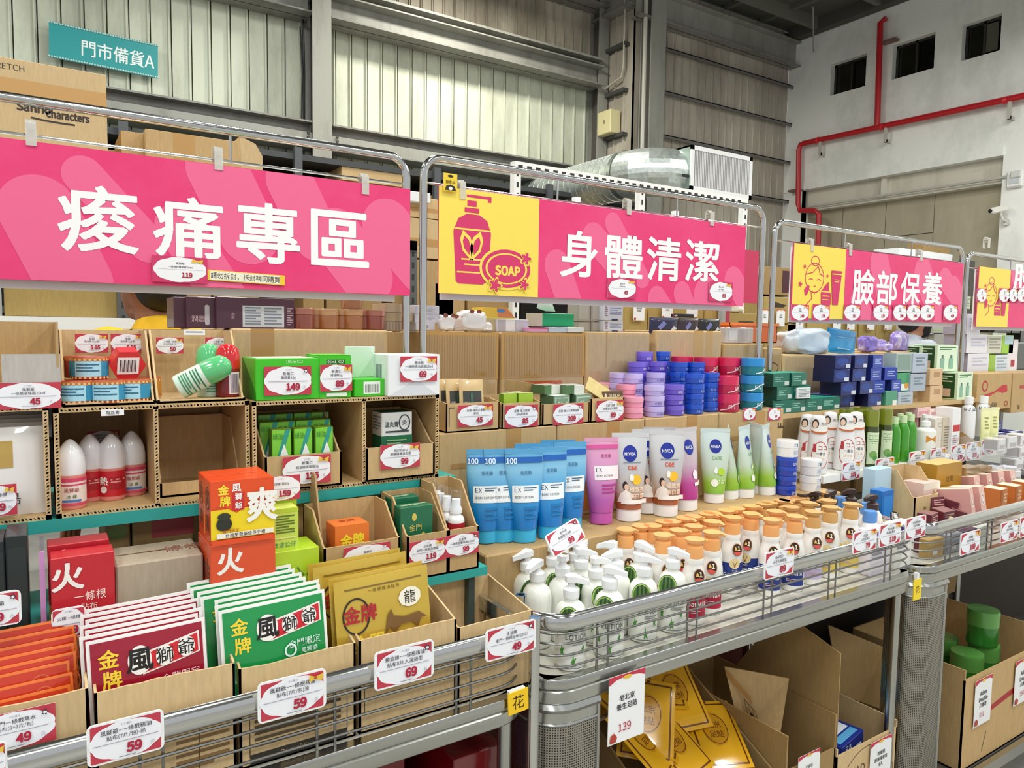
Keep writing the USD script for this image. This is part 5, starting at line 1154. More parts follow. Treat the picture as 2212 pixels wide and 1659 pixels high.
# ---- bottles
def pump_head(t, z, m, nl=.042, r=.014):
    pc = part(t, 'pump_collar', lathe([(0, z), (.0185, z), (.0195, z+.003), (.0195, z+.020), (.015, z+.024), (.009, z+.026), (.009, z+.040), (0, z+.040)], 18), m, smooth=40)
    g = Polygon([(-.016, 0), (-.012, -.011), (0, -.0155), (.012, -.0135), (nl*.7, -.009), (nl, -.006), (nl, .006), (nl*.7, .009), (.012, .0135), (0, .0155), (-.012, .011)])
    h = trimesh.creation.extrude_polygon(g, .011, engine='earcut')
    v = h.vertices.copy(); k = np.clip(v[:, 0]/nl, 0, 1); v[:, 2] += -.010*k**2 + .004*(1-(v[:, 0]/.02)**2).clip(0, 1)*(v[:, 2] > .004); h.vertices = v
    part(pc, 'pump_nozzle', mv(h, 0, 0, z+.038), m, smooth=35)
def lotion_a():
    def b(label, loc, rz, group, rx, ry):
        t = thing('pump_bottle', label, 'lotion bottle', loc, rz, group, rx, ry)
        prof = [(0, 0), (.033, 0), (.0365, .004), (.037, .02), (.037, .115), (.0365, .128), (.033, .141), (.026, .150), (.017, .156), (.016, .166), (0, .166)]
        part(t, 'body', lathe(prof, 28), mat('f0f1ea', .22, coat=.4), smooth=50)
        pump_head(t, .164, WHITE)
        gl = []
        for cx, cz, s in [(.28, .34, .17), (.52, .14, .19), (.74, .36, .15), (.16, .62, .10)]:
            gl.append(('p', '4f9a3a', [(cx-s*.25, cz), (cx-s*.05, cz+s*.3), (cx, cz+s*.9), (cx+s*.07, cz+s*.3), (cx+s*.35, cz+s*.45), (cx+s*.18, cz), (cx+s*.3, cz-s*.5), (cx+s*.02, cz-s*.25), (cx-s*.15, cz-s*.6), (cx-s*.12, cz-s*.1)]))
        paint(t, (-.0581, 0, .006), (1, 0, 0), (0, 0, 1), .1162, .125, [('ring', '3a4038', .5, .0, 1.0, .03, .012)][:0] + gl + [('t', '4a5048', 'BODY', .58, .76, .10, .4), ('t', '4a5048', 'LOTION', .60, .61, .10, .5), ('lines', '9aa09a', .5, .44, .85, .52, 2), ('r', '3c4238', .05, .02, .95, .03)], warp=around(.0373))
        part(t, 'melon_tag', mv(ellm(.024, .029, .0012), -.010, -.0402, .126, rx=-14), mat('4a7a2c', .12, coat=.8))
        paint(t, (-.034, -.0490, .098), (1, 0, 0), (0, .242, .970), .048, .057, [('ring', 'a9c86a', .5, .5, .46, .46, .05), ('p', '24401c', [(.2, .15), (.28, .9), (.36, .92), (.32, .12)]), ('p', '24401c', [(.45, .05), (.48, .95), (.56, .95), (.56, .05)]), ('p', '24401c', [(.68, .12), (.66, .9), (.74, .86), (.8, .2)])], lift=.0006)
        return t
    return Kind(b)
def ellm(rx, rz, th):
    m = trimesh.creation.extrude_polygon(ell(0, 0, rx, rz, 24), th, engine='earcut')
    v = m.vertices.copy(); m.vertices = np.column_stack([v[:, 0], v[:, 2]-th, v[:, 1]]); m.invert(); return m
def lotion_b(lab, txt, capcol, sticker=True):
    def b(label, loc, rz, group, rx, ry):
        t = thing('capped_lotion_bottle', label, 'lotion bottle', loc, rz, group, rx, ry)
        m = mat(capcol, .38)
        part(t, 'body', lathe([(0, 0), (.029, 0), (.032, .004), (.0325, .02), (.0325, .118), (.031, .132), (.027, .146), (.0245, .156), (.0235, .162), (.0245, .164), (.0245, .176), (.023, .178), (0, .178)], 28), mat('f4f2ee', .22, coat=.4), smooth=50)
        pc = part(t, 'cap', lathe([(0, .178), (.0228, .178), (.0236, .180), (.0232, .207), (.022, .210), (.018, .212), (.018, .218), (0, .218)], 24), m, smooth=40)
        g = Polygon([(.0265*math.cos(q), .0265*math.sin(q)) for q in np.linspace(.35, 2*math.pi-.35, 22)] + [(.037, -.0065), (.041, 0), (.037, .0065)])
        h = trimesh.creation.extrude_polygon(g, .008, engine='earcut')
        v = h.vertices.copy(); v[:, 2] += .006*(1-(np.hypot(v[:, 0], v[:, 1])/.03)**2)*(v[:, 2] > .004); v[:, :2] *= np.where(v[:, 2:] < .004, .88, 1.0); h.vertices = v
        part(pc, 'pump_top', mv(h, 0, 0, .219), m, smooth=35)
        paint(t, (-.0408, 0, .02), (1, 0, 0), (0, 0, 1), .0816, .085, [('r', lab, 0, 0, 1, .88), ('e', 'efd9a0', .5, .86, .2, .18), ('s', '8a5a3a', [(.5, .74), (.46, .86), (.42, .94)], .02), ('s', '8a5a3a', [(.5, .74), (.54, .86), (.58, .94)], .02), ('t', 'f2eae2', 'BARO', .5, .62, .055, .4), ('t', 'f6f2ee', txt, .5, .46, .16, .8, .02), ('lines', 'd8b9c0', .32, .14, .68, .26, 2)], warp=around(.0327))
        if sticker:
            tt = (.006, -.0325, .136)
            part(t, 'medal_sticker', mv(ellm(.0145, .0185, .0008), *tt, rx=-14), mat('2f2018', .3))
            paint(t, (tt[0]-.0145, tt[1]-.0056, tt[2]-.018), (1, 0, 0), (0, .249, .97), .029, .038, [('ring', 'd98a4e', .5, .5, .46, .46, .03), ('t', 'f4e6c4', '1', .66, .6, .36, .3, .04), ('p', 'e9b860', [(.2, .45), (.3, .75), (.45, .62), (.5, .45)]), ('p', 'd8504e', [(.12, .3), (.2, .14), (.5, .04), (.8, .14), (.88, .3), (.5, .36)])], lift=.0004)
        return t
    return Kind(b)
LA = lotion_a()
LB = {k: lotion_b(*v) for k, v in dict(red=('b3193c', 'GoatMilk', 'f4b06c'), blue=('23398c', 'GoatMilk', 'f4b06c'), lav=('cfc0e6', 'Lavender', 'd9a765'), pink=('efc3d4', 'Rose', 'd9a765'), yel=('f0d56a', 'Honey', 'd9a765')).items()}
wp = [(1237, 1252), (1318, 1232), (1392, 1207), (1455, 1192), (1120, 1187), (1161, 1217), (1216, 1206), (1256, 1192), (1292, 1216), (1348, 1200), (1180, 1172), (1205, 1180), (1238, 1178), (1305, 1180), (1345, 1178)]
placed = []
def seat(px, py, z, rmin, ylo, yhi=1.53, xlo=.955, xhi=2.40):
    p = UZ(px, py, z); x, y = p[0], min(max(p[1], ylo), yhi)
    for _ in range(60):
        for (a, b, r) in placed:
            d = math.hypot(x-a, y-b)
            if d < rmin+r:
                x += (x-a)/(d+1e-6)*.004 + .001; y += (y-b)/(d+1e-6)*.004
        y = min(max(y, ylo), yhi); x = min(max(x, xlo), xhi)
    placed.append((x, y, rmin)); return x, y
def lotion_c(label, loc, rz, group, rx, ry):
    t = thing('flip_cap_bottle', label, 'lotion bottle', loc, rz, group, rx, ry)
    part(t, 'body', lathe([(0, 0), (.030, 0), (.033, .004), (.033, .13), (.030, .15), (.022, .165), (0, .167)], 26, 1, .8), mat('f3f4f4', .22, coat=.4), smooth=50)
    part(t, 'cap', lathe([(0, .166), (.0235, .166), (.0255, .170), (.0245, .196), (.021, .203), (0, .205)], 26, 1, .8), mat('5b92d8', .32), smooth=40)
    paint(t, (-.04, 0, .015), (1, 0, 0), (0, 0, 1), .08, .11, [('rr', 'bfdcee', .2, .1, .8, .8, .1), ('lines', '6a8ab0', .3, .4, .7, .6, 3)], warp=around(.0333, .8))
    return t
def dark_pump(label, loc, rz, group, rx, ry):
    t = thing('dark_pump_bottle', label, 'lotion bottle', loc, rz, group, rx, ry)
    part(t, 'body', lathe([(0, 0), (.031, 0), (.033, .004), (.033, .15), (.028, .172), (.018, .186), (0, .186)], 24), mat('efe6dc', .3), smooth=50)
    pump_head(t, .186, mat('3d2c28', .35), .03)
    paint(t, (-.04, 0, .02), (1, 0, 0), (0, 0, 1), .08, .12, [('r', 'f6efe6', .1, .1, .9, .9), ('t', '6b3a34', 'HAIR', .5, .7, .1, .6), ('r', '7a56a8', .3, .3, .8, .5)], warp=around(.0333))
    return t
KC, KD = Kind(lotion_c), Kind(dark_pump)
for k, (px, py) in enumerate([(1880, 1104), (1873, 1087), (1832, 1076), (1803, 1070), (1776, 1062)]):
    x, y = seat(px, py, .97, .0335, 1.316)
    KC.put(f'white bottle with wide light blue cap, {NTH[k]} nearest the front rail', (x, y, FLOOR+.0005), rz=[-10, 15, 0, 30, -20][k])
for k, (x, y) in enumerate([(2.385, 1.40), (2.40, 1.49), (2.325, 1.515), (2.25, 1.525), (2.18, 1.53)]):
    placed.append((x, y, .034))
    KD.put(f'pale bottle with dark brown pump, {NTH[k]} from the right', (x, y, FLOOR+.0005), rz=[150, 130, 170, 100, 60][k])
rngb = np.random.default_rng(5)
spots = []
for i, (px, py) in enumerate(wp):
    x, y = seat(px, py, .975, .0375, 1.318)
    spots.append((y, x, i))
spots.sort()
for k, (y, x, i) in enumerate(spots):
    LA.put(f'white pump bottle with melon print, {NTH[min(k, 15)]} nearest the front rail', (x, y, FLOOR+.0005), rz=[-30, -42, -36, -50, -10, 160, -70, 200, 40, -25, 120, 170, -15, -80, 60, 25][k % 16])
oc = [(1311, 1124), (1352, 1140), (1368, 1120), (1412, 1109), (1410, 1132), (1413, 1154), (1457, 1102), (1452, 1123), (1467, 1142), (1495, 1112), (1499, 1133), (1501, 1161), (1522, 1090), (1536, 1104), (1539, 1123), (1539, 1146), (1590, 1080), (1579, 1095), (1583, 1114), (1618, 1091), (1623, 1106), (1626, 1076), (1667, 1066), (1662, 1083), (1697, 1068), (1703, 1078), (1675, 1101), (1709, 1092), (1718, 1112), (1667, 1119), (1735, 1068), (1746, 1083), (1757, 1102), (1790, 1078), (1794, 1092), (1839, 1085)]
sp = []
for i, (px, py) in enumerate(sorted(oc, key=lambda q: -q[1])):
    x, y = seat(px, py, 1.0, .0328, 1.313)
    sp.append((x, y))
rows_ = {}
or_ = sorted(sp, key=lambda q: (q[1], q[0]))
rw_ = {q: i*4//len(sp) for i, q in enumerate(or_)}
for q in sp: rows_.setdefault(rw_[q], []).append(q[0])
for x, y in sp:
    r = rw_[(x, y)]; k = sorted(rows_[r]).index(x)
    kind = 'red' if x < 1.57 else 'blue' if x < 1.96 else 'lav' if x < 2.03 else 'pink' if x < 2.12 else 'yel'
    LB[kind].put(f'white lotion bottle with orange pump cap, {NTH[min(k, 15)]} from left in the {["front", "second", "third", "back"][r]} row', (x, y, FLOOR+.0005), rz=-math.degrees(math.atan2(x, y))*.9+(float(rngb.choice([-28, -12, 0, 6, 14, 170, 185, 40])) if r else float(rngb.choice([-12, 0, 10]))))
for i, (px, lb, c) in enumerate([(1905, 'white box with lavender label standing at the right end of the bottle cart', 'efe9f4'), (1957, 'white box with a purple band in the right front corner of the bottle cart', 'f1efe8')]):
    a = rect(px-22, 1180, px+18, 1258, B+.045)
    box_thing(lb, a[1]-a[0], .05, .15, c, ((a[0]+a[1])/2, B+.075, FLOOR+.0005), fr=[('r', '8a62c4', .2, .7, 1, .95), ('lines', '9a9aa2', .1, .3, .8, .6, 3)], name='lotion_box')
# ---- price cards of cart 2
yc = B-.012
price_card('tilted price card reading 99 between the tubes and the white pump bottles', (1192, 1140, 1270, 1190), 1.40, '舒牛摩', '胺基酸沐浴乳', '99', 'flower', roll=-18, yaw=0, tilt=-20)
price_card('price card reading 89 on the rail in front of the orange capped bottles', (1650, 1195, 1713, 1254), yc, 'BARO~', '山羊乳身體乳', '89', 'bow')
price_card('price card reading 79 near the right end of the bottle cart', (1841, 1151, 1892, 1198), yc, '沐浴乳', '山羊奶香氛', '79', 'bow')
price_card('price card reading 119 between 79 and 399 at the right end of the bottle cart', (1898, 1135, 1944, 1184), yc, '沐浴油凍', '乾燥肌專用', '119', 'bow')
price_card('price card reading 399 in the right corner of the bottle cart', (1955, 1121, 1998, 1168), yc, '沐浴精油組', '全身保養', '399', None)
t = hang_tag('tall white price card reading 139 hung on the perforated guard', (1313, 1466, 1390, 1612), B-.02, ['老北京', '養生足貼'], '139', roll=0)
a = rect(1974, 1254, 1990, 1298, B-.012)
t = thing('rail_tag', 'small yellow tag on the right corner post of the bottle cart', 'tag', ((a[0]+a[1])/2, B-.012, a[2])); part(t, 'plate', bxm(-(a[1]-a[0])/2, (a[1]-a[0])/2, 0, .003, 0, a[3]-a[2]), mat('f6d814', .35)); part(t, 'clip', bxm(-.006, .006, .0, .012, a[3]-a[2], a[3]-a[2]+.02), WHITE)
front(t, a[1]-a[0], a[3]-a[2], [('t', '8a5a12', '花', .5, .5, .35)], 0)
# ---- squeeze tubes
BT = vgrad([(0, '0868b4'), (.28, '0f7cc8'), (.55, '3a9cd6'), (.8, '86c2e4'), (1, '5aa8da')], 0, .24)
blue_k = tube_kind(.104, .235, .034, .035, BT, [('r', 'f2f5f8', .16, .36, .86, .58), ('t', '2b4a66', 'EX', .30, .525, .06, .3), ('lines', '5a7086', .46, .50, .8, .56, 2), ('t', '2b3a4a', 'BODY LOTION', .46, .43, .03, .6), ('r', '1f62b8', .02, .88, .98, .955), ('t', 'e6f2fa', '100', .16, .905, .075, .3, .03), ('t', '2f5f88', '雪芙蘭', .52, .75, .05, .6), ('lines', '1a78b8', .45, .12, .8, .3, 3)], mat('39b2e2', .25))
PT = vgrad([(0, 'b83a94'), (.3, 'b45cac'), (.6, 'd894c8'), (1, 'e6a4c8')], 0, .24)
pink_k = tube_kind(.104, .24, .034, .035, PT, [('r', 'f6eef4', .25, .46, .98, .66), ('t', '3a3a4a', 'EX', .38, .605, .06, .3), ('t', '3a3a4a', 'BODY LOTION', .55, .52, .03, .6), ('lines', 'b03a8a', .45, .25, .95, .4, 3), ('t', 'a02a78', '雪芙蘭', .6, .80, .05, .6), ('r', 'd8589c', .02, .9, .98, .96)], mat('c85cb4', .25))
ST = vgrad([(0, 'a5502e'), (.22, 'b0663e'), (.36, 'cbb9aa'), (.6, 'c9cbd0'), (1, 'dcdee2')], 0, .25, .22, .4, sheen=.2)
niv = [('e', '1c2f9a', .5, .77, .20, .115), ('t', 'f2f4f8', 'NIVEA', .5, .765, .045, .34, .02), ('t', 'd8563a', 'C&E', .56, .575, .06, .5, .03), ('lines', '7a8a9a', .3, .63, .8, .655, 1)]
silver_k = tube_kind(.108, .25, .037, .036, ST, niv + [('e', 'f2c02e', .66, .41, .13, .07), ('e', 'f4f1e8', .52, .44, .06, .05), ('e', '2a1e1c', .33, .33, .07, .06), ('e', 'e8bfa4', .36, .31, .055, .045), ('p', 'f0e9e4', [(.14, .1), (.2, .22), (.34, .28), (.5, .22), (.52, .1)]), ('t', 'f4ddc8', '極致亮', .66, .28, .07, .5, .02), ('t', 'f4ddc8', '美白霜', .66, .19, .07, .5, .02), ('r', 'f3f1ee', .22, .08, .96, .14)], WHITE)
MT = vgrad([(0, 'b01a86'), (.35, 'c0489c'), (.6, 'c8b4c4'), (1, 'd0ced4')], 0, .25, .22, .4, sheen=.2)
mag_k = tube_kind(.108, .25, .037, .036, MT, niv[:2] + [('e', 'f2e9f0', .6, .36, .12, .07), ('r', 'f3f1ee', .5, .2, .98, .25)], WHITE)
GT = vgrad([(0, '6fb52a'), (.3, '9ccb48'), (.5, 'c4d8c8'), (1, 'cfe2e4')], 0, .23, .22, .5)
green_k = tube_kind(.098, .235, .033, .032, GT, niv[:2] + [('t', '6aa05a', 'CARE', .55, .58, .055, .5), ('p', 'e8f4f4', [(.5, .46), (.58, .36), (.5, .32), (.42, .36)]), ('e', 'b0d83a', .68, .36, .12, .06), ('e', 'f2f6ee', .45, .18, .12, .06), ('t', 'f2f6e6', '2合1', .72, .2, .07, .4)], WHITE)
zt = ZS+.0006
def tubes(K, lst, grp):
    for px, yo, rz, lb in lst:
        K.put(lb, (UY(px, 1130, YS+yo)[0], YS+yo, zt), rz=rz-(18 if K in (blue_k, pink_k) else 30), rx=-3)
tubes(blue_k, [(1187, .0, 4, 'blue lotion tube in front, third from the left'), (1132, .005, -3, 'blue lotion tube second from the left'), (1086, .035, 5, 'blue lotion tube with only its right half hidden, left side'), (1049, .05, -6, 'blue lotion tube leftmost, beside the carton corner'), (1232, .045, 6, 'blue lotion tube rightmost, next to the orange print'), (1150, .075, 0, 'blue lotion tube behind the second from the left'), (1205, .095, -4, 'blue lotion tube at the very back of the group')], '')
tubes(pink_k, [(1298, .045, -4, 'pink lotion tube left of the silver tubes')], '')
tubes(silver_k, [(1357, .03, 3, 'silver tube with blue oval and orange foot, left one'), (1437, .015, -4, 'silver tube with blue oval and orange foot, right one'), (1398, .07, 12, 'silver tube half hidden between the two front silver tubes')], '')
tubes(mag_k, [(1482, .035, 35, 'silver and magenta tube right of the silver tubes'), (1422, .085, -5, 'silver and magenta tube hidden behind the silver tubes')], '')
tubes(green_k, [(1540, .06, -6, 'green and white tube with blue oval, facing front'), (1574, .075, 70, 'green and white tube turned sideways, second from the left'), (1608, .06, 48, 'green and white tube third from the left, half turned'), (1654, .05, 55, 'green and white tube rightmost, half turned beside the jars'), (1632, .09, 100, 'green and white tube seen edge on behind the others')], '')
# ---- round cream tins beside the green tubes
def cream_tin(body, lid, name='cream_jar', r=.036, h=.04, txt='f4f6fa', band=None, dot=None):
    def b(label, loc, rz, group, rx, ry):
        t = thing(name, label, 'cream jar', loc, rz, group, rx, ry)
        part(t, 'jar', lathe([(0, 0), (r*.93, 0), (r*.97, h*.06), (r*.97, h*.56), (0, h*.56)], 30), mat(body, .22, coat=.5), smooth=40)
        part(t, 'lid', lathe([(0, h*.56), (r, h*.56), (r, h*.92), (r*.965, h*.985), (0, h)], 30), mat(lid, .2, coat=.5), smooth=40)
        its = []
        if band: its += [('t', band, txt, .5, .3, .3, .3)]
        if dot: its += [('e', dot, .55, .72, .035, .12), ('lines', 'c0c8d4', .35, .6, .48, .85, 2)]
        if its: paint(t, (-r, 0, 0), (1, 0, 0), (0, 0, 1), 2*r, h, its, warp=around(r*1.003))
        return t
    return Kind(b)
NB, NW = cream_tin('1e3fb4', '2046c0', r=.036, h=.034, txt='SOFT MILK', band='eef2fb'), cream_tin('f2f4f6', 'f6f7f8', r=.037, h=.058, txt='NIVEA', band='9fb4d8', dot='1c3fa0')
def at_px(px, py, z): p = UZ(px, py, z); return p[0], p[1]
x, y = at_px(1697, 1060, ZS+.012); y = min(y, YS+.06)
for i in range(4): NB.put(f'flat blue cream jar, {NTH[i]} from the bottom of the stack by the green tubes', (x, y, zt+.034*i))
NW.put('white cream jar on top of the stack of blue jars', (x, y, zt+.136))
x2 = UY(1746, 1040, y+.0)[0]+.004
NW.put('white cream jar at the foot of the short white stack', (x2, y-.005, zt)); NW.put('white cream jar on top of the short white stack', (x2, y-.005, zt+.0585))
# ---- small display cartons on top of the brown cartons
def sbin(xl, xr, yt, yb, label, lf=0, hb=.085, d=.13):
    a, b = UY(xl, yb, YJ+.004), UY(xr, yb, YJ+.004)
    h = UY(xl, yt, YJ+.004)[2]-ZJ
    return open_box(label, a[0], b[0], YJ+.004, d, ZJ+.0005, h, hb, CARD, side='step', th=.003, fr=[('s', '3a2a1a', [(.05, .2), (.05, .85), (.16, .85)], .03)] if lf else ())
sbin(964, 1078, 873, 932, 'small open carton of kraft paper sachets, price 45', 1)
sbin(1084, 1167, 872, 928, 'small open carton of lime green boxes, price 85')
sbin(1172, 1272, 874, 922, 'small open carton of sage green boxes, price 209', 0, .06)
sbin(1276, 1346, 862, 915, 'small open carton with a raised flap, price 89')
KRA = packet_kind(.075, .115, 'd9bb88', None, [('r', '3c3f3c', .12, .12, .88, .72), ('t', 'f0eee8', '白 脂 冷', .27, .42, .10, .2), ('r', '3a6a5a', .42, .2, .52, .66), ('e', 'f0ece4', .74, .28, .15, .16), ('e', '2c3a38', .78, .38, .12, .08)], th=.006, gloss=.5)
for i, (px, dy) in enumerate([(1018, .03), (988, .055), (970, .08)]):
    KRA.put(f'kraft paper sachet with dark window, {NTH[i]} from the front', (UY(px, 860, YJ+dy)[0]+.004, YJ+dy, ZJ+.026), rx=-6, rz=[-4, 6, -3][i])
LIK = box_kind(.05, .022, .075, 'a5c93c', grp='lime green soap boxes', fr=[('t', 'eef4d8', '艸之', .5, .5, .3, .25)], lf=[('r', '6f9a26', 0, 0, 1, 1)], tp=[('r', 'd8d8a8', 0, 0, 1, 1)], name='soap_box')
for i, (px, dy) in enumerate([(1132, .04), (1098, .045), (1110, .075)]):
    LIK.put(['lime green soap box facing front in the carton priced 85', 'lime green soap box at the left of the carton priced 85', 'lime green soap box at the back of the carton priced 85'][i], (UY(px, 860, YJ+dy)[0], YJ+dy, ZJ+.022), rz=[-3, 4, 0][i])
a = UY(1075, 830, YJ+.1); t = box_thing('dark brown lid flap standing behind the lime soap boxes', .10, .003, .035, CARDD, (UY(1125, 830, YJ+.11)[0], YJ+.12, ZJ+.09), ry=8, name='carton_flap', cat='flap')
SGK = box_kind(.062, .07, .05, '7f9f86', fr=[('ring', 'd8e4da', .5, .5, .7, .7, .02)][:0]+[('r', 'dfe8e0', .1, .18, .9, .88), ('r', '7f9f86', .13, .22, .87, .84), ('t', 'eef2ee', '花草', .4, .5, .3, .3), ('p', 'cfe0d2', [(.66, .45), (.8, .65), (.84, .5), (.74, .38)])], lf=[('r', '4f7354', 0, 0, 1, 1)], tp=[('r', 'dfe6da', .0, .0, 1, 1)], name='herbal_box')
SGL = box_kind(.066, .06, .028, 'd9dcd4', lf=[('r', '55784e', 0, 0, 1, 1)], fr=[('r', '55784e', 0, 0, .42, 1)], name='herbal_box')
for i, px in enumerate([1199, 1246]): SGK.put(f'sage green herbal box standing in the carton priced 209, {["left", "right"][i]} one', (UY(px, 860, YJ+.05)[0], YJ+.05, ZJ+.036))
for i, (px, dy) in enumerate([(1180, .085), (1232, .055)]): SGL.put(f'flat grey and green herbal box on top of the sage boxes, {["left rear", "right"][i]} one', (UY(px, 830, YJ+dy)[0], YJ+dy, ZJ+.0875), rz=[6, -4][i])
x = UY(1290, 850, YJ+.05)[0]
box_thing('pale yellow carton flap leaning over the carton priced 89', .12, .003, .05, cardboard('e6d08e', 'y'), (x-.005, YJ+.03, ZJ+.07), ry=36, rx=-25, name='carton_flap', cat='flap')
box_thing('brown carton flap folded back behind the price 89 carton', .085, .003, .05, CARD2, (x+.02, YJ+.06, ZJ+.07), ry=10, rx=-30, name='carton_flap', cat='flap')
pbox('brown and white soap box in the carton priced 89', (1303, 846, 1346, 866), YJ+.03, .05, '6a5238', z0=ZJ+.05, fr=[('e', 'efe3d2', .12, .6, .06, .25), ('t', 'efe3d2', '泥漿皂', .55, .6, .4, .7), ('r', 'efe9e0', 0, 0, 1, .2)], name='soap_box')
for (R, l1, l2, p, bw, lb) in [((988, 876, 1064, 923), '牙寶~薄荷芷草餅', '(單包)', '45', 'bow', 'kraft paper sachets'), ((1090, 877, 1161, 925), '茶寶~茶之餅皂', 'SPA按摩皂', '85', 'flower', 'lime green soap boxes'), ((1194, 874, 1259, 919), '茶寶~靜心艾草精油皂', '', '209', 'flower', 'sage green boxes'), ((1287, 866, 1346, 911), '艾寶~泥漿', '玫瑰湖泥潔顏皂', '89', 'bow', 'carton with the raised flap')]:
    price_card(f'price label reading {p} on the small carton of {lb}' if p != '89' else 'price label reading 89 on the small carton with a raised flap', R, YJ+.002, l1, l2, p, bw, sleeve=False)
# ---- stacked jars
def jar_kind(body, lid, r, h, txt=None, tc='ffffff', wave=None):
    def b(label, loc, rz, group, rx, ry):
        t = thing('cosmetic_jar', label, 'jar', loc, rz, group, rx, ry)
        part(t, 'jar', lathe([(0, 0), (r*.9, 0), (r*.955, h*.05), (r*.965, h*.5), (0, h*.5)], 26), mat(body, .25, coat=.4), smooth=40)
        part(t, 'lid', lathe([(0, h*.5), (r, h*.5), (r, h*.93), (r*.97, h*.99), (0, h)], 26), mat(lid, .22, coat=.4), smooth=40)
        its = []
        if wave: its += [('s', wave, [(.1, .1), (.35, .18), (.6, .45), (.9, .5)], .06)]
        if txt: its += [('t', tc, txt, .5, .3, .26, .4)]
        if its: paint(t, (-r*1.2, 0, 0), (1, 0, 0), (0, 0, 1), 2.4*r, h, its, warp=around(r*1.003))
        return t
    return Kind(b)
r1, h1, r2, h2 = .0335, .0345, .0435, .0635
JK = dict(pink=jar_kind('f29ab8', 'f7a6c0', r1, h1), lilac=jar_kind('bdb0ea', 'c9bdf2', r1, h1, '水凝凍', '6a5aa8'), violet=jar_kind('6f58cc', '7a64d6', r1, h1, '面膜', 'd8d0f6'), blue=jar_kind('1f4fbe', '1d55cc', r1, h1, 'Kiki', '9ab4ec'), red=jar_kind('c01a4a', 'd8265a', r2, h2, 'Elly', 'f6e4ea', 'f2d2dc'), turquoise=jar_kind('17808e', '2590d8', r2, h2, 'Elly', 'e6f4f8', 'e6f6fa'))
cols = [('pink', 1368, 911, 0, 2), ('lilac', 1413, 906, 0, 3), ('violet', 1456, 903, 0, 3), ('blue', 1499, 899, 0, 4), ('blue', 1531, 897, .03, 4), ('red', 1569, 891, 0, 2), ('turquoise', 1622, 884, 0, 3),
        ('pink', 1300, 0, .16, 3), ('pink', 1352, 0, .06, 3), ('lilac', 1366, 0, .075, 4), ('lilac', 1414, 0, .075, 4), ('lilac', 1334, 0, .12, 4), ('violet', 1374, 0, .145, 5), ('violet', 1418, 0, .145, 5), ('violet', 1388, 0, .19, 6), ('blue', 1464, 0, .09, 5), ('blue', 1500, 0, .075, 5), ('blue', 1426, 0, .20, 6), ('red', 1521, 0, .10, 3), ('red', 1470, 0, .18, 3), ('red', 1571, 0, .065, 3)]
for ci, (k, px, py, dy, n) in enumerate(cols):
    if py: x, y = at_px(px, py, ZJ); y = min(max(y, YJ+.04), YJ+.07)+dy
    else: y = YJ+.05+dy
    x = UY(px, 880, y)[0]
    h = h2 if k in ('red', 'turquoise') else h1
    cn = sum(1 for q in cols[:ci] if q[0] == k)
    for j in range(n):
        if py == 0 and j < n-3: pass
        JK[k].put(f'{k} cosmetic jar, {NTH[j]} from the bottom of the {["front", "second", "third", "fourth", "fifth"][cn]} {k} stack', (x+.0015*((j*7+ci) % 3-1), y+.001*((j*5) % 3-1), ZJ+.0006+(h+.0004)*j), rz=(j*37+ci*20) % 50-25)
for px, i in ((1618, 0), (1672, 1)):
    price_card(f'tiny round price label on the carton under the {["turquoise jars", "dark green boxes"][i]}', (px-13, 882, px+13, 908), YJ-.001, '', '', '', sleeve=False, items=dot_items('保濕', '凝膠', '99'))
# ================================================================== behind the posts: rear table, cartons and what stands on them
YR, ZT, ZC = 1.985, 0.80, 1.545
t = thing('rear_table', 'grey table behind the sign frames carrying the rear cartons', 'table', (0, 0, 0))
part(t, 'top', bxm(-.6, 5.6, YR-.002, 2.62, ZT-.03, ZT-.001), mat('8d8c86', .5))
for x in (-.5, 1.0, 2.5, 4.0, 5.5):
    for y in (YR+.04, 2.56): part(t, 'leg', bxm(x-.02, x+.02, y-.02, y+.02, ZF, ZT-.03), mat('77766f', .5))
FLUTED = [('s', 'a98248', [(i/34, .34), (i/34, .985)], .006) for i in range(1, 34)]
def rear(label, xl, xr, yt, d=.42, m=None, fr=(), split=None):
    a, b = UY(xl, yt, YR), UY(xr, yt, YR)
    t = thing('carton', label, 'carton', ((a[0]+b[0])/2, YR+d/2, ZT))
    w, h = b[0]-a[0], a[2]-ZT
    part(t, 'body', rbox(w, d, h, .004), m or CARD, smooth=False)
    part(t, 'tape', bxm(-w/2, w/2, -.03, .03, h, h+.0006), TAPE)
    if fr: front(t, w, h, fr, -d/2)
    part(t, 'film', mv(bxm(-w/2+.01, w/2-.01, -.0008, 0, h*.72, h-.01), 0, -d/2-.002, 0), CLEAR)
    return t
rear('wide plain brown carton behind the green boxes of the nearest cart', 500, 838, 709, fr=[('r', 'b98d52', .11, .0, .25, 1)])
rear('plain brown carton behind the roll on bottles of the nearest cart', 300, 497, 712)
rear('brown carton standing behind the nearest cart at the left edge', -60, 22, 705)
rear('fluted brown carton with purple print, behind the kraft sachets', 916, 1077, 717, fr=[('r', 'b98e50', 0, .80, 1, 1)] + [('s', 'a67e42', [(i/30, .81), (i/30, .99)], .004) for i in range(1, 30)] + [('p', '7a3a62', [(0, .755), (.5, .79), (0, .79)]), ('e', '7a3a62', .66, .74, .12, .05), ('t', 'c9a0b8', 'COLORU', .66, .73, .02, .2)])
rear('fluted brown carton with orange print, behind the sage green boxes', 1084, 1263, 718, fr=[('r', 'b98e50', 0, .80, 1, 1)] + [('s', 'a67e42', [(i/34, .81), (i/34, .99)], .004) for i in range(1, 34)] + [('r', 'c9552a', .1, .73, .72, .785), ('ring', 'e0b890', .18, .75, .07, .035, .006)])
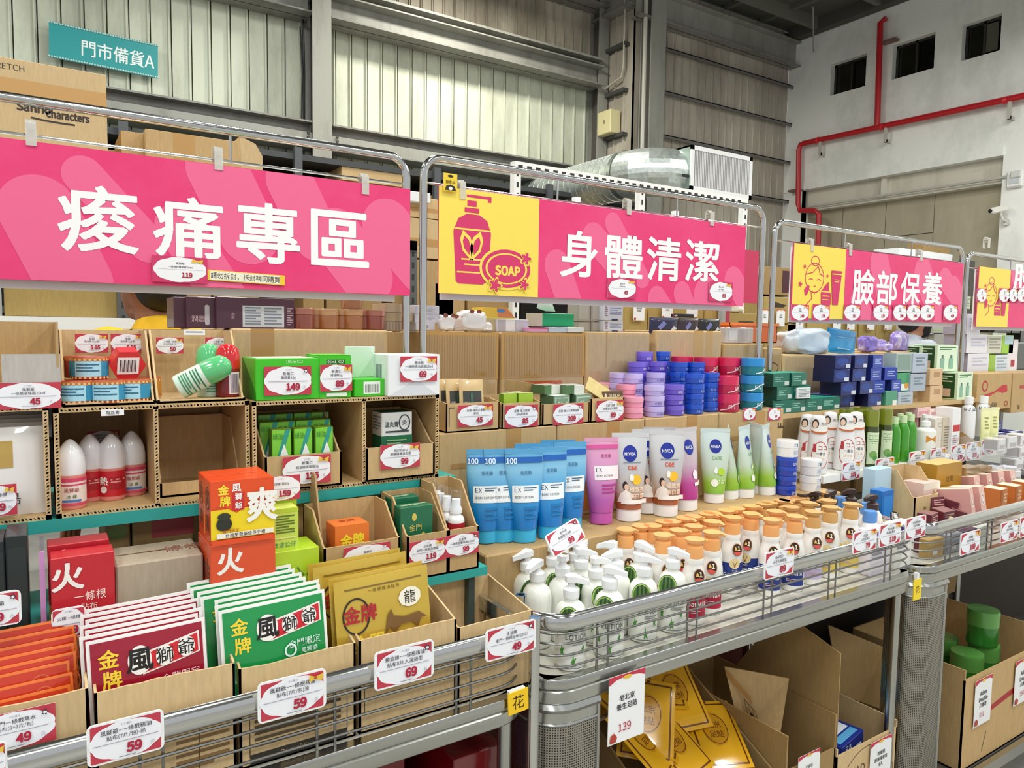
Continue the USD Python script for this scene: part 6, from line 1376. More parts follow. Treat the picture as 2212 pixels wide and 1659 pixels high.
rear('film wrapped brown carton behind the lilac jars', 1266, 1405, 716, fr=[('r', 'b08a50', .3, .83, .32, 1), ('p', '6a2a4a', [(.62, .71), (.95, .74), (.9, .765), (.7, .745)])])
rear('film wrapped brown carton behind the red jars', 1419, 1560, 713, fr=[('r', 'c9a25c', .55, .80, .7, 1), ('r', 'c9a25c', .75, .80, .85, 1)])
rear('brown carton with a clear pack and orange basket on it', 1563, 1650, 742, m=CARD2)
rear('brown carton with printed symbols behind the sign post', 1652, 1690, 752, m=CARD2, fr=[('ring', '6a5030', .5, .88, .3, .03, .006), ('ring', '6a5030', .5, .80, .3, .03, .006)])
rear('wide plain carton under the pale blue pack', 1692, 1880, 766, m=CARDL, fr=[('r', 'c9a87c', .22, .7, .62, .78)])
rear('brown carton under the purple bags', 1882, 1990, 760)
rear('brown carton behind the pale green boxes', 1992, 2076, 758, m=CARD2)
def on(px, dy, z=ZC): return UY(px, 700, YR+dy)[0], YR+dy, z+.001
# goods standing on the rear cartons
for i, (xl, xr, yt) in enumerate([(375, 402, 641), (403, 466, 640), (468, 636, 640)]):
    pbox(['dark plum box seen edge on, leftmost of the plum boxes', 'dark plum box with a white tube picture', 'dark plum box with a white information panel'][i], (xl, yt, xr, 712), YR+.03+.02*(2-i), .07 if i else .12, '5a3348', z0=ZC-.001, name='cosmetic_box', fr=[(), [('t', 'd9b8c4', '潤唇', .4, .3, .2), ('rr', 'd4d0dc', .62, .1, .78, .75, .2)], [('r', 'dfe3ee', .32, .06, .86, .74), ('lines', '8a93a8', .35, .1, .55, .7, 7), ('lines', '8a93a8', .6, .1, .83, .7, 6), ('t', 'cfa9b8', '潤唇', .2, .4, .1, .2, 0, 90), ('lines', 'cfa9b8', .9, .1, .97, .7, 8)]][i])
def film_jar(label, loc, rz, group, rx, ry, c='b0703e', s=1.0):
    t = thing('film_wrapped_jar', label, 'jar', loc, rz, group, rx, ry)
    part(t, 'jar', lathe([(0, 0), (.028, 0), (.031, .004), (.031, .036), (.029, .040), (0, .040)], 22), mat(c, .18, coat=.8), smooth=40)
    part(t, 'lid', lathe([(0, .040), (.0315, .040), (.0315, .054), (.029, .057), (0, .057)], 22), mat('d0a070' if c != '9a4a3a' else 'b87060', .2, coat=.7), smooth=40)
    part(t, 'wrap', lathe([(.033, .0), (.0335, .03), (.033, .06)], 22), film((1, .97, .94), .12, .08), smooth=True)
    return t
KJ1, KJ2 = Kind(film_jar), Kind(lambda *a: film_jar(*a, c='9a4a3a'))
for i, px in enumerate([655, 682, 708, 737, 762, 786, 809]):
    (KJ2 if i in (0, 5, 6) else KJ1).put(f'film wrapped amber jar on the rear carton, {NTH[i]} from the left', on(px, .05+.02*(i % 2)), rz=i*30)
p = on(760, .06, ZC+.058); KJ1.put('film wrapped amber jar standing on top of the others', p)
for i, (xl, xr, yt, yb, c, lb) in enumerate([(826, 868, 694, 714, 'b5a08c', 'striped beige box at the foot of the beige stack'), (824, 892, 675, 694, 'c0a888', 'beige box in the middle of the beige stack'), (832, 884, 655, 675, 'c9b296', 'beige box on top of the beige stack')]):
    pbox(lb, (xl, yt, xr, yb), YR+.05, .1, c, name='cosmetic_box', fr=[('r', 'a08a78', x/6, .1, x/6+.06, .9) for x in range(6)] if i == 0 else [('r', 'a8906e', 0, 0, 1, .06)])
for i, (xl, xr, yt, yb, lb) in enumerate([(898, 940, 697, 713, 'white box with a small code at the foot of the lilac stack'), (896, 949, 678, 697, 'pale lilac box in the middle of the stack behind the sign post'), (896, 949, 659, 678, 'pale lilac box on top of the stack behind the sign post')]):
    pbox(lb, (xl, yt, xr, yb), YR+.05, .08, 'dcdcec', name='cosmetic_box', fr=[('r', '9aa0b8', .5, .3, .65, .7)] if i == 0 else [('lines', 'b8bcd4', .45, .25, .8, .6, 2)])
def crumpled(label, w, d, h, m, loc, seed, cat='bag', name='film_bag', marks=(), rz=0):
    """A soft bag: an uneven, creased pillow."""
    s = trimesh.creation.icosphere(3, 1.0); v = s.vertices.copy()
    from meshkit import fbm
    n = fbm(v*2.2+seed*7.3, 3, seed)-.5
    v = np.sign(v)*np.abs(v)**.6
    v *= (1+.42*n)[:, None]; v[:, 2] = np.clip(v[:, 2], -.92, 2)
    v -= [0, 0, v[:, 2].min()]
    s.vertices = v*[w/2/np.abs(v[:, 0]).max(), d/2/np.abs(v[:, 1]).max(), h/v[:, 2].max()]
    t = thing(name, label, cat, loc, rz)
    part(t, 'bag', s, m, smooth=40)
    for q in marks: part(t, 'patch', mv(ellm(q[1], q[2], .003), q[3], -d/2*q[4], q[5]), mat(q[0], .4))
    return t
Wf = mat('f1eef0', .22, coat=.5)
for i, (px, w, h, lb) in enumerate([(962, .05, .05, 'white crumpled bag with brown ears, leftmost of the white bags'), (985, .06, .048, 'pale beige crumpled bag between the white bags'), (1018, .10, .066, 'white film bag with grey print, largest of the white bags'), (1046, .04, .03, 'small white bag lying at the right of the white bags')]):
    crumpled(lb, w, .06, h, Wf if i != 1 else mat('e2d0c8', .25, coat=.4), on(px, .045+.01*(i % 2)), 3+i, marks=[('8a4a3a', .008, .006, -.012, .8, h*.93), ('8a4a3a', .008, .006, .014, .8, h*.93)] if i != 3 else ())
pbox('tan box under the yellow peaked box', (1041, 689, 1072, 715), YR+.07, .08, 'cdbb92', z0=ZC, name='cosmetic_box')
t = pbox('clear and white boxed set beside the tan box', (1073, 689, 1142, 715), YR+.06, .08, 'd9d6e2', z0=ZC, name='cosmetic_box', fr=[('r', 'b9b4c0', .03, .05, .25, .95), ('r', 'ebebf4', .28, .05, .55, .95), ('r', 'c9c6d4', .58, .1, .98, .9)])
a = rect(1040, 663, 1112, 688, YR+.075)
t = thing('peaked_box', 'yellow and orange box with a peaked top and a blue oval', 'box', ((a[0]+a[1])/2, YR+.11, a[2]))
w, h = a[1]-a[0], a[3]-a[2]
part(t, 'body', mv(prism([(-w/2, 0), (w/2, 0), (w/2-.01, h*.5), (w/2-.03, h), (-w/2+.005, h)], .07), 0, -.035, 0), mat('efc74a', .35), smooth=False)
front(t, w, h, [('p', 'e08a5a', [(.5, .1), (1, .1), (.9, .5), (.74, .95), (.45, .95)]), ('e', '4a8ad4', .58, .72, .12, .16), ('r', 'f4e070', 0, 0, 1, .12)], -.035)
t = pbox('bright green tissue box with a white tissue pulled out', (1172, 676, 1240, 707), YR+.045, .10, '12a56a', z0=ZC+.021, name='tissue_box', cat='tissue box', fr=[('r', '0f9a62', .0, .0, 1, .08)], lf=[('r', 'c2c0ae', 0, 0, 1, 1)])
cv = np.array([(0, 0, .06), (-.02, .0, .10), (.015, .01, .115), (.03, 0, .085), (.05, .01, .06), (-.03, .012, .07), (.0, -.012, .08), (-.012, .004, .12)])
part(t, 'tissue', mv(trimesh.convex.convex_hull(cv), -.02, 0, -.008), mat('f6f7f5', .7), smooth=40)
for i, (xl, xr, c, lb) in enumerate([(1143, 1184, 'd39ac4', 'low pink soap box under the green tissue box'), (1185, 1225, 'b9c6dc', 'low pale blue soap box under the green tissue box'), (1226, 1262, 'd8dce0', 'low pale grey soap box beside the green tissue box')]):
    pbox(lb, (xl, 707, xr, 718), YR+.02, .09, c, z0=ZC, name='soap_box', fr=[('r', 'c03a6a', 0, .72, 1, 1)] if i == 0 else ())
for i, (xl, xr, yt, yb, lb) in enumerate([(1247, 1275, 653, 694, 'grey boxed tube, upper left of the grey boxes'), (1277, 1303, 652, 694, 'grey boxed tube, upper right of the grey boxes'), (1247, 1275, 695, 716, 'grey box, lower left of the grey boxes'), (1277, 1303, 695, 716, 'grey box, lower right of the grey boxes')]):
    pbox(lb, (xl, yt, xr, yb), YR+.10, .06, 'b3aca6', name='cosmetic_box', fr=[('r', 'c6c0ba', .12, .1, .88, .9)])
for i, (yt, yb, lb) in enumerate([(654, 692, 'white and blue box on top of its like'), (693, 716, 'white and blue box below its like')]):
    pbox(lb, (1305, yt, 1346, yb), YR+.07, .06, 'dfe3f4', name='cosmetic_box', fr=[('lines', '8a90b8', .3, .3, .9, .75, 4), ('r', '26306a', .4, .0, .72, .1), ('lines', 'a06a7a', .05, .2, .18, .9, 6)])
for i, (xl, xr, yt, yb, c, lb) in enumerate([(1403, 1466, 696, 714, '22204a', 'navy film pack lying on the rear carton'), (1467, 1510, 695, 714, '3a2a34', 'brown black film pack between the navy and black packs'), (1511, 1556, 695, 714, '1c1b22', 'black and white film pack at the right of the dark packs')]):
    pk = packet(lb, UY(xr, yt, YR+.03)[0]-UY(xl, yt, YR+.03)[0], .06, (UY((xl+xr)/2, 700, YR+.03)[0], YR+.03, ZC+.001), c, None, [('p', '8a90d0', [(.3, .2), (.5, .6), (.4, .8), (.2, .4)]), ('p', 'e6e4ea', [(.6, .1), (.75, .5), (.9, .3)])], th=.012, gloss=.1)
pbox('black film pack with pink edge standing on the dark packs', (1453, 677, 1499, 694), YR+.05, .01, '1d161c', name='film_pack', fr=[('e', 'f0d8dc', .15, .5, .08, .25), ('r', 'a04a5a', 0, 0, .06, 1)], z0=ZC+.063)
t = thing('storage_basket', 'orange plastic basket behind the red jars', 'basket', on(1602, .16, UY(1600, 742, YR)[2]))
bw, bh = .30, .085
part(t, 'wall', cat_([bxm(-bw/2, bw/2, -.07, -.066, 0, bh), bxm(-bw/2, bw/2, .066, .07, 0, bh), bxm(-bw/2, -bw/2+.004, -.07, .07, 0, bh), bxm(bw/2-.004, bw/2, -.07, .07, 0, bh), bxm(-bw/2, bw/2, -.07, .07, 0, .004)]), mat('e8702c', .35, coat=.4))
part(t, 'rim', cat_([bxm(-bw/2-.006, bw/2+.006, -.076, -.066, bh-.012, bh), bxm(-bw/2-.006, bw/2+.006, .066, .076, bh-.012, bh), bxm(bw/2-.004, bw/2+.006, -.07, .07, bh-.012, bh), bxm(-bw/2-.006, -bw/2+.004, -.07, .07, bh-.012, bh)]), mat('f5843a', .3, coat=.4))
a = on(1588, .06, UY(1600, 742, YR)[2]); box_thing('clear pack of grey white goods in front of the orange basket', .17, .05, .062, mat('cfc8c4', .3), a, fr=[('r', 'b4acaa', .45, .1, .8, .9), ('r', 'e0dcdc', .1, .2, .4, .8)], wrap=True, name='clear_pack')
# pale blue padded pack, blue pack, purple bags (under the face care banner)
zc3 = UY(1760, 766, YR)[2]
p = on(1745, .05, zc3); crumpled('large pale blue and white padded pack on the wide carton', .255, .12, .118, mat('cfe2f0', .3, coat=.4), p, 21, name='padded_pack', cat='pack')
p = on(1712, .12, zc3); crumpled('white padded pack behind the pale blue one', .2, .1, .105, mat('e8ecec', .3, coat=.4), p, 23, name='padded_pack', cat='pack')
a = rect(1783, 712, 1846, 766, YR+.02)
packet('bright blue flat pack with a lozenge, right of the padded packs', a[1]-a[0], a[3]-a[2], ((a[0]+a[1])/2, YR+.02, zc3+.001), '2aa6e0', None, [('r', '2596d4', .02, .72, .98, .98), ('ring', '1a78b4', .58, .45, .05, .09, .012), ('lines', 'bfe4f6', .3, .16, .75, .24, 1), ('r', '8fd0f0', .3, .66, .7, .69)], th=.012, ry=5)
for i, (px, w, h, dy) in enumerate([(1876, .10, .075, .03), (1900, .08, .06, .07), (1945, .11, .10, .04), (1915, .06, .04, .02)]):
    crumpled(['purple and white film bag, leftmost of the purple bags', 'purple film bag behind the leftmost one', 'purple and white film bag, largest and rightmost', 'small purple bag between the larger ones'][i], w, .07, h, stained(['8f7ad0', 'a592dc', '9a86d4', 'b0a0e0'][i], 'e9e4f2', 30, .4, .2), on(px, dy, UY(1900, 760, YR)[2]), 31+i)
# ================================================================== cart 3: white shelf and face care
YW = 1.665
ZW = UY(1790, 1026, YW)[2]
xw0, xw1 = 2.49, 3.98
t = thing('white_shelf', 'white board shelf carrying the green bottles in the middle distance', 'shelf', (0, 0, 0))
part(t, 'board', bxm(xw0, xw1, YW, 1.94, ZW-.03, ZW), mat('f2f1ec', .35)); part(t, 'price_rail', bxm(xw0, xw1, YW-.004, YW, ZW-.03, ZW-.002), mat('f7f7f4', .3))
for x in (xw0+.03, xw1-.03): part(t, 'leg', bxm(x-.015, x+.015, 1.88, 1.93, FLOOR, ZW-.03), mat('55534e', .5))
def shampoo(label, loc, rz, group, rx, ry):
    t = thing('shampoo_bottle', label, 'shampoo bottle', loc, rz, group, rx, ry)
    part(t, 'body', lathe([(0, 0), (.036, 0), (.041, .006), (.043, .05), (.040, .10), (.033, .16), (.028, .20), (.026, .215), (.022, .224), (0, .228)], 28, 1, .72), mat('efecec', .2, coat=.5), smooth=60)
    paint(t, (-.05, 0, .01), (1, 0, 0), (0, 0, 1), .10, .215, [('e', 'f4f2ee', .5, .30, .34, .24), ('ring', 'c03a34', .5, .30, .34, .24, .012), ('r', 'b8323a', .22, .36, .34, .5), ('t', 'c0504a', 'ココ', .6, .43, .07, .4), ('t', '5a4a4a', '一番合', .52, .33, .055, .5), ('t', 'd8a040', 'プラス', .5, .24, .05, .5), ('e', 'd06a34', .5, .74, .38, .06), ('e', 'f0eee9', .5, .775, .40, .06), ('e', '2c2422', .3, .86, .13, .08), ('e', 'ecc8b0', .3, .845, .09, .06), ('t', '6a5a50', '無添加', .68, .86, .05, .4)], warp=around(lambda z: np.interp(z, [0, .05, .10, .16, .20, .228], [.041, .0435, .0405, .0335, .0285, .023]), .74))
    return t
SHK = Kind(shampoo)
for i, (px, dy, lb) in enumerate([(1824, .035, 'white shampoo bottle in front, biggest of the red printed ones'), (1846, .05, 'white shampoo bottle right behind the front one'), (1765, .045, 'white shampoo bottle second from the left'), (1790, .10, 'white shampoo bottle hidden behind the second one'), (1742, .085, 'white shampoo bottle leftmost beside the brown carton')]):
    SHK.put(lb, (UY(px, 980, YW+dy)[0], YW+dy, ZW+.0005), rz=-34)
def wine(label, loc, rz, group, rx, ry):
    t = thing('green_bottle', label, 'bottle', loc, rz, group, rx, ry)
    part(t, 'body', lathe([(0, 0), (.026, 0), (.028, .004), (.028, .13), (.027, .155), (.0255, .165), (0, .166)], 22), mat('3c471c', .12, coat=.6), smooth=50)
    part(t, 'cap', lathe([(0, .165), (.0262, .165), (.0262, .226), (.025, .23), (0, .23)], 22), mat('7f8a22', .25, coat=.5), smooth=40)
    paint(t, (-.026, 0, .012), (1, 0, 0), (0, 0, 1), .052, .13, [('r', 'd9ebc6', 0, 0, 1, 1), ('lines', '8aa87a', .15, .62, .85, .92, 5), ('e', '7fb060', .5, .3, .3, .12), ('e', '5a9a4a', .65, .2, .2, .08)], warp=around(.0284))
    return t
WK = Kind(wine)
for i, (px, dy) in enumerate([(1882, .03), (1911, .035), (1841, .075), (1857, .09), (1822, .12), (1836, .14), (1800, .15), (1782, .17), (1868, .12)]):
    WK.put(f'olive capped green bottle on the white shelf, {NTH[i]} nearest the front', (UY(px, 950, YW+dy)[0], YW+dy, ZW+.0005), rz=-38+[0, 4, -30, 30, 80, 10, 0, 50, -10][i])
def clearg(label, loc, rz, group, rx, ry):
    t = thing('clear_green_bottle', label, 'bottle', loc, rz, group, rx, ry)
    part(t, 'body', lathe([(0, 0), (.023, 0), (.025, .004), (.025, .13), (.018, .155), (.012, .165), (0, .166)], 20), mat('3f9a1e', .08, coat=.8), smooth=50)
    part(t, 'cap', lathe([(0, .165), (.0135, .165), (.0135, .195), (0, .196)], 18), mat('cfeab8', .25), smooth=40)
    return t
GK = Kind(clearg)
for i, (px, dy) in enumerate([(1931, .03), (1950, .035), (1966, .05), (1942, .09), (1960, .10)]):
    GK.put(f'bright green bottle in a clear wrap, {["leftmost", "front", "right", "rear left", "rear right"][i]} of the wrapped group', (UY(px, 950, YW+dy)[0], YW+dy, ZW+.0005))
def wpump(label, loc, rz, group, rx, ry):
    t = thing('pump_bottle', label, 'lotion bottle', loc, rz, group, rx, ry)
    part(t, 'body', lathe([(0, 0), (.040, 0), (.043, .005), (.043, .115), (.036, .128), (.015, .134), (.015, .14), (0, .14)], 26), mat('eeeeea', .25, coat=.4), smooth=50)
    pump_head(t, .138, WHITE, .045)
    paint(t, (-.04, 0, .02), (1, 0, 0), (0, 0, 1), .08, .1, [('p', 'd08a2c', [(.2, .82), (.5, .68), (.8, .82), (.8, .5), (.5, .64), (.2, .5)]), ('r', 'a83a44', .55, .2, .95, .26), ('r', 'a83a44', .55, .08, .95, .14)], warp=around(.0433))
    return t
Kind(wpump).put('white pump bottle with an orange bow on the white shelf', (UY(1998, 950, YW+.04)[0], YW+.04, ZW+.0005), rz=-25)
for (R, dy, d, c, lb, fr) in [((2019, 903, 2040, 985), .05, .07, 'e4dbcf', 'tall beige box right of the white pump bottle', [('ring', '7a6a60', .5, .8, .2, .06, .01)]), ((2036, 902, 2056, 980), .045, .08, 'cfc2ae', 'tall beige box with lines of print', [('lines', '8a7c6a', .15, .1, .85, .75, 9)]),
        ((2057, 882, 2074, 970), .03, .08, 'f0eff1', 'tall white box with a red square', [('r', 'c8323a', .1, .48, .95, .62), ('lines', '9a9aa4', .1, .1, .6, .4, 6)]), ((1982, 881, 2010, 901), .12, .05, 'e9bfc2', 'pale pink small box on the top row, left', [('r', 'cf9aa0', .1, .2, .9, .6)]), ((2009, 884, 2034, 902), .11, .05, 'f0d6d2', 'pale pink small box on the top row, right', [('r', 'cf9aa0', .1, .2, .9, .6)]), ((1980, 902, 2018, 985), .13, .08, 'dba9aa', 'rose box behind the white pump bottle', ())]:
    pbox(lb, R, YW+dy, d, c, z0=ZW+.0005 if R[3] > 950 else ZW+UY(2000, 901, YW+dy)[2]-ZW, fr=fr, name='cosmetic_box')
x = UY(2098, 960, YW+.02)
open_box('small brown display carton at the right part of the white shelf', UY(2074, 960, YW+.02)[0], UY(2112, 960, YW+.02)[0], YW+.02, .14, ZW+.0005, .035, .12, CARD2, side='slope')
def tonic(label, loc, rz, group, rx, ry):
    t = thing('white_bottle', label, 'bottle', loc, rz, group, rx, ry)
    part(t, 'body', lathe([(0, 0), (.03, 0), (.033, .005), (.033, .13), (.028, .15), (.017, .16), (.017, .165), (0, .166)], 22), mat('eef0f2', .25, coat=.4), smooth=50)
    part(t, 'cap', lathe([(0, .165), (.0195, .165), (.0195, .2), (0, .202)], 20), WHITE, smooth=40)
    paint(t, (-.04, 0, .13), (1, 0, 0), (0, 0, 1), .08, .025, [('t', '2a2a30', 'N-2 滋潤', .5, .5, .8, .9)], warp=around(.0335))
    return t
TK = Kind(tonic)
for i, px in enumerate([2089, 2107]): TK.put(f'white bottle with black writing, {["left", "right"][i]} one of the pair', (UY(px, 930, YW+.10+.02*i)[0], YW+.10-.01*i, ZW+.045), rz=-35)
YT = vgrad([(0, 'b8c83a'), (.12, 'e6e8a0'), (1, 'f0eebc')], 0, .19)
ytk = tube_kind(.05, .18, .02, .02, YT, [('lines', 'a0a060', .3, .4, .7, .8, 4)], mat('c4d04a', .3))
for i, px in enumerate([2127, 2145]): ytk.put(f'pale yellow tube on the white shelf, {["left", "right"][i]} one', (UY(px, 940, YW+.05)[0], YW+.05, ZW+.0005), rz=-30)
NBK = box_kind(.11, .09, .052, '14206e', grp='navy boxes at the end of the white shelf', fr=[('t', 'c9d2f0', 'NIVEA', .7, .6, .14, .3), ('lines', '8a98cc', .6, .15, .85, .4, 2)], tp=[('r', 'dfe3ee', .05, .1, .95, .3), ('r', '1a2880', .05, .3, .95, .95)], name='cosmetic_box')
for i, (px, dy, z) in enumerate([(2160, .06, 0), (2195, .05, 0), (2150, .10, .053), (2128, .13, .106)]):
    NBK.put(f'navy blue box at the right end of the white shelf, {NTH[i]} from the bottom', (UY(px, 940, YW+dy)[0]+.03, YW+dy+.05, ZW+.0005+z), rz=[0, 0, 4, 0][i])
for (R, l1, p, bw) in [((1818, 1000, 1857, 1040), '洗髮精', '379', 'bow'), ((1890, 992, 1930, 1031), '化妝水', '65', 'bow'), ((1963, 977, 1997, 1014), '蘆薈化妝水', '65', 'bow'), ((2009, 971, 2041, 1008), '潤膚乳液', '169', 'bow'), ((2054, 963, 2084, 1001), '面膜', '179', 'bow'), ((2086, 957, 2115, 996), '精華', '329', 'bow'), ((2119, 951, 2146, 984), '乳液', '499', 'bow')]:
    price_card(f'price card reading {p} on the white shelf edge for {dict(zip(["洗髮精", "化妝水", "蘆薈化妝水", "潤膚乳液", "面膜", "精華", "乳液"], ["the shampoo bottles", "the olive capped bottles", "the clear green bottles", "the white pump bottle", "the tall boxes", "the brown display carton", "the yellow tubes"]))[l1]}', R, YW-.008, l1, '保濕滋潤', p, bw)
# top row on an upper board
YU, ZU = 1.80, UY(1700, 893, 1.80)[2]
t = thing('upper_board', 'brown board under the dark green and navy boxes', 'shelf', (0, 0, 0))
part(t, 'board', bxm(2.36, 3.98, YU-.01, 1.935, ZU-.018, ZU), CARD)
for x in (2.37, 3.1, 3.96): part(t, 'leg', bxm(x-.008, x+.008, 1.91, 1.93, FLOOR, ZU-.018), CARDD)
GT_ = [('lines', '7fb8a8', .12, .3, .6, .75, 3), ('r', 'c9d2cc', .68, .1, .95, .4)]
TBK = box_kind(.105, .10, .052, '146a58', grp='dark green boxes in a pile', fr=GT_, tp=[('r', '2aa48c', 0, 0, 1, 1)], lf=[('r', '0e4a3e', 0, 0, 1, 1)], name='cosmetic_box')
k = 0
for (px, lv) in [(1688, 0), (1720, 0), (1756, 0), (1690, 1), (1730, 1), (1684, 2), (1722, 2), (1794, 0)]:
    x = UY(px, 880-lv*30, YU+.0)[0]
    TBK.put(f'dark green cosmetic box, {NTH[k]} of the pile counted from its lower left', (x+.01, YU+.05, ZU+.0005+lv*.0525), rz=[-4, 3, -2, 5, -6, 2, 4, -8][k]); k += 1
pbox('white information panel box among the dark green boxes', (1722, 838, 1751, 868), YU-.01, .008, 'e3e6e8', z0=ZU+.056, name='cosmetic_box', fr=[('lines', '8a9090', .1, .1, .9, .9, 6)])
NV = box_kind(.105, .10, .055, '13246e', grp='navy blue boxes in a pile', fr=[('e', '2f4a9a', .45, .55, .36, .3), ('r', 'd6d9e6', .66, .08, .94, .36)], tp=[('r', '5a6aa8', 0, 0, 1, 1)], lf=[('r', '0d1848', 0, 0, 1, 1)], name='cosmetic_box')
NL = box_kind(.09, .10, .055, '1c3aa8', grp='navy blue boxes in a pile', fr=[('lines', 'a8b8ea', .2, .25, .8, .75, 3)], tp=[('r', '3f66d0', 0, 0, 1, 1)], lf=[('r', '13246e', 0, 0, 1, 1)], name='cosmetic_box')
k = 0
for (K, px, lv) in [(NV, 1886, 0), (NV, 1926, 0), (NV, 1830, 1), (NV, 1868, 1), (NL, 1895, 1), (NL, 1932, 1), (NV, 1815, 2), (NV, 1852, 2), (NL, 1888, 2), (NL, 1922, 2), (NV, 1818, 3), (NV, 1856, 3), (NL, 1892, 3), (NV, 1846, 0), (NV, 1815, 0)]:
    K.put(f'navy blue cosmetic box, {NTH[k]} of the pile counted row by row from below', (UY(px, 875-lv*28, YU)[0]+.02, YU+.055+(0 if lv or px > 1880 else .04), ZU+.0005+lv*.0556), rz=[0, 3, -2, 2, -3, 4, -2, 2, 3, -4, -2, 3, 5, 0, 0][k % 15]); k += 1
for (R, dy, d, c, lb, fr) in [((1913, 845, 1938, 880), .0, .06, '4f9a7c', 'green box with a white code right of the navy pile', [('r', 'e6ece8', .6, .1, .95, .4)]), ((1940, 848, 1972, 882), .0, .06, 'b4bec8', 'silver blue box at the foot of the silver stack', [('lines', '7a8a9a', .2, .3, .8, .8, 3)]), ((1938, 806, 1966, 846), .02, .06, '3f9f6a', 'green and white box with an orange flower', [('r', 'eef2ea', .1, .05, .95, .4), ('e', 'e0a040', .7, .3, .16, .16)]), ((1967, 808, 2000, 846), .01, .06, 'a9b4c4', 'silver blue box in the middle of the silver stack', [('lines', '7a8a9a', .2, .3, .8, .8, 3)]), ((1936, 763, 1970, 804), .02, .06, 'a9bab2', 'grey green box on top beside the silver stack', [('r', '8aa098', .1, .1, .9, .9)]), ((1972, 763, 2004, 806), .015, .07, 'b3bdce', 'silver blue box on top of the silver stack', [('lines', '7a8a9a', .2, .3, .8, .8, 3)]),
        ((2009, 797, 2036, 833), .0, .06, 'd8b48a', 'peach box upper one beside the silver stack', [('r', 'b8906a', .3, .5, .8, .8)]), ((2009, 834, 2036, 872), .0, .06, 'd8b48a', 'peach box lower one beside the silver stack', [('r', 'b8906a', .3, .5, .8, .8)])]:
    pbox(lb, R, YU+dy, d, c, fr=fr, name='cosmetic_box')
SERUM = [('r', 'e0f0d6', 0, 0, 1, 1), ('lines', '3f7a3a', .12, .78, .9, .92, 2), ('r', '8fb8a0', .16, .1, .36, .5), ('r', '5a7a6a', .22, .5, .30, .62), ('r', '8fb8a0', .58, .1, .78, .5), ('r', '5a7a6a', .64, .5, .72, .62)]
DKL = [('r', '1c4a1e', .05, .05, .9, .95), ('lines', 'c9d8b0', .15, .6, .8, .88, 3), ('r', 'd9b9a0', .4, .1, .75, .4)]
for (R, dy, lb) in [((2024, 745, 2068, 802), .06, 'pale green boxed serum set, upper one with two dropper bottles drawn'), ((2068, 805, 2100, 864), .0, 'pale green boxed serum set, lower one beside the printed carton'), ((1990, 748, 2022, 790), .13, 'pale green boxed serum set standing behind the upper one')]:
    pbox(lb, R, YU+dy, .12, 'cfe6c2', fr=SERUM, lf=DKL, name='serum_box', z0=UY(2044, 802, YU+.06)[2] if R[0] == 2024 else None)
for i, (xl, yt, xr, yb) in enumerate([(2080, 678, 2118, 722), (2080, 722, 2133, 763), (2082, 764, 2136, 806)]):
    pbox(['white box on top of the lilac and white stack at the right', 'white box in the middle of the stack at the right', 'white box at the foot of the stack at the right'][i], (xl+8, yt, xr, yb), YR+.0, .12, 'ecebf6', name='cosmetic_box', fr=[('lines', 'c9cce0', .2, .3, .9, .8, 3)], lf=[('r', 'a39fb4', 0, 0, 1, 1)])
for (R, c, fr, lb) in [((2134, 724, 2164, 764), 'd6d6c6', [('lines', 'a0a090', .1, .2, .9, .85, 4)], 'grey white box with a lime lid edge'), ((2165, 724, 2189, 764), '9fd42a', [('r', 'bfe0ea', .2, .5, .95, .98)], 'lime green box with a pale blue label'), ((2137, 766, 2150, 807), '9cc62e', (), 'lime green box seen edge on'), ((2150, 766, 2177, 807), 'dfe8f0', [('lines', 'a9b8c8', .1, .2, .9, .85, 4)], 'pale blue white box beside the lime edge'), ((2178, 733, 2198, 807), 'f0e6ea', [('r', 'b0303c', .3, .2, .7, .4)], 'tall pale pink box with a dark red mark')]:
    pbox(lb, R, YR+.0, .1, c, fr=fr, name='cosmetic_box')
def redcap(label, R, fr):
    pbox(label, R, 1.80, .14, CARD2, name='carton', cat='carton', fr=fr)
redcap('brown carton printed with a red sprout and handwriting', (2110, 808, 2184, 888), [('ring', 'b02a2c', .22, .66, .07, .13, .05), ('p', 'c22a30', [(.1, .3), (.2, .42), (.5, .5), (.72, .66), (.86, .66), (.88, .48), (.74, .44), (.6, .5), (.4, .4), (.16, .26)]), ('t', '2a1c14', 'alddr', .5, .14, .14, .7), ('ring', 'a8502c', .86, .14, .05, .06, .03)])
redcap('brown carton with red stripes cut off by the right edge', (2186, 806, 2260, 892), [('r', 'b84a4a', .2, .6, .9, .68), ('t', '2a1c14', '仙', .2, .14, .14)])
# basket of cart 3
YK = 1.33
def kb(label, R, dy, d, c, fr=(), tp=(), rz=0, z0=FLOOR+.0005, name='cosmetic_box', lf=(), rx=0): return pbox(label, R, YK+dy, d, c, fr=fr, tp=tp, rz=rz, z0=z0, name=name, lf=lf, rx=rx)
kb('bright blue box at the left of the face care basket', (1905, 1062, 1929, 1150), .14, .05, '1a6fc0', [('r', '2a86d8', .1, .1, .9, .9)])
kb('pale blue and white box behind the dark pumps', (1890, 1015, 1925, 1080), .22, .05, 'bfdcec', [('r', 'e6f0f4', .4, .1, .95, .6)])
x0 = UY(1950, 1060, YK+.17)[0]
open_box('open brown display carton with letters, left in the face care basket', UY(1978, 1060, YK+.13)[0], UY(2028, 1060, YK+.13)[0], YK+.13, .14, FLOOR+.0005, .17, .265, CARDL, side='step', fr=[('t', '8a7a3a', 'BEA', .45, .5, .12), ('e', '8a7a3a', .42, .72, .06, .04)])
kb('pink and cream box inside the open display carton', (1995, 1045, 2030, 1085), .15, .08, 'e6c9c4', [('r', 'f0e6d6', 0, .6, 1, 1)], z0=FLOOR+.14)
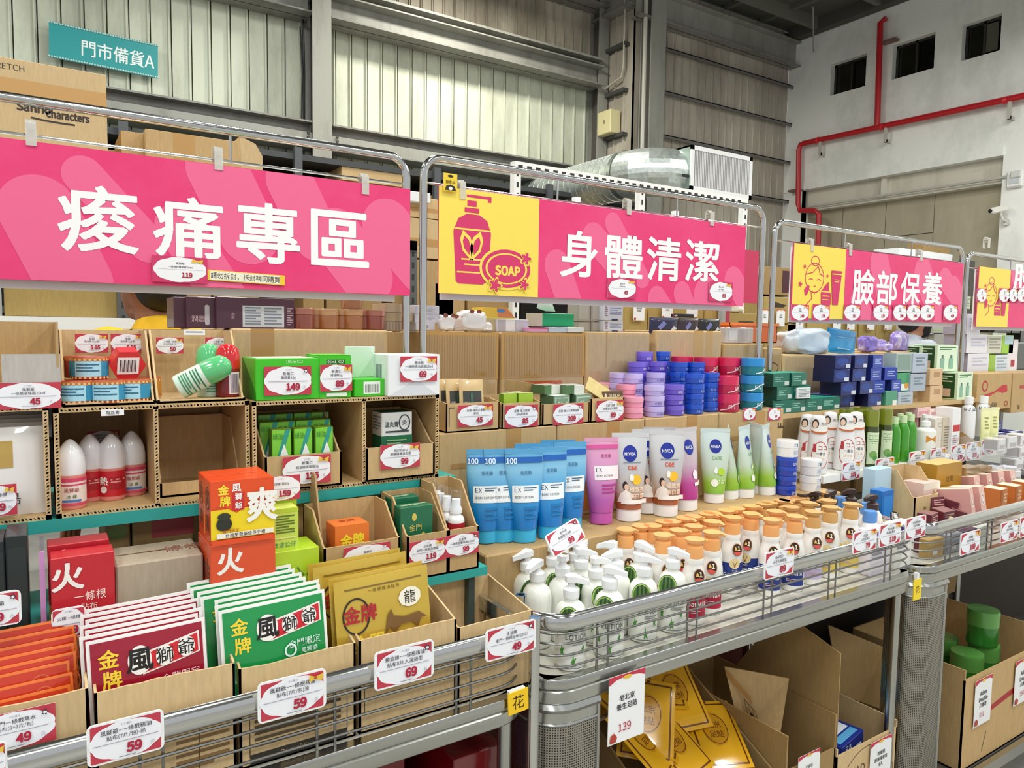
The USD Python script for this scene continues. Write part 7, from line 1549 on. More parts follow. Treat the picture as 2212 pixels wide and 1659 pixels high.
kb('tall gold brown carton box behind the open display carton', (2022, 1006, 2075, 1130), .2, .09, 'b8892e', [('t', '6a4a14', '玫瑰', .5, .75, .1), ('r', 'd8b04a', .1, .25, .4, .4)], tp=[('r', 'd8b872', 0, 0, 1, 1)])
kb('gold brown box with a dark red side in the face care basket', (2025, 1062, 2076, 1130), .15, .04, 'a37a2c', [('e', 'e6c040', .55, .7, .1, .1), ('r', '6a1f24', .0, .5, .12, 1)])
for i, (xl, xr, lb) in enumerate([(2085, 2112, 'tan box in the clear acrylic display, left'), (2113, 2140, 'tan box in the clear acrylic display, middle'), (2143, 2165, 'white label box in the clear acrylic display'), (2168, 2190, 'white label box at the right corner of the acrylic display')]):
    kb(lb, (xl, 1012, xr, 1120), .20, .05, 'a88458' if i < 2 else 'd9d9e0', [('lines', '6a5030', .15, .5, .85, .9, 5)] if i < 2 else [('r', 'f2f2f6', .05, .3, .95, .75), ('r', '50505a', .2, .6, .5, .66)])
t = thing('acrylic_display', 'clear acrylic display cover over the tan and white boxes', 'display case', (UY(2138, 1060, YK+.18)[0], YK+.225, FLOOR))
aw = UY(2192, 1060, YK+.18)[0]-UY(2083, 1060, YK+.18)[0]
part(t, 'top_panel', bxm(-aw/2, aw/2, -.05, .07, .335, .339), ACRYL); part(t, 'front_panel', bxm(-aw/2, aw/2, -.05, -.047, .0, .335), ACRYL)
WBX = box_kind(.075, .07, .055, 'e6e3e6', grp='small white boxes at the right edge', fr=[('r', 'b8b0b0', .1, .15, .9, .5)], lf=[('r', 'a8a0a4', .1, .1, .9, .9)], name='cosmetic_box')
for i, (px, dy, z) in enumerate([(2180, .30, 0), (2206, .30, 0), (2178, .30, .056), (2204, .30, .056), (2182, .31, .112), (2206, .3, .112), (2188, .31, .168), (2210, .31, .168), (2190, .32, .224), (2164, .31, .224), (2140, .30, .224)]):
    WBX.put(f'small white and grey box of the pile at the right edge, {NTH[i]} counted from below', (UY(px, 1000, YK+dy)[0]+.02, YK+dy, FLOOR+.03+z), rz=[0, 4, -3, 5, -2, 3, 6, -4, 2, -3, 4][i])
MRN = box_kind(.07, .05, .085, '6a2a34', grp='maroon boxes in the face care basket', fr=[('r', 'a83a46', .1, .1, .5, .5), ('lines', 'd8a8a8', .15, .6, .9, .9, 3)], tp=[('r', '8a5a5a', 0, 0, 1, 1)], name='cosmetic_box')
for i, (px, dy, z, rz) in enumerate([(2003, .08, .04, 8), (2030, .09, .04, -6), (2045, .12, .06, 20), (2018, .13, .07, -12), (2054, .09, .03, 40), (2000, .04, 0, 0), (2034, .04, 0, 5)]):
    MRN.put(f'maroon box tumbled in the face care basket, {NTH[i]} of the maroon pile from below', (UY(px, 1130, YK+dy)[0], YK+dy, FLOOR+.001+z), rz=rz, rx=[0, 8, 12, -10, 14, 0, 0][i])
PNK = box_kind(.05, .11, .13, 'e9bdb2', grp='pale pink boxes in the face care basket', fr=[('e', 'f4e6de', .5, .62, .3, .2), ('ring', 'a8685a', .5, .62, .18, .12, .02)], tp=[('r', 'efdcc0', 0, 0, 1, 1)], lf=[('r', 'd8a09a', 0, 0, 1, 1)], name='cosmetic_box')
for i, (px, dy) in enumerate([(2085, .06), (2108, .06), (2098, .17), (2124, .17), (2150, .17), (2174, .16)]):
    PNK.put(f'pale pink box with a round emblem, {NTH[i]} from the left in the face care basket', (UY(px, 1110, YK+dy)[0], YK+dy+.02, FLOOR+.06), rz=[12, 4, 0, 3, -3, 2][i], rx=-10)
ORB = box_kind(.07, .07, .12, 'c8763a', grp='amber orange boxes in the face care basket', fr=[('r', 'b0602c', 0, 0, .3, 1), ('lines', 'e8c8a0', .4, .5, .9, .85, 3)], tp=[('r', 'e9d0b0', 0, 0, 1, 1)], name='cosmetic_box')
for i, px in enumerate([2145, 2176, 2207]): ORB.put(f'amber orange box in the face care basket, {NTH[i]} from the left', (UY(px, 1120, YK+.07)[0], YK+.07, FLOOR+.05), rz=4)
for i, (px, c, lb) in enumerate([(2022, 'b5955a', 'tan box behind the basket wires at the corner'), (2062, '9aa0ac', 'grey box standing behind the basket wires'), (2094, '4a2a4a', 'purple box standing behind the basket wires'), (2122, 'c8d0c6', 'pale box standing behind the basket wires')]):
    a = rect(px-15, 1190, px+14, 1262, B+.04); box_thing(lb, a[1]-a[0], .035, .07, c, ((a[0]+a[1])/2, B+.06, FLOOR+.0005), rz=3*i-4, fr=[('r', 'd8d8d8', .3, .2, .6, .5)], name='cosmetic_box')
t = thing('perfume_bottle', 'small pinkish clear bottle standing at the corner of the face care basket', 'perfume bottle', (UY(2052, 1160, YK-.0)[0], YK, FLOOR+.06))
part(t, 'bottle', rbox(.035, .025, .05, .004), mat('c8a098', .08, coat=.8)); part(t, 'stopper', lathe([(0, .05), (.008, .05), (.010, .056), (.006, .066), (0, .068)], 14), mat('e8d0a0', .2), smooth=40)
for (R, p, lb) in [((2073, 1154, 2115, 1201), '189', 'on the left of the face care basket rail'), ((2160, 1131, 2197, 1174), '269', 'on the right of the face care basket rail'), ((2202, 1118, 2240, 1162), '299', 'cut off at the right edge of the picture')]:
    price_card(f'price card reading {p} {lb}', R, B-.012, '保養霜', '美妍修護組', p, 'bow')
# ================================================================== lower tiers
ZL = -0.0995
YL = 1.32
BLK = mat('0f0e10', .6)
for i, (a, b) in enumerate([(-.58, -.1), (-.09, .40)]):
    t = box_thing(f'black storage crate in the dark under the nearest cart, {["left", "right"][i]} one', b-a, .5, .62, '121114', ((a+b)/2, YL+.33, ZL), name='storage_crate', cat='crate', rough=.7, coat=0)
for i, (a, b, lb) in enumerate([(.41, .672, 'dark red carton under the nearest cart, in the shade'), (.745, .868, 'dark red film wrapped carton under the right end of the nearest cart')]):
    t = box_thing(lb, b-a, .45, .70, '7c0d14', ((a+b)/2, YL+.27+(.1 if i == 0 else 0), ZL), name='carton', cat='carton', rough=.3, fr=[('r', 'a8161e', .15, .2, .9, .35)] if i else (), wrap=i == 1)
# carton of yellow packets
xa, xb = 1.36, 1.825
FL = YL+.02
open_box('carton full of yellow film packets under the bottle cart', xa, xb, FL, .40, ZL, .34, .54, CARDD, side='slope', th=.006)
YPK = packet_kind(.165, .225, mat('eeb21c', .18, coat=.7), None, [('s', '6a3410', [(.08, .06), (.08, .94), (.92, .94), (.92, .06), (.06, .06)], .02), ('c', 'd89a1a', .5, .56, .24, .24), ('ring', '7a4412', .5, .56, .24, .22, .012), ('t', '7a4412', '北京', .5, .62, .1, .3), ('t', '7a4412', '足貼', .5, .48, .1, .3), ('r', '5a2a10', .47, .955, .53, .985)], th=.006, gloss=.2)
for i, (x, y, z, rx, rz, ry) in enumerate([(1.58, FL+.06, .27, -58, 14, 0), (1.70, FL+.06, .25, -62, -18, 5), (1.48, FL+.08, .30, -52, 30, 4), (1.65, FL+.17, .33, -50, -12, 0), (1.52, FL+.20, .36, -58, 22, -6), (1.735, FL+.19, .28, -60, 34, 0), (1.57, FL+.14, .31, -66, 50, 8), (1.63, FL+.31, .33, -10, 6, 6), (1.50, FL+.33, .35, -16, -14, -8), (1.70, FL+.29, .29, -24, 16, 10), (1.43, FL+.14, .32, -38, -30, 10), (1.60, FL+.24, .38, -70, -30, 0)]):
    YPK.put(f'yellow film packet with a brown border, {NTH[i]} in the carton under the bottle cart', (x, y, z), rx=rx, rz=rz, ry=ry, group='yellow film packets in their carton')
# open carton with flaps
x2a, x2b = 1.83, 2.075
open_box('empty open carton beside the yellow packets under the bottle cart', x2a, x2b, YL-.02, .50, ZL, .35, .46, CARDD, side='flat', th=.006, fr=[('r', '7a9a5a', .55, .2, .95, .75), ('t', '5a4426', '正官庄', .3, .8, .12, .5)])
def panel_thing(label, pts, m, th=.004, items=None):
    """A cardboard flap: four corners in space (lower left, lower right, upper right, upper left seen from the front)."""
    P = np.asarray(pts, float); n = np.cross(P[1]-P[0], P[3]-P[0]); n /= np.linalg.norm(n)
    o = P.mean(0)
    v = np.vstack([P-o, P-o-n*th])
    f = [(0, 1, 2), (0, 2, 3), (4, 6, 5), (4, 7, 6)] + [q for i in range(4) for q in ((i, i+4, (i+1) % 4), ((i+1) % 4, i+4, (i+1) % 4+4))]
    t = thing('carton_flap', label, 'flap', o)
    mm = trimesh.Trimesh(v, f, process=False); trimesh.repair.fix_normals(mm)
    part(t, 'panel', mm, m, smooth=False)
    if items:
        ex, ey = P[1]-P[0], P[3]-P[0]
        W, H = np.linalg.norm(ex), np.linalg.norm(ey)
        paint(t, P[0]-o, ex/W, ey/H, W, H, items, lift=.0008)
    return t
panel_thing('brown flap with a printed grid leaning out of the empty carton', [UY(1600, 1585, 1.50), UY(1672, 1668, 1.40), UY(1704, 1466, 1.42), UY(1565, 1440, 1.555)], CARD2, items=[('r', '4a3824', .50, .44, .86, .80), ('r', 'c8a475', .515, .455, .845, .785)] + [('s', '4a3824', [(.50+.12*i, .44), (.50+.12*i, .80)], .008) for i in (1, 2)] + [('s', '4a3824', [(.50, .44+.12*i), (.86, .44+.12*i)], .008) for i in (1, 2)] + [('r', '1c1410', .63, .57, .73, .67), ('t', '4a3824', '全確吸溫', .7, .36, .05, .4), ('r', 'b98d52', .0, .86, .8, .99)])
panel_thing('tall side flap standing up on the empty carton', [(x2b+.004, YL+.42, .30), (x2b+.004, YL-.02, .25), (x2b+.004, YL-.02, .555), (x2b+.004, YL+.2, .62)], CARDD)
panel_thing('wide brown flap standing at the back of the third carton', [UY(1815, 1500, 1.62), UY(1950, 1548, 1.58), UY(1957, 1417, 1.58), UY(1790, 1350, 1.66)], CARDD)
# carton with letters
x3a, x3b = 2.085, 2.43
open_box('brown carton printed with letters under the right end of the bottle cart', x3a, x3b, YL-.02, .48, ZL, .315, .34, CARDL, side='flat', th=.006, fr=[('t', '4a3824', 'KJAD', .32, .74, .10, .4), ('ring', '6a5232', .5, .5, .46, .46, .008), ('lines', '6a5232', .6, .3, .9, .5, 3)])
box_thing('turquoise box of masks in the third carton', .15, .12, .055, '1fa6bc', (2.20, YL+.2, .20), rz=18, ry=-4, name='mask_box', fr=[('r', '1a4a9a', .2, .25, .7, .6), ('ring', '12305a', .85, .5, .08, .25, .05)], tp=[('e', 'e8c0a8', .4, .4, .3, .3)])
box_thing('navy and white pack lying in the third carton', .17, .13, .045, '1c2f8a', (2.22, YL+.08, .17), rz=10, name='film_pack', cat='pack', fr=[('t', 'e8eef6', '日本', .3, .6, .5), ('r', 'cfe0f0', .0, .0, .9, .3)], tp=[('r', 'dfe8f2', .1, .35, .9, .95), ('r', '5aa6d8', .1, .1, .9, .3)])
box_thing('grey film wrapped pack at the back of the third carton', .2, .16, .05, cardboard('b8a894', 'g'), (2.34, YL+.28, .17), rz=-6, name='film_pack', cat='pack', tp=[('r', '9a5a5a', .1, .6, .4, .9)], wrap=True)
hang_tag('white hanging price tag on the carton with letters', (1878, 1608, 1922, 1700), YL-.025, ['玳瑚萌', '胺香凍香皂', '6入'], '99')
hang_tag('white hanging price tag on the empty carton, cut off by the bottom edge', (1722, 1638, 1768, 1720), YL-.025, ['正官庄', '足貼'], '59')
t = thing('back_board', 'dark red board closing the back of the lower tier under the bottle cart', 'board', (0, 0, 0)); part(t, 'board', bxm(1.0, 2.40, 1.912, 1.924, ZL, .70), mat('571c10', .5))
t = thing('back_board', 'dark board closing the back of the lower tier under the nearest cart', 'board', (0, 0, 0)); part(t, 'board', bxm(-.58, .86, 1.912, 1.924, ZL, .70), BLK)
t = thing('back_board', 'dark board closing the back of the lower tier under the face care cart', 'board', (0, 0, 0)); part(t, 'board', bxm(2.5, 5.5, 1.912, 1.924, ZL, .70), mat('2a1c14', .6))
# under cart 3
open_box('brown carton with a red stripe under the face care cart', 2.885, 3.62, YL-.02, .46, ZL, .36, .40, CARD2, side='flat', th=.006, fr=[('p', 'a8242c', [(.25, .5), (.95, .66), (.95, .74), (.25, .56)]), ('s', '6a5232', [(.22, .1), (.26, .3)], .01)])
GJK = cream_tin('2f7a2a', '5c9a48', name='green_jar', r=.062, h=.15, txt='e8f0e0', band='3f7a34')
for i, (x, y, z, lb) in enumerate([(3.34, YL+.13, .25, 'green film wrapped jar on top of the pile under the face care cart'), (3.36, YL+.13, .098, 'green film wrapped jar under the top one'), (3.20, YL+.12, .098, 'green film wrapped jar at the left of the pile'), (3.28, YL+.26, .098, 'green film wrapped jar behind the others')]):
    GJK.put(lb, (x, y, z))
box_thing('low brown carton supporting the green jars', .6, .4, .19, CARDD, (3.26, YL+.22, ZL+.007), name='carton', cat='carton')
panel_thing('brown flap leaning over behind the green jars', [(3.30, YL+.44, .30), (3.75, YL+.44, .30), (3.70, YL+.40, .56), (3.42, YL+.42, .62)], CARDD)
hang_tag('white hanging price tag with black writing on the striped carton, left one', (2104, 1474, 2139, 1572), YL-.025, ['Adam', 'Double', '凸護膏', ''], '$50')
hang_tag('white hanging price tag on the striped carton, cut off by the right edge', (2191, 1432, 2226, 1525), YL-.025, ['Adam', 'Double', '凸護膏'], '$50')
# ================================================================== the aisle beyond: racks, cartons, people
RK = 3.45
def rack(label, xs, y0, y1, levels, ztop, post='f0f0ee'):
    t = thing('slotted_rack', label, 'storage rack', (0, 0, 0))
    m, dk = mat(post, .4), mat('2b2b2c', .7)
    for x in xs:
        for y in (y0, y1):
            part(t, 'post', cat_([bxm(x-.022, x+.022, y-.002, y, ZF, ztop), bxm(x-.022, x-.019, y, y+.04, ZF, ztop)]), m, smooth=False)
        part(t, 'slot_row', cat_([bxm(x-.006, x+.006, y0-.0035, y0-.002, z, z+.03) for z in np.arange(1.5, ztop-.03, .06)]), dk, smooth=False, kind='stuff')
    for z in levels:
        part(t, 'shelf', bxm(xs[0], xs[-1], y0+.002, y1, z-.02, z), mat('d5d7d8', .5))
        part(t, 'beam', bxm(xs[0]-.02, xs[-1]+.02, y0-.006, y0-.003, z-.055, z), m)
    part(t, 'top_beam', bxm(xs[0]-.02, xs[-1]+.02, y0-.006, y0-.003, ztop-.05, ztop), m)
    part(t, 'top_slots', cat_([bxm(x, x+.03, y0-.0075, y0-.006, ztop-.032, ztop-.018) for x in np.arange(xs[0], xs[-1]-.03, .06)]), dk, smooth=False, kind='stuff')
    return t
xp = [UY(p, 500, RK)[0] for p in (1116, 1385, 1608)]
rack('white slotted angle rack behind the soap banner', xp, RK, 4.1, [1.30, 1.95], UY(1378, 402, RK)[2]+.03)
rack('white slotted angle rack behind the nearest banner', [-1.2, -.16, .39], RK, 4.1, [1.578, 2.10], 2.16)
rack('white slotted angle rack behind the face care banner', [6.3, 7.6, 8.9], 4.6, 5.3, [1.30, 1.9], 2.36)
def bg(label, xl, yt, xr, yb, Y=RK+.05, d=.4, m=None, z0=None, fr=(), lf=(), c=None, name='carton', cat='carton'):
    a = rect(xl, yt, xr, yb, Y); z = a[2] if z0 is None else z0
    return box_thing(label, a[1]-a[0], d, a[3]-z, c or m or CARD2, ((a[0]+a[1])/2, Y+d/2, z+.001), fr=fr, lf=lf, name=name, cat=cat)
OLIVE = cardboard('b59a5c', 'o')
bg('olive brown carton on the white rack beam at the left edge', 8, 588, 268, 683, m=OLIVE, z0=1.578)
bg('olive brown carton half hidden by the man in yellow', 274, 590, 520, 660, Y=RK+.12, m=OLIVE, z0=1.30)
bg('tall carton with printed cartoon brand lettering, at the top left', -150, 96, 230, 330, d=.5, m=CARDL, z0=2.101, fr=[('t', '33241a', 'STRETCH', .40, .93, .05, .3), ('t', '33241a', 'Sanrio', .56, .625, .075, .2, .05), ('t', '33241a', 'characters', .76, .60, .075, .26, .05), ('s', '33241a', [(.54, .545), (.62, .535), (.72, .53), (.80, .53)], .015), ('r', 'c2955a', 0, .70, 1, .84)])
bg('brown carton with a cut corner behind the nearest sign rail', 315, 278, 520, 400, d=.45, m=CARD2, z0=2.0, fr=[('r', 'b98d52', .28, 0, .5, 1), ('s', 'efe9dc', [(.6, .55), (.68, .3)], .02)])
bg('smaller brown carton left of the one with the cut corner', 262, 282, 312, 380, Y=RK+.12, d=.3, m=CARD2, z0=2.0)
a = UY(545, 310, RK+.05); t = thing('carton', 'brown carton flap end right of the carton with the cut corner', 'carton', (UY(543, 330, RK+.05)[0], RK+.25, 2.0))
w = UY(569, 330, RK+.05)[0]-UY(521, 330, RK+.05)[0]
part(t, 'body', mv(prism([(-w/2, 0), (w/2, 0), (w/2, a[2]-2.05), (w/2-.03, a[2]-2.0), (-w/2, a[2]-1.975)], .4), 0, -.2, 0), CARDL, smooth=False)
t = rack('dark steel rack carrying the cartons behind the nearest sign rail', [.30, 1.62], RK+.003, 4.0, [1.30, 1.998], 1.999, '5a5c5c')
for (xl, yt, xr, yb, lb) in [(395, 612, 455, 650, 'carton with a small white tag behind the plum boxes'), (462, 610, 560, 650, 'dark carton row behind the plum boxes'), (655, 635, 700, 668, 'tan bottle shaped carton behind the amber jars'), (705, 636, 770, 668, 'brown carton in the middle behind the amber jars'), (775, 640, 825, 672, 'brown carton at the right behind the amber jars'), (848, 640, 890, 660, 'pale carton behind the beige stack')]:
    bg(lb, xl, yt-26, xr, yb, Y=RK+.06, d=.3, m=CARDD, z0=1.301)
for i, (xl, yt, xr, yb) in enumerate([(884, 560, 940, 640), (884, 470, 940, 556), (884, 424, 940, 468)]):
    bg(f'brown carton of the stack seen between the two nearest banners, {["lowest", "middle", "topmost"][i]}', xl, yt, xr+40, yb, Y=RK+.05, m=[CARD2, CARDL, CARD][i], z0=1.301 if i == 0 else None, fr=[('r', 'b98d52', 0, .3, 1, .5)])
bg('white box on top of the stack between the two nearest banners', 882, 412, 930, 434, Y=RK+.0, d=.1, c='e9ebec', name='box', cat='box')
bg('brown carton behind the white crumpled bags', 940, 612, 1004, 678, m=CARD2, z0=1.301, fr=[('s', 'efe6d4', [(.4, .5), (.42, .3)], .03)]); bg('brown carton behind the yellow peaked box', 1010, 610, 1100, 680, m=CARDD, z0=1.301)
bg('black crate row in the dark bay behind the green tissue box', 1126, 640, 1248, 690, Y=RK+.3, d=.3, c=BLK, z0=1.301, name='crate', cat='crate')
bg('dark blue crate row behind the grey boxes', 1250, 640, 1345, 655, Y=RK+.3, d=.3, c='16182e', z0=1.301, name='crate', cat='crate')
for i, (xl, yt, xr, yb, tg) in enumerate([(1350, 665, 1398, 715, 1380), (1401, 660, 1454, 700, 1441), (1500, 664, 1520, 700, 1495), (1522, 640, 1556, 700, 0), (1575, 676, 1640, 712, 0)]):
    bg(f'brown carton under the right half of the soap banner, {NTH[i]} from the left', xl, yt, xr, yb, Y=2.95, d=.35, m=OLIVE, z0=1.2, fr=[('r', '4a3a28', .3, .82, .8, .9)] if i == 4 else ())
    if tg: hang_tag(f'white hanging tag with printed lines, {["first", "second", "third"][i]} under the soap banner', (tg-12, 652, tg+12, 692-4*i), 2.93, ['清潔用品', '沐浴組'], '')
t = thing('rack_base', 'low grey trestle holding the tagged cartons beyond the carts', 'trestle', (0, 0, 0)); part(t, 'top', bxm(2.7, 6.9, 2.93, 3.33, 1.17, 1.199), mat('77766f', .6))
for x in (2.8, 4.8, 6.8): part(t, 'leg', bxm(x-.03, x+.03, 3.1, 3.16, ZF, 1.17), mat('77766f', .6))
crumpled('clear plastic bag lying on the tagged carton', .2, .2, .07, mat('dfe3dc', .2, coat=.5), (UY(1608, 676, 2.95)[0], 3.1, UY(1608, 676, 2.95)[2]), 51, name='plastic_bag')
a = rect(1557, 640, 1574, 705, 2.92); box_thing('narrow pink upright panel beside the tagged cartons', a[1]-a[0], .02, a[3]-1.2, 'b0304e', ((a[0]+a[1])/2, 2.92, 1.2), name='panel', cat='panel')
a = rect(1560, 534, 1640, 652, 2.6)
t = thing('banner', 'dark pink upright banner with white characters, half hidden behind the soap banner', 'banner', ((a[0]+a[1])/2, 2.6, a[2]))
w, h = a[1]-a[0], a[3]-a[2]
part(t, 'board', bxm(-w/2, w/2, 0, .005, 0, h), mat('c5345f', .4)); front(t, w, h, [('t', 'f2f2f4', '個', .44, .83, .26, .9, .03), ('t', 'f2f2f4', '役', .44, .51, .24, .9, .03), ('t', 'f2f2f4', '戶', .46, .18, .26, .9, .03)], 0)
part(t, 'stand', bxm(-w*.45, -w*.35, .006, .03, ZF-a[2], h), mat('9a9a98', .5))
for i, (xl, yt, xr, yb) in enumerate([(1652, 700, 1702, 740), (1650, 640, 1700, 698), (1650, 575, 1698, 636)]):
    bg(f'carton of the stack seen between the soap and face care banners, {["lowest", "middle", "topmost"][i]}', xl, yt, xr+30, yb, Y=3.6, d=.4, m=[OLIVE, OLIVE, CARDD][i], z0=1.2 if i == 0 else None, fr=[('p', '3a2a1c', [(.1, .6), (.3, .8), (.6, .7), (.5, .6)])] if i == 1 else [('r', '4a1c24', .5, .1, .9, .9)] if i == 2 else ())
bgx = thing('rack_base', 'grey trestle under the stack between the soap and face care banners', 'trestle', (0, 0, 0)); part(bgx, 'top', bxm(4.4, 9.0, 3.58, 4.1, 1.15, 1.199), mat('77766f', .6)); [part(bgx, 'leg', bxm(x-.03, x+.03, 3.8, 3.86, ZF, 1.15), mat('77766f', .6)) for x in (4.5, 6.7, 8.9)]
for i, px in enumerate([1651, 1686]): hang_tag(f'white hanging tag between the soap and face care banners, {["left", "right"][i]} one', (px-9, 668, px+9, 704), 3.57, ['美妝', '保養品'], '')
for i, (xl, xr, yt, tg) in enumerate([(1702, 1740, 690, 1727), (1744, 1806, 692, 1808), (1810, 1852, 694, 1838), (1856, 1892, 694, 1881), (1894, 1936, 696, 1919)]):
    bg(f'brown carton under the face care banner, {NTH[i]} from the left', xl, 675, xr, 740, Y=3.6, d=.4, m=OLIVE, z0=1.2)
    hang_tag(f'white hanging tag under the face care banner, {NTH[i]} from the left', (tg-8, 688, tg+8, 712), 3.57, ['保養', '面膜'], '')
for i, (xl, yt, xr, yb) in enumerate([(2013, 690, 2052, 720), (2018, 722, 2056, 742)]):
    bg(f'grey plastic box behind the pale green serum boxes, {["upper", "lower"][i]} one', xl, yt, xr, yb, Y=3.2, d=.3, c='aaa8a2', z0=1.2 if i else None, name='plastic_box', cat='box', fr=[('r', 'c6cabf', .05, .05, .85, .9)] if i == 0 else [('lines', 'c9c8c4', .3, .2, .7, .7, 3)])
bg('long white box lying on the rack behind the face care banner', 1942, 535, 2058, 556, Y=4.62, d=.3, c='eef0f4', z0=2.36, name='box', cat='box')
bg('brown carton behind the long white box', 1996, 521, 2052, 540, Y=4.95, d=.2, m=CARDD, z0=2.36)
# far right rack with small glass jars and black boxes
xq = UY(2085, 640, 2.75)[0]
t = thing('display_rack', 'pale rack with rows of small framed samples behind the rightmost banner', 'display rack', (0, 0, 0))
Yq = 2.75
for z in (1.30, 1.45, 1.60, 1.75): part(t, 'shelf', bxm(xq, 5.75, Yq, Yq+.25, z-.012, z), mat('b9c49a', .4))
part(t, 'back', bxm(xq, 5.75, Yq+.25, Yq+.26, ZF, 2.1), mat('5a5648', .6))
for x in (xq, 5.75): part(t, 'post', bxm(x-.02, x+.02, Yq, Yq+.03, ZF, 2.1), mat('8a8a80', .5))
SMP = box_kind(.10, .05, .105, '6d6f58', grp='framed sample boxes on the pale rack', fr=[('r', 'cfd6bc', .08, .08, .92, .94), ('lines', '8f967e', .2, .2, .8, .8, 4)], name='sample_box')
k = 0
for z in (1.45, 1.60, 1.75):
    for i in range(6):
        SMP.put(f'small framed sample box on the pale rack, {NTH[i]} in the {["lower", "middle", "upper"][k//6]} row', (xq+.09+i*.118, Yq+.05, z)); k += 1
for i, (xl, yt, xr, yb) in enumerate([(2181, 663, 2240, 682), (2181, 686, 2240, 702), (2148, 702, 2184, 719), (2186, 702, 2204, 720), (2205, 706, 2240, 740), (2196, 742, 2240, 800)]):
    bg(f'black glossy box at the right edge, {NTH[i]} from the top', xl, yt, xr, yb, Y=2.62, d=.1, c=mat('15130f', .2, coat=.5), name='cosmetic_box', cat='box', fr=[('r', '3a382c', 0, 0, .98, .06)])
t = thing('rack_base', 'dark stand under the black glossy boxes at the right edge', 'trestle', (0, 0, 0)); part(t, 'top', bxm(4.9, 5.8, 2.6, 2.74, ZF, UY(2200, 803, 2.62)[2]), mat('2a2824', .6))
bg('dark brown stock carton seen between the two face care banners', 2086, 562, 2104, 655, Y=4.4, d=.4, c='2a2018', z0=1.2)
# dark stock rack along the back wall
t = thing('stock_rack', 'dark heavy rack of stock along the foot of the back wall', 'storage rack', (0, 0, 0))
part(t, 'back_panel', bxm(-2.5, 7.1, 8.45, 8.5, ZF, 3.36), mat('17171a', .8))
for z in (.6, 1.7, 2.75, 3.34): part(t, 'shelf', bxm(-2.5, 7.1, 7.7, 8.45, z-.06, z), mat('3a3c3e', .6))
for x in np.arange(-2.5, 7.2, 1.6): part(t, 'post', bxm(x-.04, x+.04, 7.66, 7.72, ZF, 3.4), mat('4a4d50', .5))
rb = np.random.default_rng(8)
for i in range(26):
    x = -2.2+i*.36
    w, h = rb.uniform(.26, .34), rb.uniform(.25, .5)
    box_thing(f'stock carton on the dark rack along the back wall, {NTH[i%13]} from the {"left" if i < 13 else "middle"}', w, .5, h, [CARDD, CARD2, OLIVE][i % 3], (x, 8.0, 2.751), name='carton', cat='carton')
bg('flat brown carton with a white label on top of the dark rack', 748, 392, 862, 408, Y=7.8, d=.4, m=CARD, z0=3.341, fr=[('r', 'eceff0', .78, .05, .97, .75)])
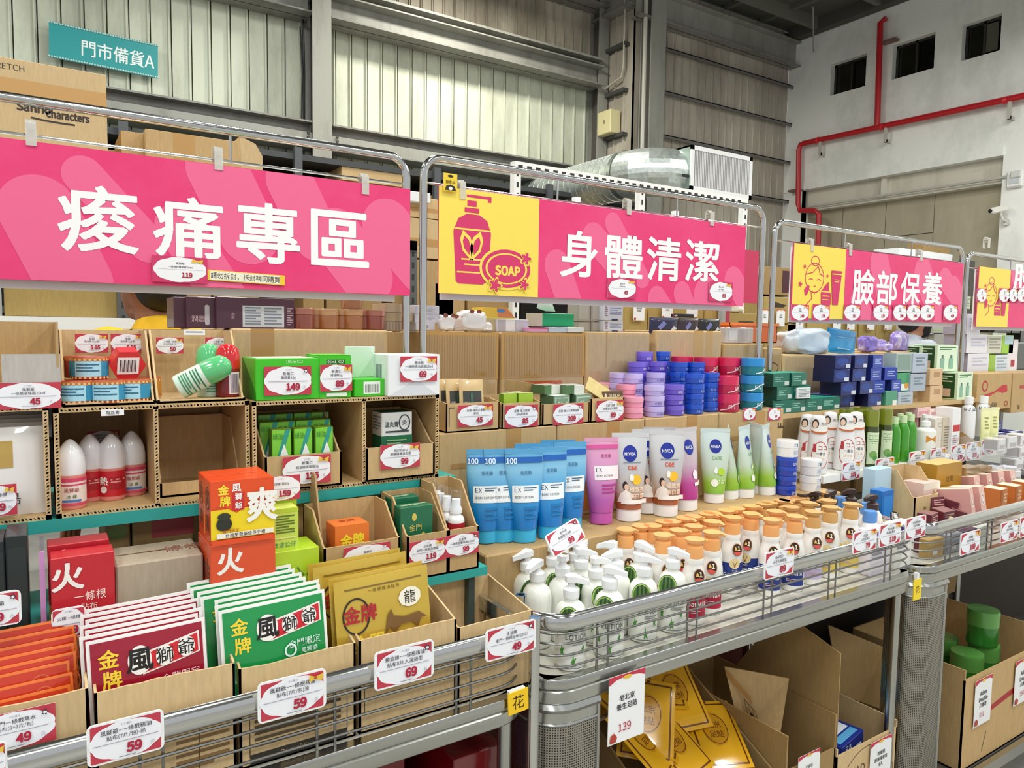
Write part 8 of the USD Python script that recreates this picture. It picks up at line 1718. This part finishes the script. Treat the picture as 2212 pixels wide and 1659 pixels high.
# ---------------------------------------------------------------- people
import manifold3d as m3
def person(label, loc, rz, shirt, skin, mask=False, lean=0.0, s=1.0, turn=0.0):
    """A standing figure facing -y, feet at z = 0, 1.72 tall, one continuous body."""
    sk = mat(skin, .45, vary=.08, bscale=40)
    t = thing('person', label, 'person', loc, rz)
    J = dict(pel=(0, 0, .95, .135), wst=(0, .0, 1.10, .125), chs=(0, .01, 1.30, .14), nek=(0, .015, 1.47, .058), nk2=(0, -.005, 1.55, .056), hd=(0, -.02, 1.64, .088), fc=(0, -.055, 1.60, .062), chn=(0, -.075, 1.545, .036), crn=(0, .01, 1.665, .09))
    for q, sx in (('l', -1), ('r', 1)):
        J.update({q+'sh': (sx*.185, .015, 1.41, .062), q+'el': (sx*.235, .02, 1.13, .045), q+'wr': (sx*.225, -.10, .92, .031), q+'hp': (sx*.085, 0, .90, .095), q+'kn': (sx*.10, -.02, .49, .062), q+'an': (sx*.10, .02, .09, .042), q+'to': (sx*.115, -.13, .035, .034)})
        for k in range(4): J[f'{q}f{k}'] = (sx*(.245-.018*k), -.135, .845+.004*k, .0095); J[f'{q}g{k}'] = (sx*(.245-.018*k), -.15, .775-.006*(k in (1, 2)), .008)
        J[q+'pa'] = (sx*.222, -.12, .865, .026); J[q+'th'] = (sx*.178, -.155, .83, .0095)
    bones = [('pel', 'wst'), ('wst', 'chs'), ('chs', 'nek'), ('nek', 'nk2'), ('nk2', 'hd'), ('hd', 'crn'), ('hd', 'fc'), ('fc', 'chn'), ('nk2', 'chn')]
    for q in 'lr': bones += [('chs', q+'sh'), (q+'sh', q+'el'), (q+'el', q+'wr'), (q+'wr', q+'pa'), (q+'pa', q+'th'), ('pel', q+'hp'), (q+'hp', q+'kn'), (q+'kn', q+'an'), (q+'an', q+'to')] + [(q+'pa', f'{q}f{k}') for k in range(4)] + [(f'{q}f{k}', f'{q}g{k}') for k in range(4)]
    def ball(j, g=0.0):
        x, y, z, r = J[j]; return m3.Manifold.sphere(r+g, 20).translate((x, y, z))
    def hull(a, b, g=0.0): return m3.Manifold.batch_hull([ball(a, g), ball(b, g)])
    def solid(bs, g=0.0, n=.02):
        m = m3.Manifold.batch_boolean([hull(a, b, g) for a, b in bs], m3.OpType.Add).refine_to_length(n).to_mesh()
        tm = trimesh.Trimesh(m.vert_properties[:, :3], m.tri_verts, process=False); trimesh.smoothing.filter_taubin(tm, iterations=6); return tm
    head = m3.Manifold.batch_boolean([hull(a, b) for a, b in bones] + [m3.Manifold.batch_hull([m3.Manifold.sphere(.012, 12).translate((0, -.128, 1.595)), m3.Manifold.sphere(.009, 12).translate((0, -.112, 1.635))])] + [m3.Manifold.batch_hull([m3.Manifold.sphere(.010, 12).translate((e*.094, .0, 1.63)), m3.Manifold.sphere(.012, 12).translate((e*.098, .012, 1.605)), m3.Manifold.sphere(.014, 12).translate((e*.10, .014, 1.628))]) for e in (-1, 1)], m3.OpType.Add).refine_to_length(.014).to_mesh()
    tm = trimesh.Trimesh(head.vert_properties[:, :3], head.tri_verts, process=False); trimesh.smoothing.filter_taubin(tm, iterations=4)
    part(t, 'body', tm, sk, smooth=60)
    hair = m3.Manifold.batch_hull([m3.Manifold.sphere(.098, 28).translate((0, .018, 1.672)), m3.Manifold.sphere(.085, 24).translate((0, .04, 1.62))]) - m3.Manifold.cube((.4, .2, .16)).translate((-.2, -.2, 1.55)) - m3.Manifold.cube((.4, .105, .09)).translate((-.2, -.1, 1.56))
    hm = hair.refine_to_length(.02).to_mesh(); part(t, 'hair', trimesh.Trimesh(hm.vert_properties[:, :3], hm.tri_verts, process=False), mat('17120f', .6), smooth=50)
    for e in (-1, 1):
        ey = part(t, 'eye', mv(trimesh.creation.icosphere(2, .010), e*.031, -.100, 1.632), mat('e8e4de', .2)); part(ey, 'iris', mv(trimesh.creation.icosphere(1, .005), e*.031, -.1065, 1.632), mat('1c120c', .2))
    part(t, 'mouth', mv(rbox(.042, .006, .008, .003), 0, -.109, 1.556), mat('8a4a40', .4))
    part(t, 'shirt', solid([('pel', 'wst'), ('wst', 'chs'), ('chs', 'lsh'), ('chs', 'rsh'), ('lsh', 'lel'), ('rsh', 'rel'), ('chs', 'nek')], .016), mat(shirt, .8, vary=.1, bscale=30), smooth=60)
    part(t, 'trousers', solid([('pel', 'lhp'), ('pel', 'rhp'), ('lhp', 'lkn'), ('rhp', 'rkn'), ('lkn', 'lan'), ('rkn', 'ran')], .02), mat('23262e', .8), smooth=60)
    part(t, 'shoes', solid([('lan', 'lto'), ('ran', 'rto')], .008), BLK, smooth=60)
    if mask:
        fm = part(t, 'face_mask', solid([('fc', 'chn')], .012), mat('141416', .6), smooth=60)
        part(fm, 'mask_strap', cat_([tube([(e*.06, -.09, 1.60), (e*.09, -.03, 1.61), (e*.104, .02, 1.62)], .003) for e in (-1, 1)]), mat('141416', .6))
    return t
pz = ZF
p1_ = UY(328, 600, 2.80)
person('short haired man in a yellow shirt, seen between the nearest banner and plum boxes', (p1_[0], 2.80, p1_[2]-1.655), 215, 'e8b71c', '8f5c40')
p2_ = UY(1976, 684, 3.0)
person('shopper with a black face mask and grey top under the face care banner', (p2_[0], 3.0, p2_[2]-1.655), 62, 'a9adb8', 'a8745a', mask=True)
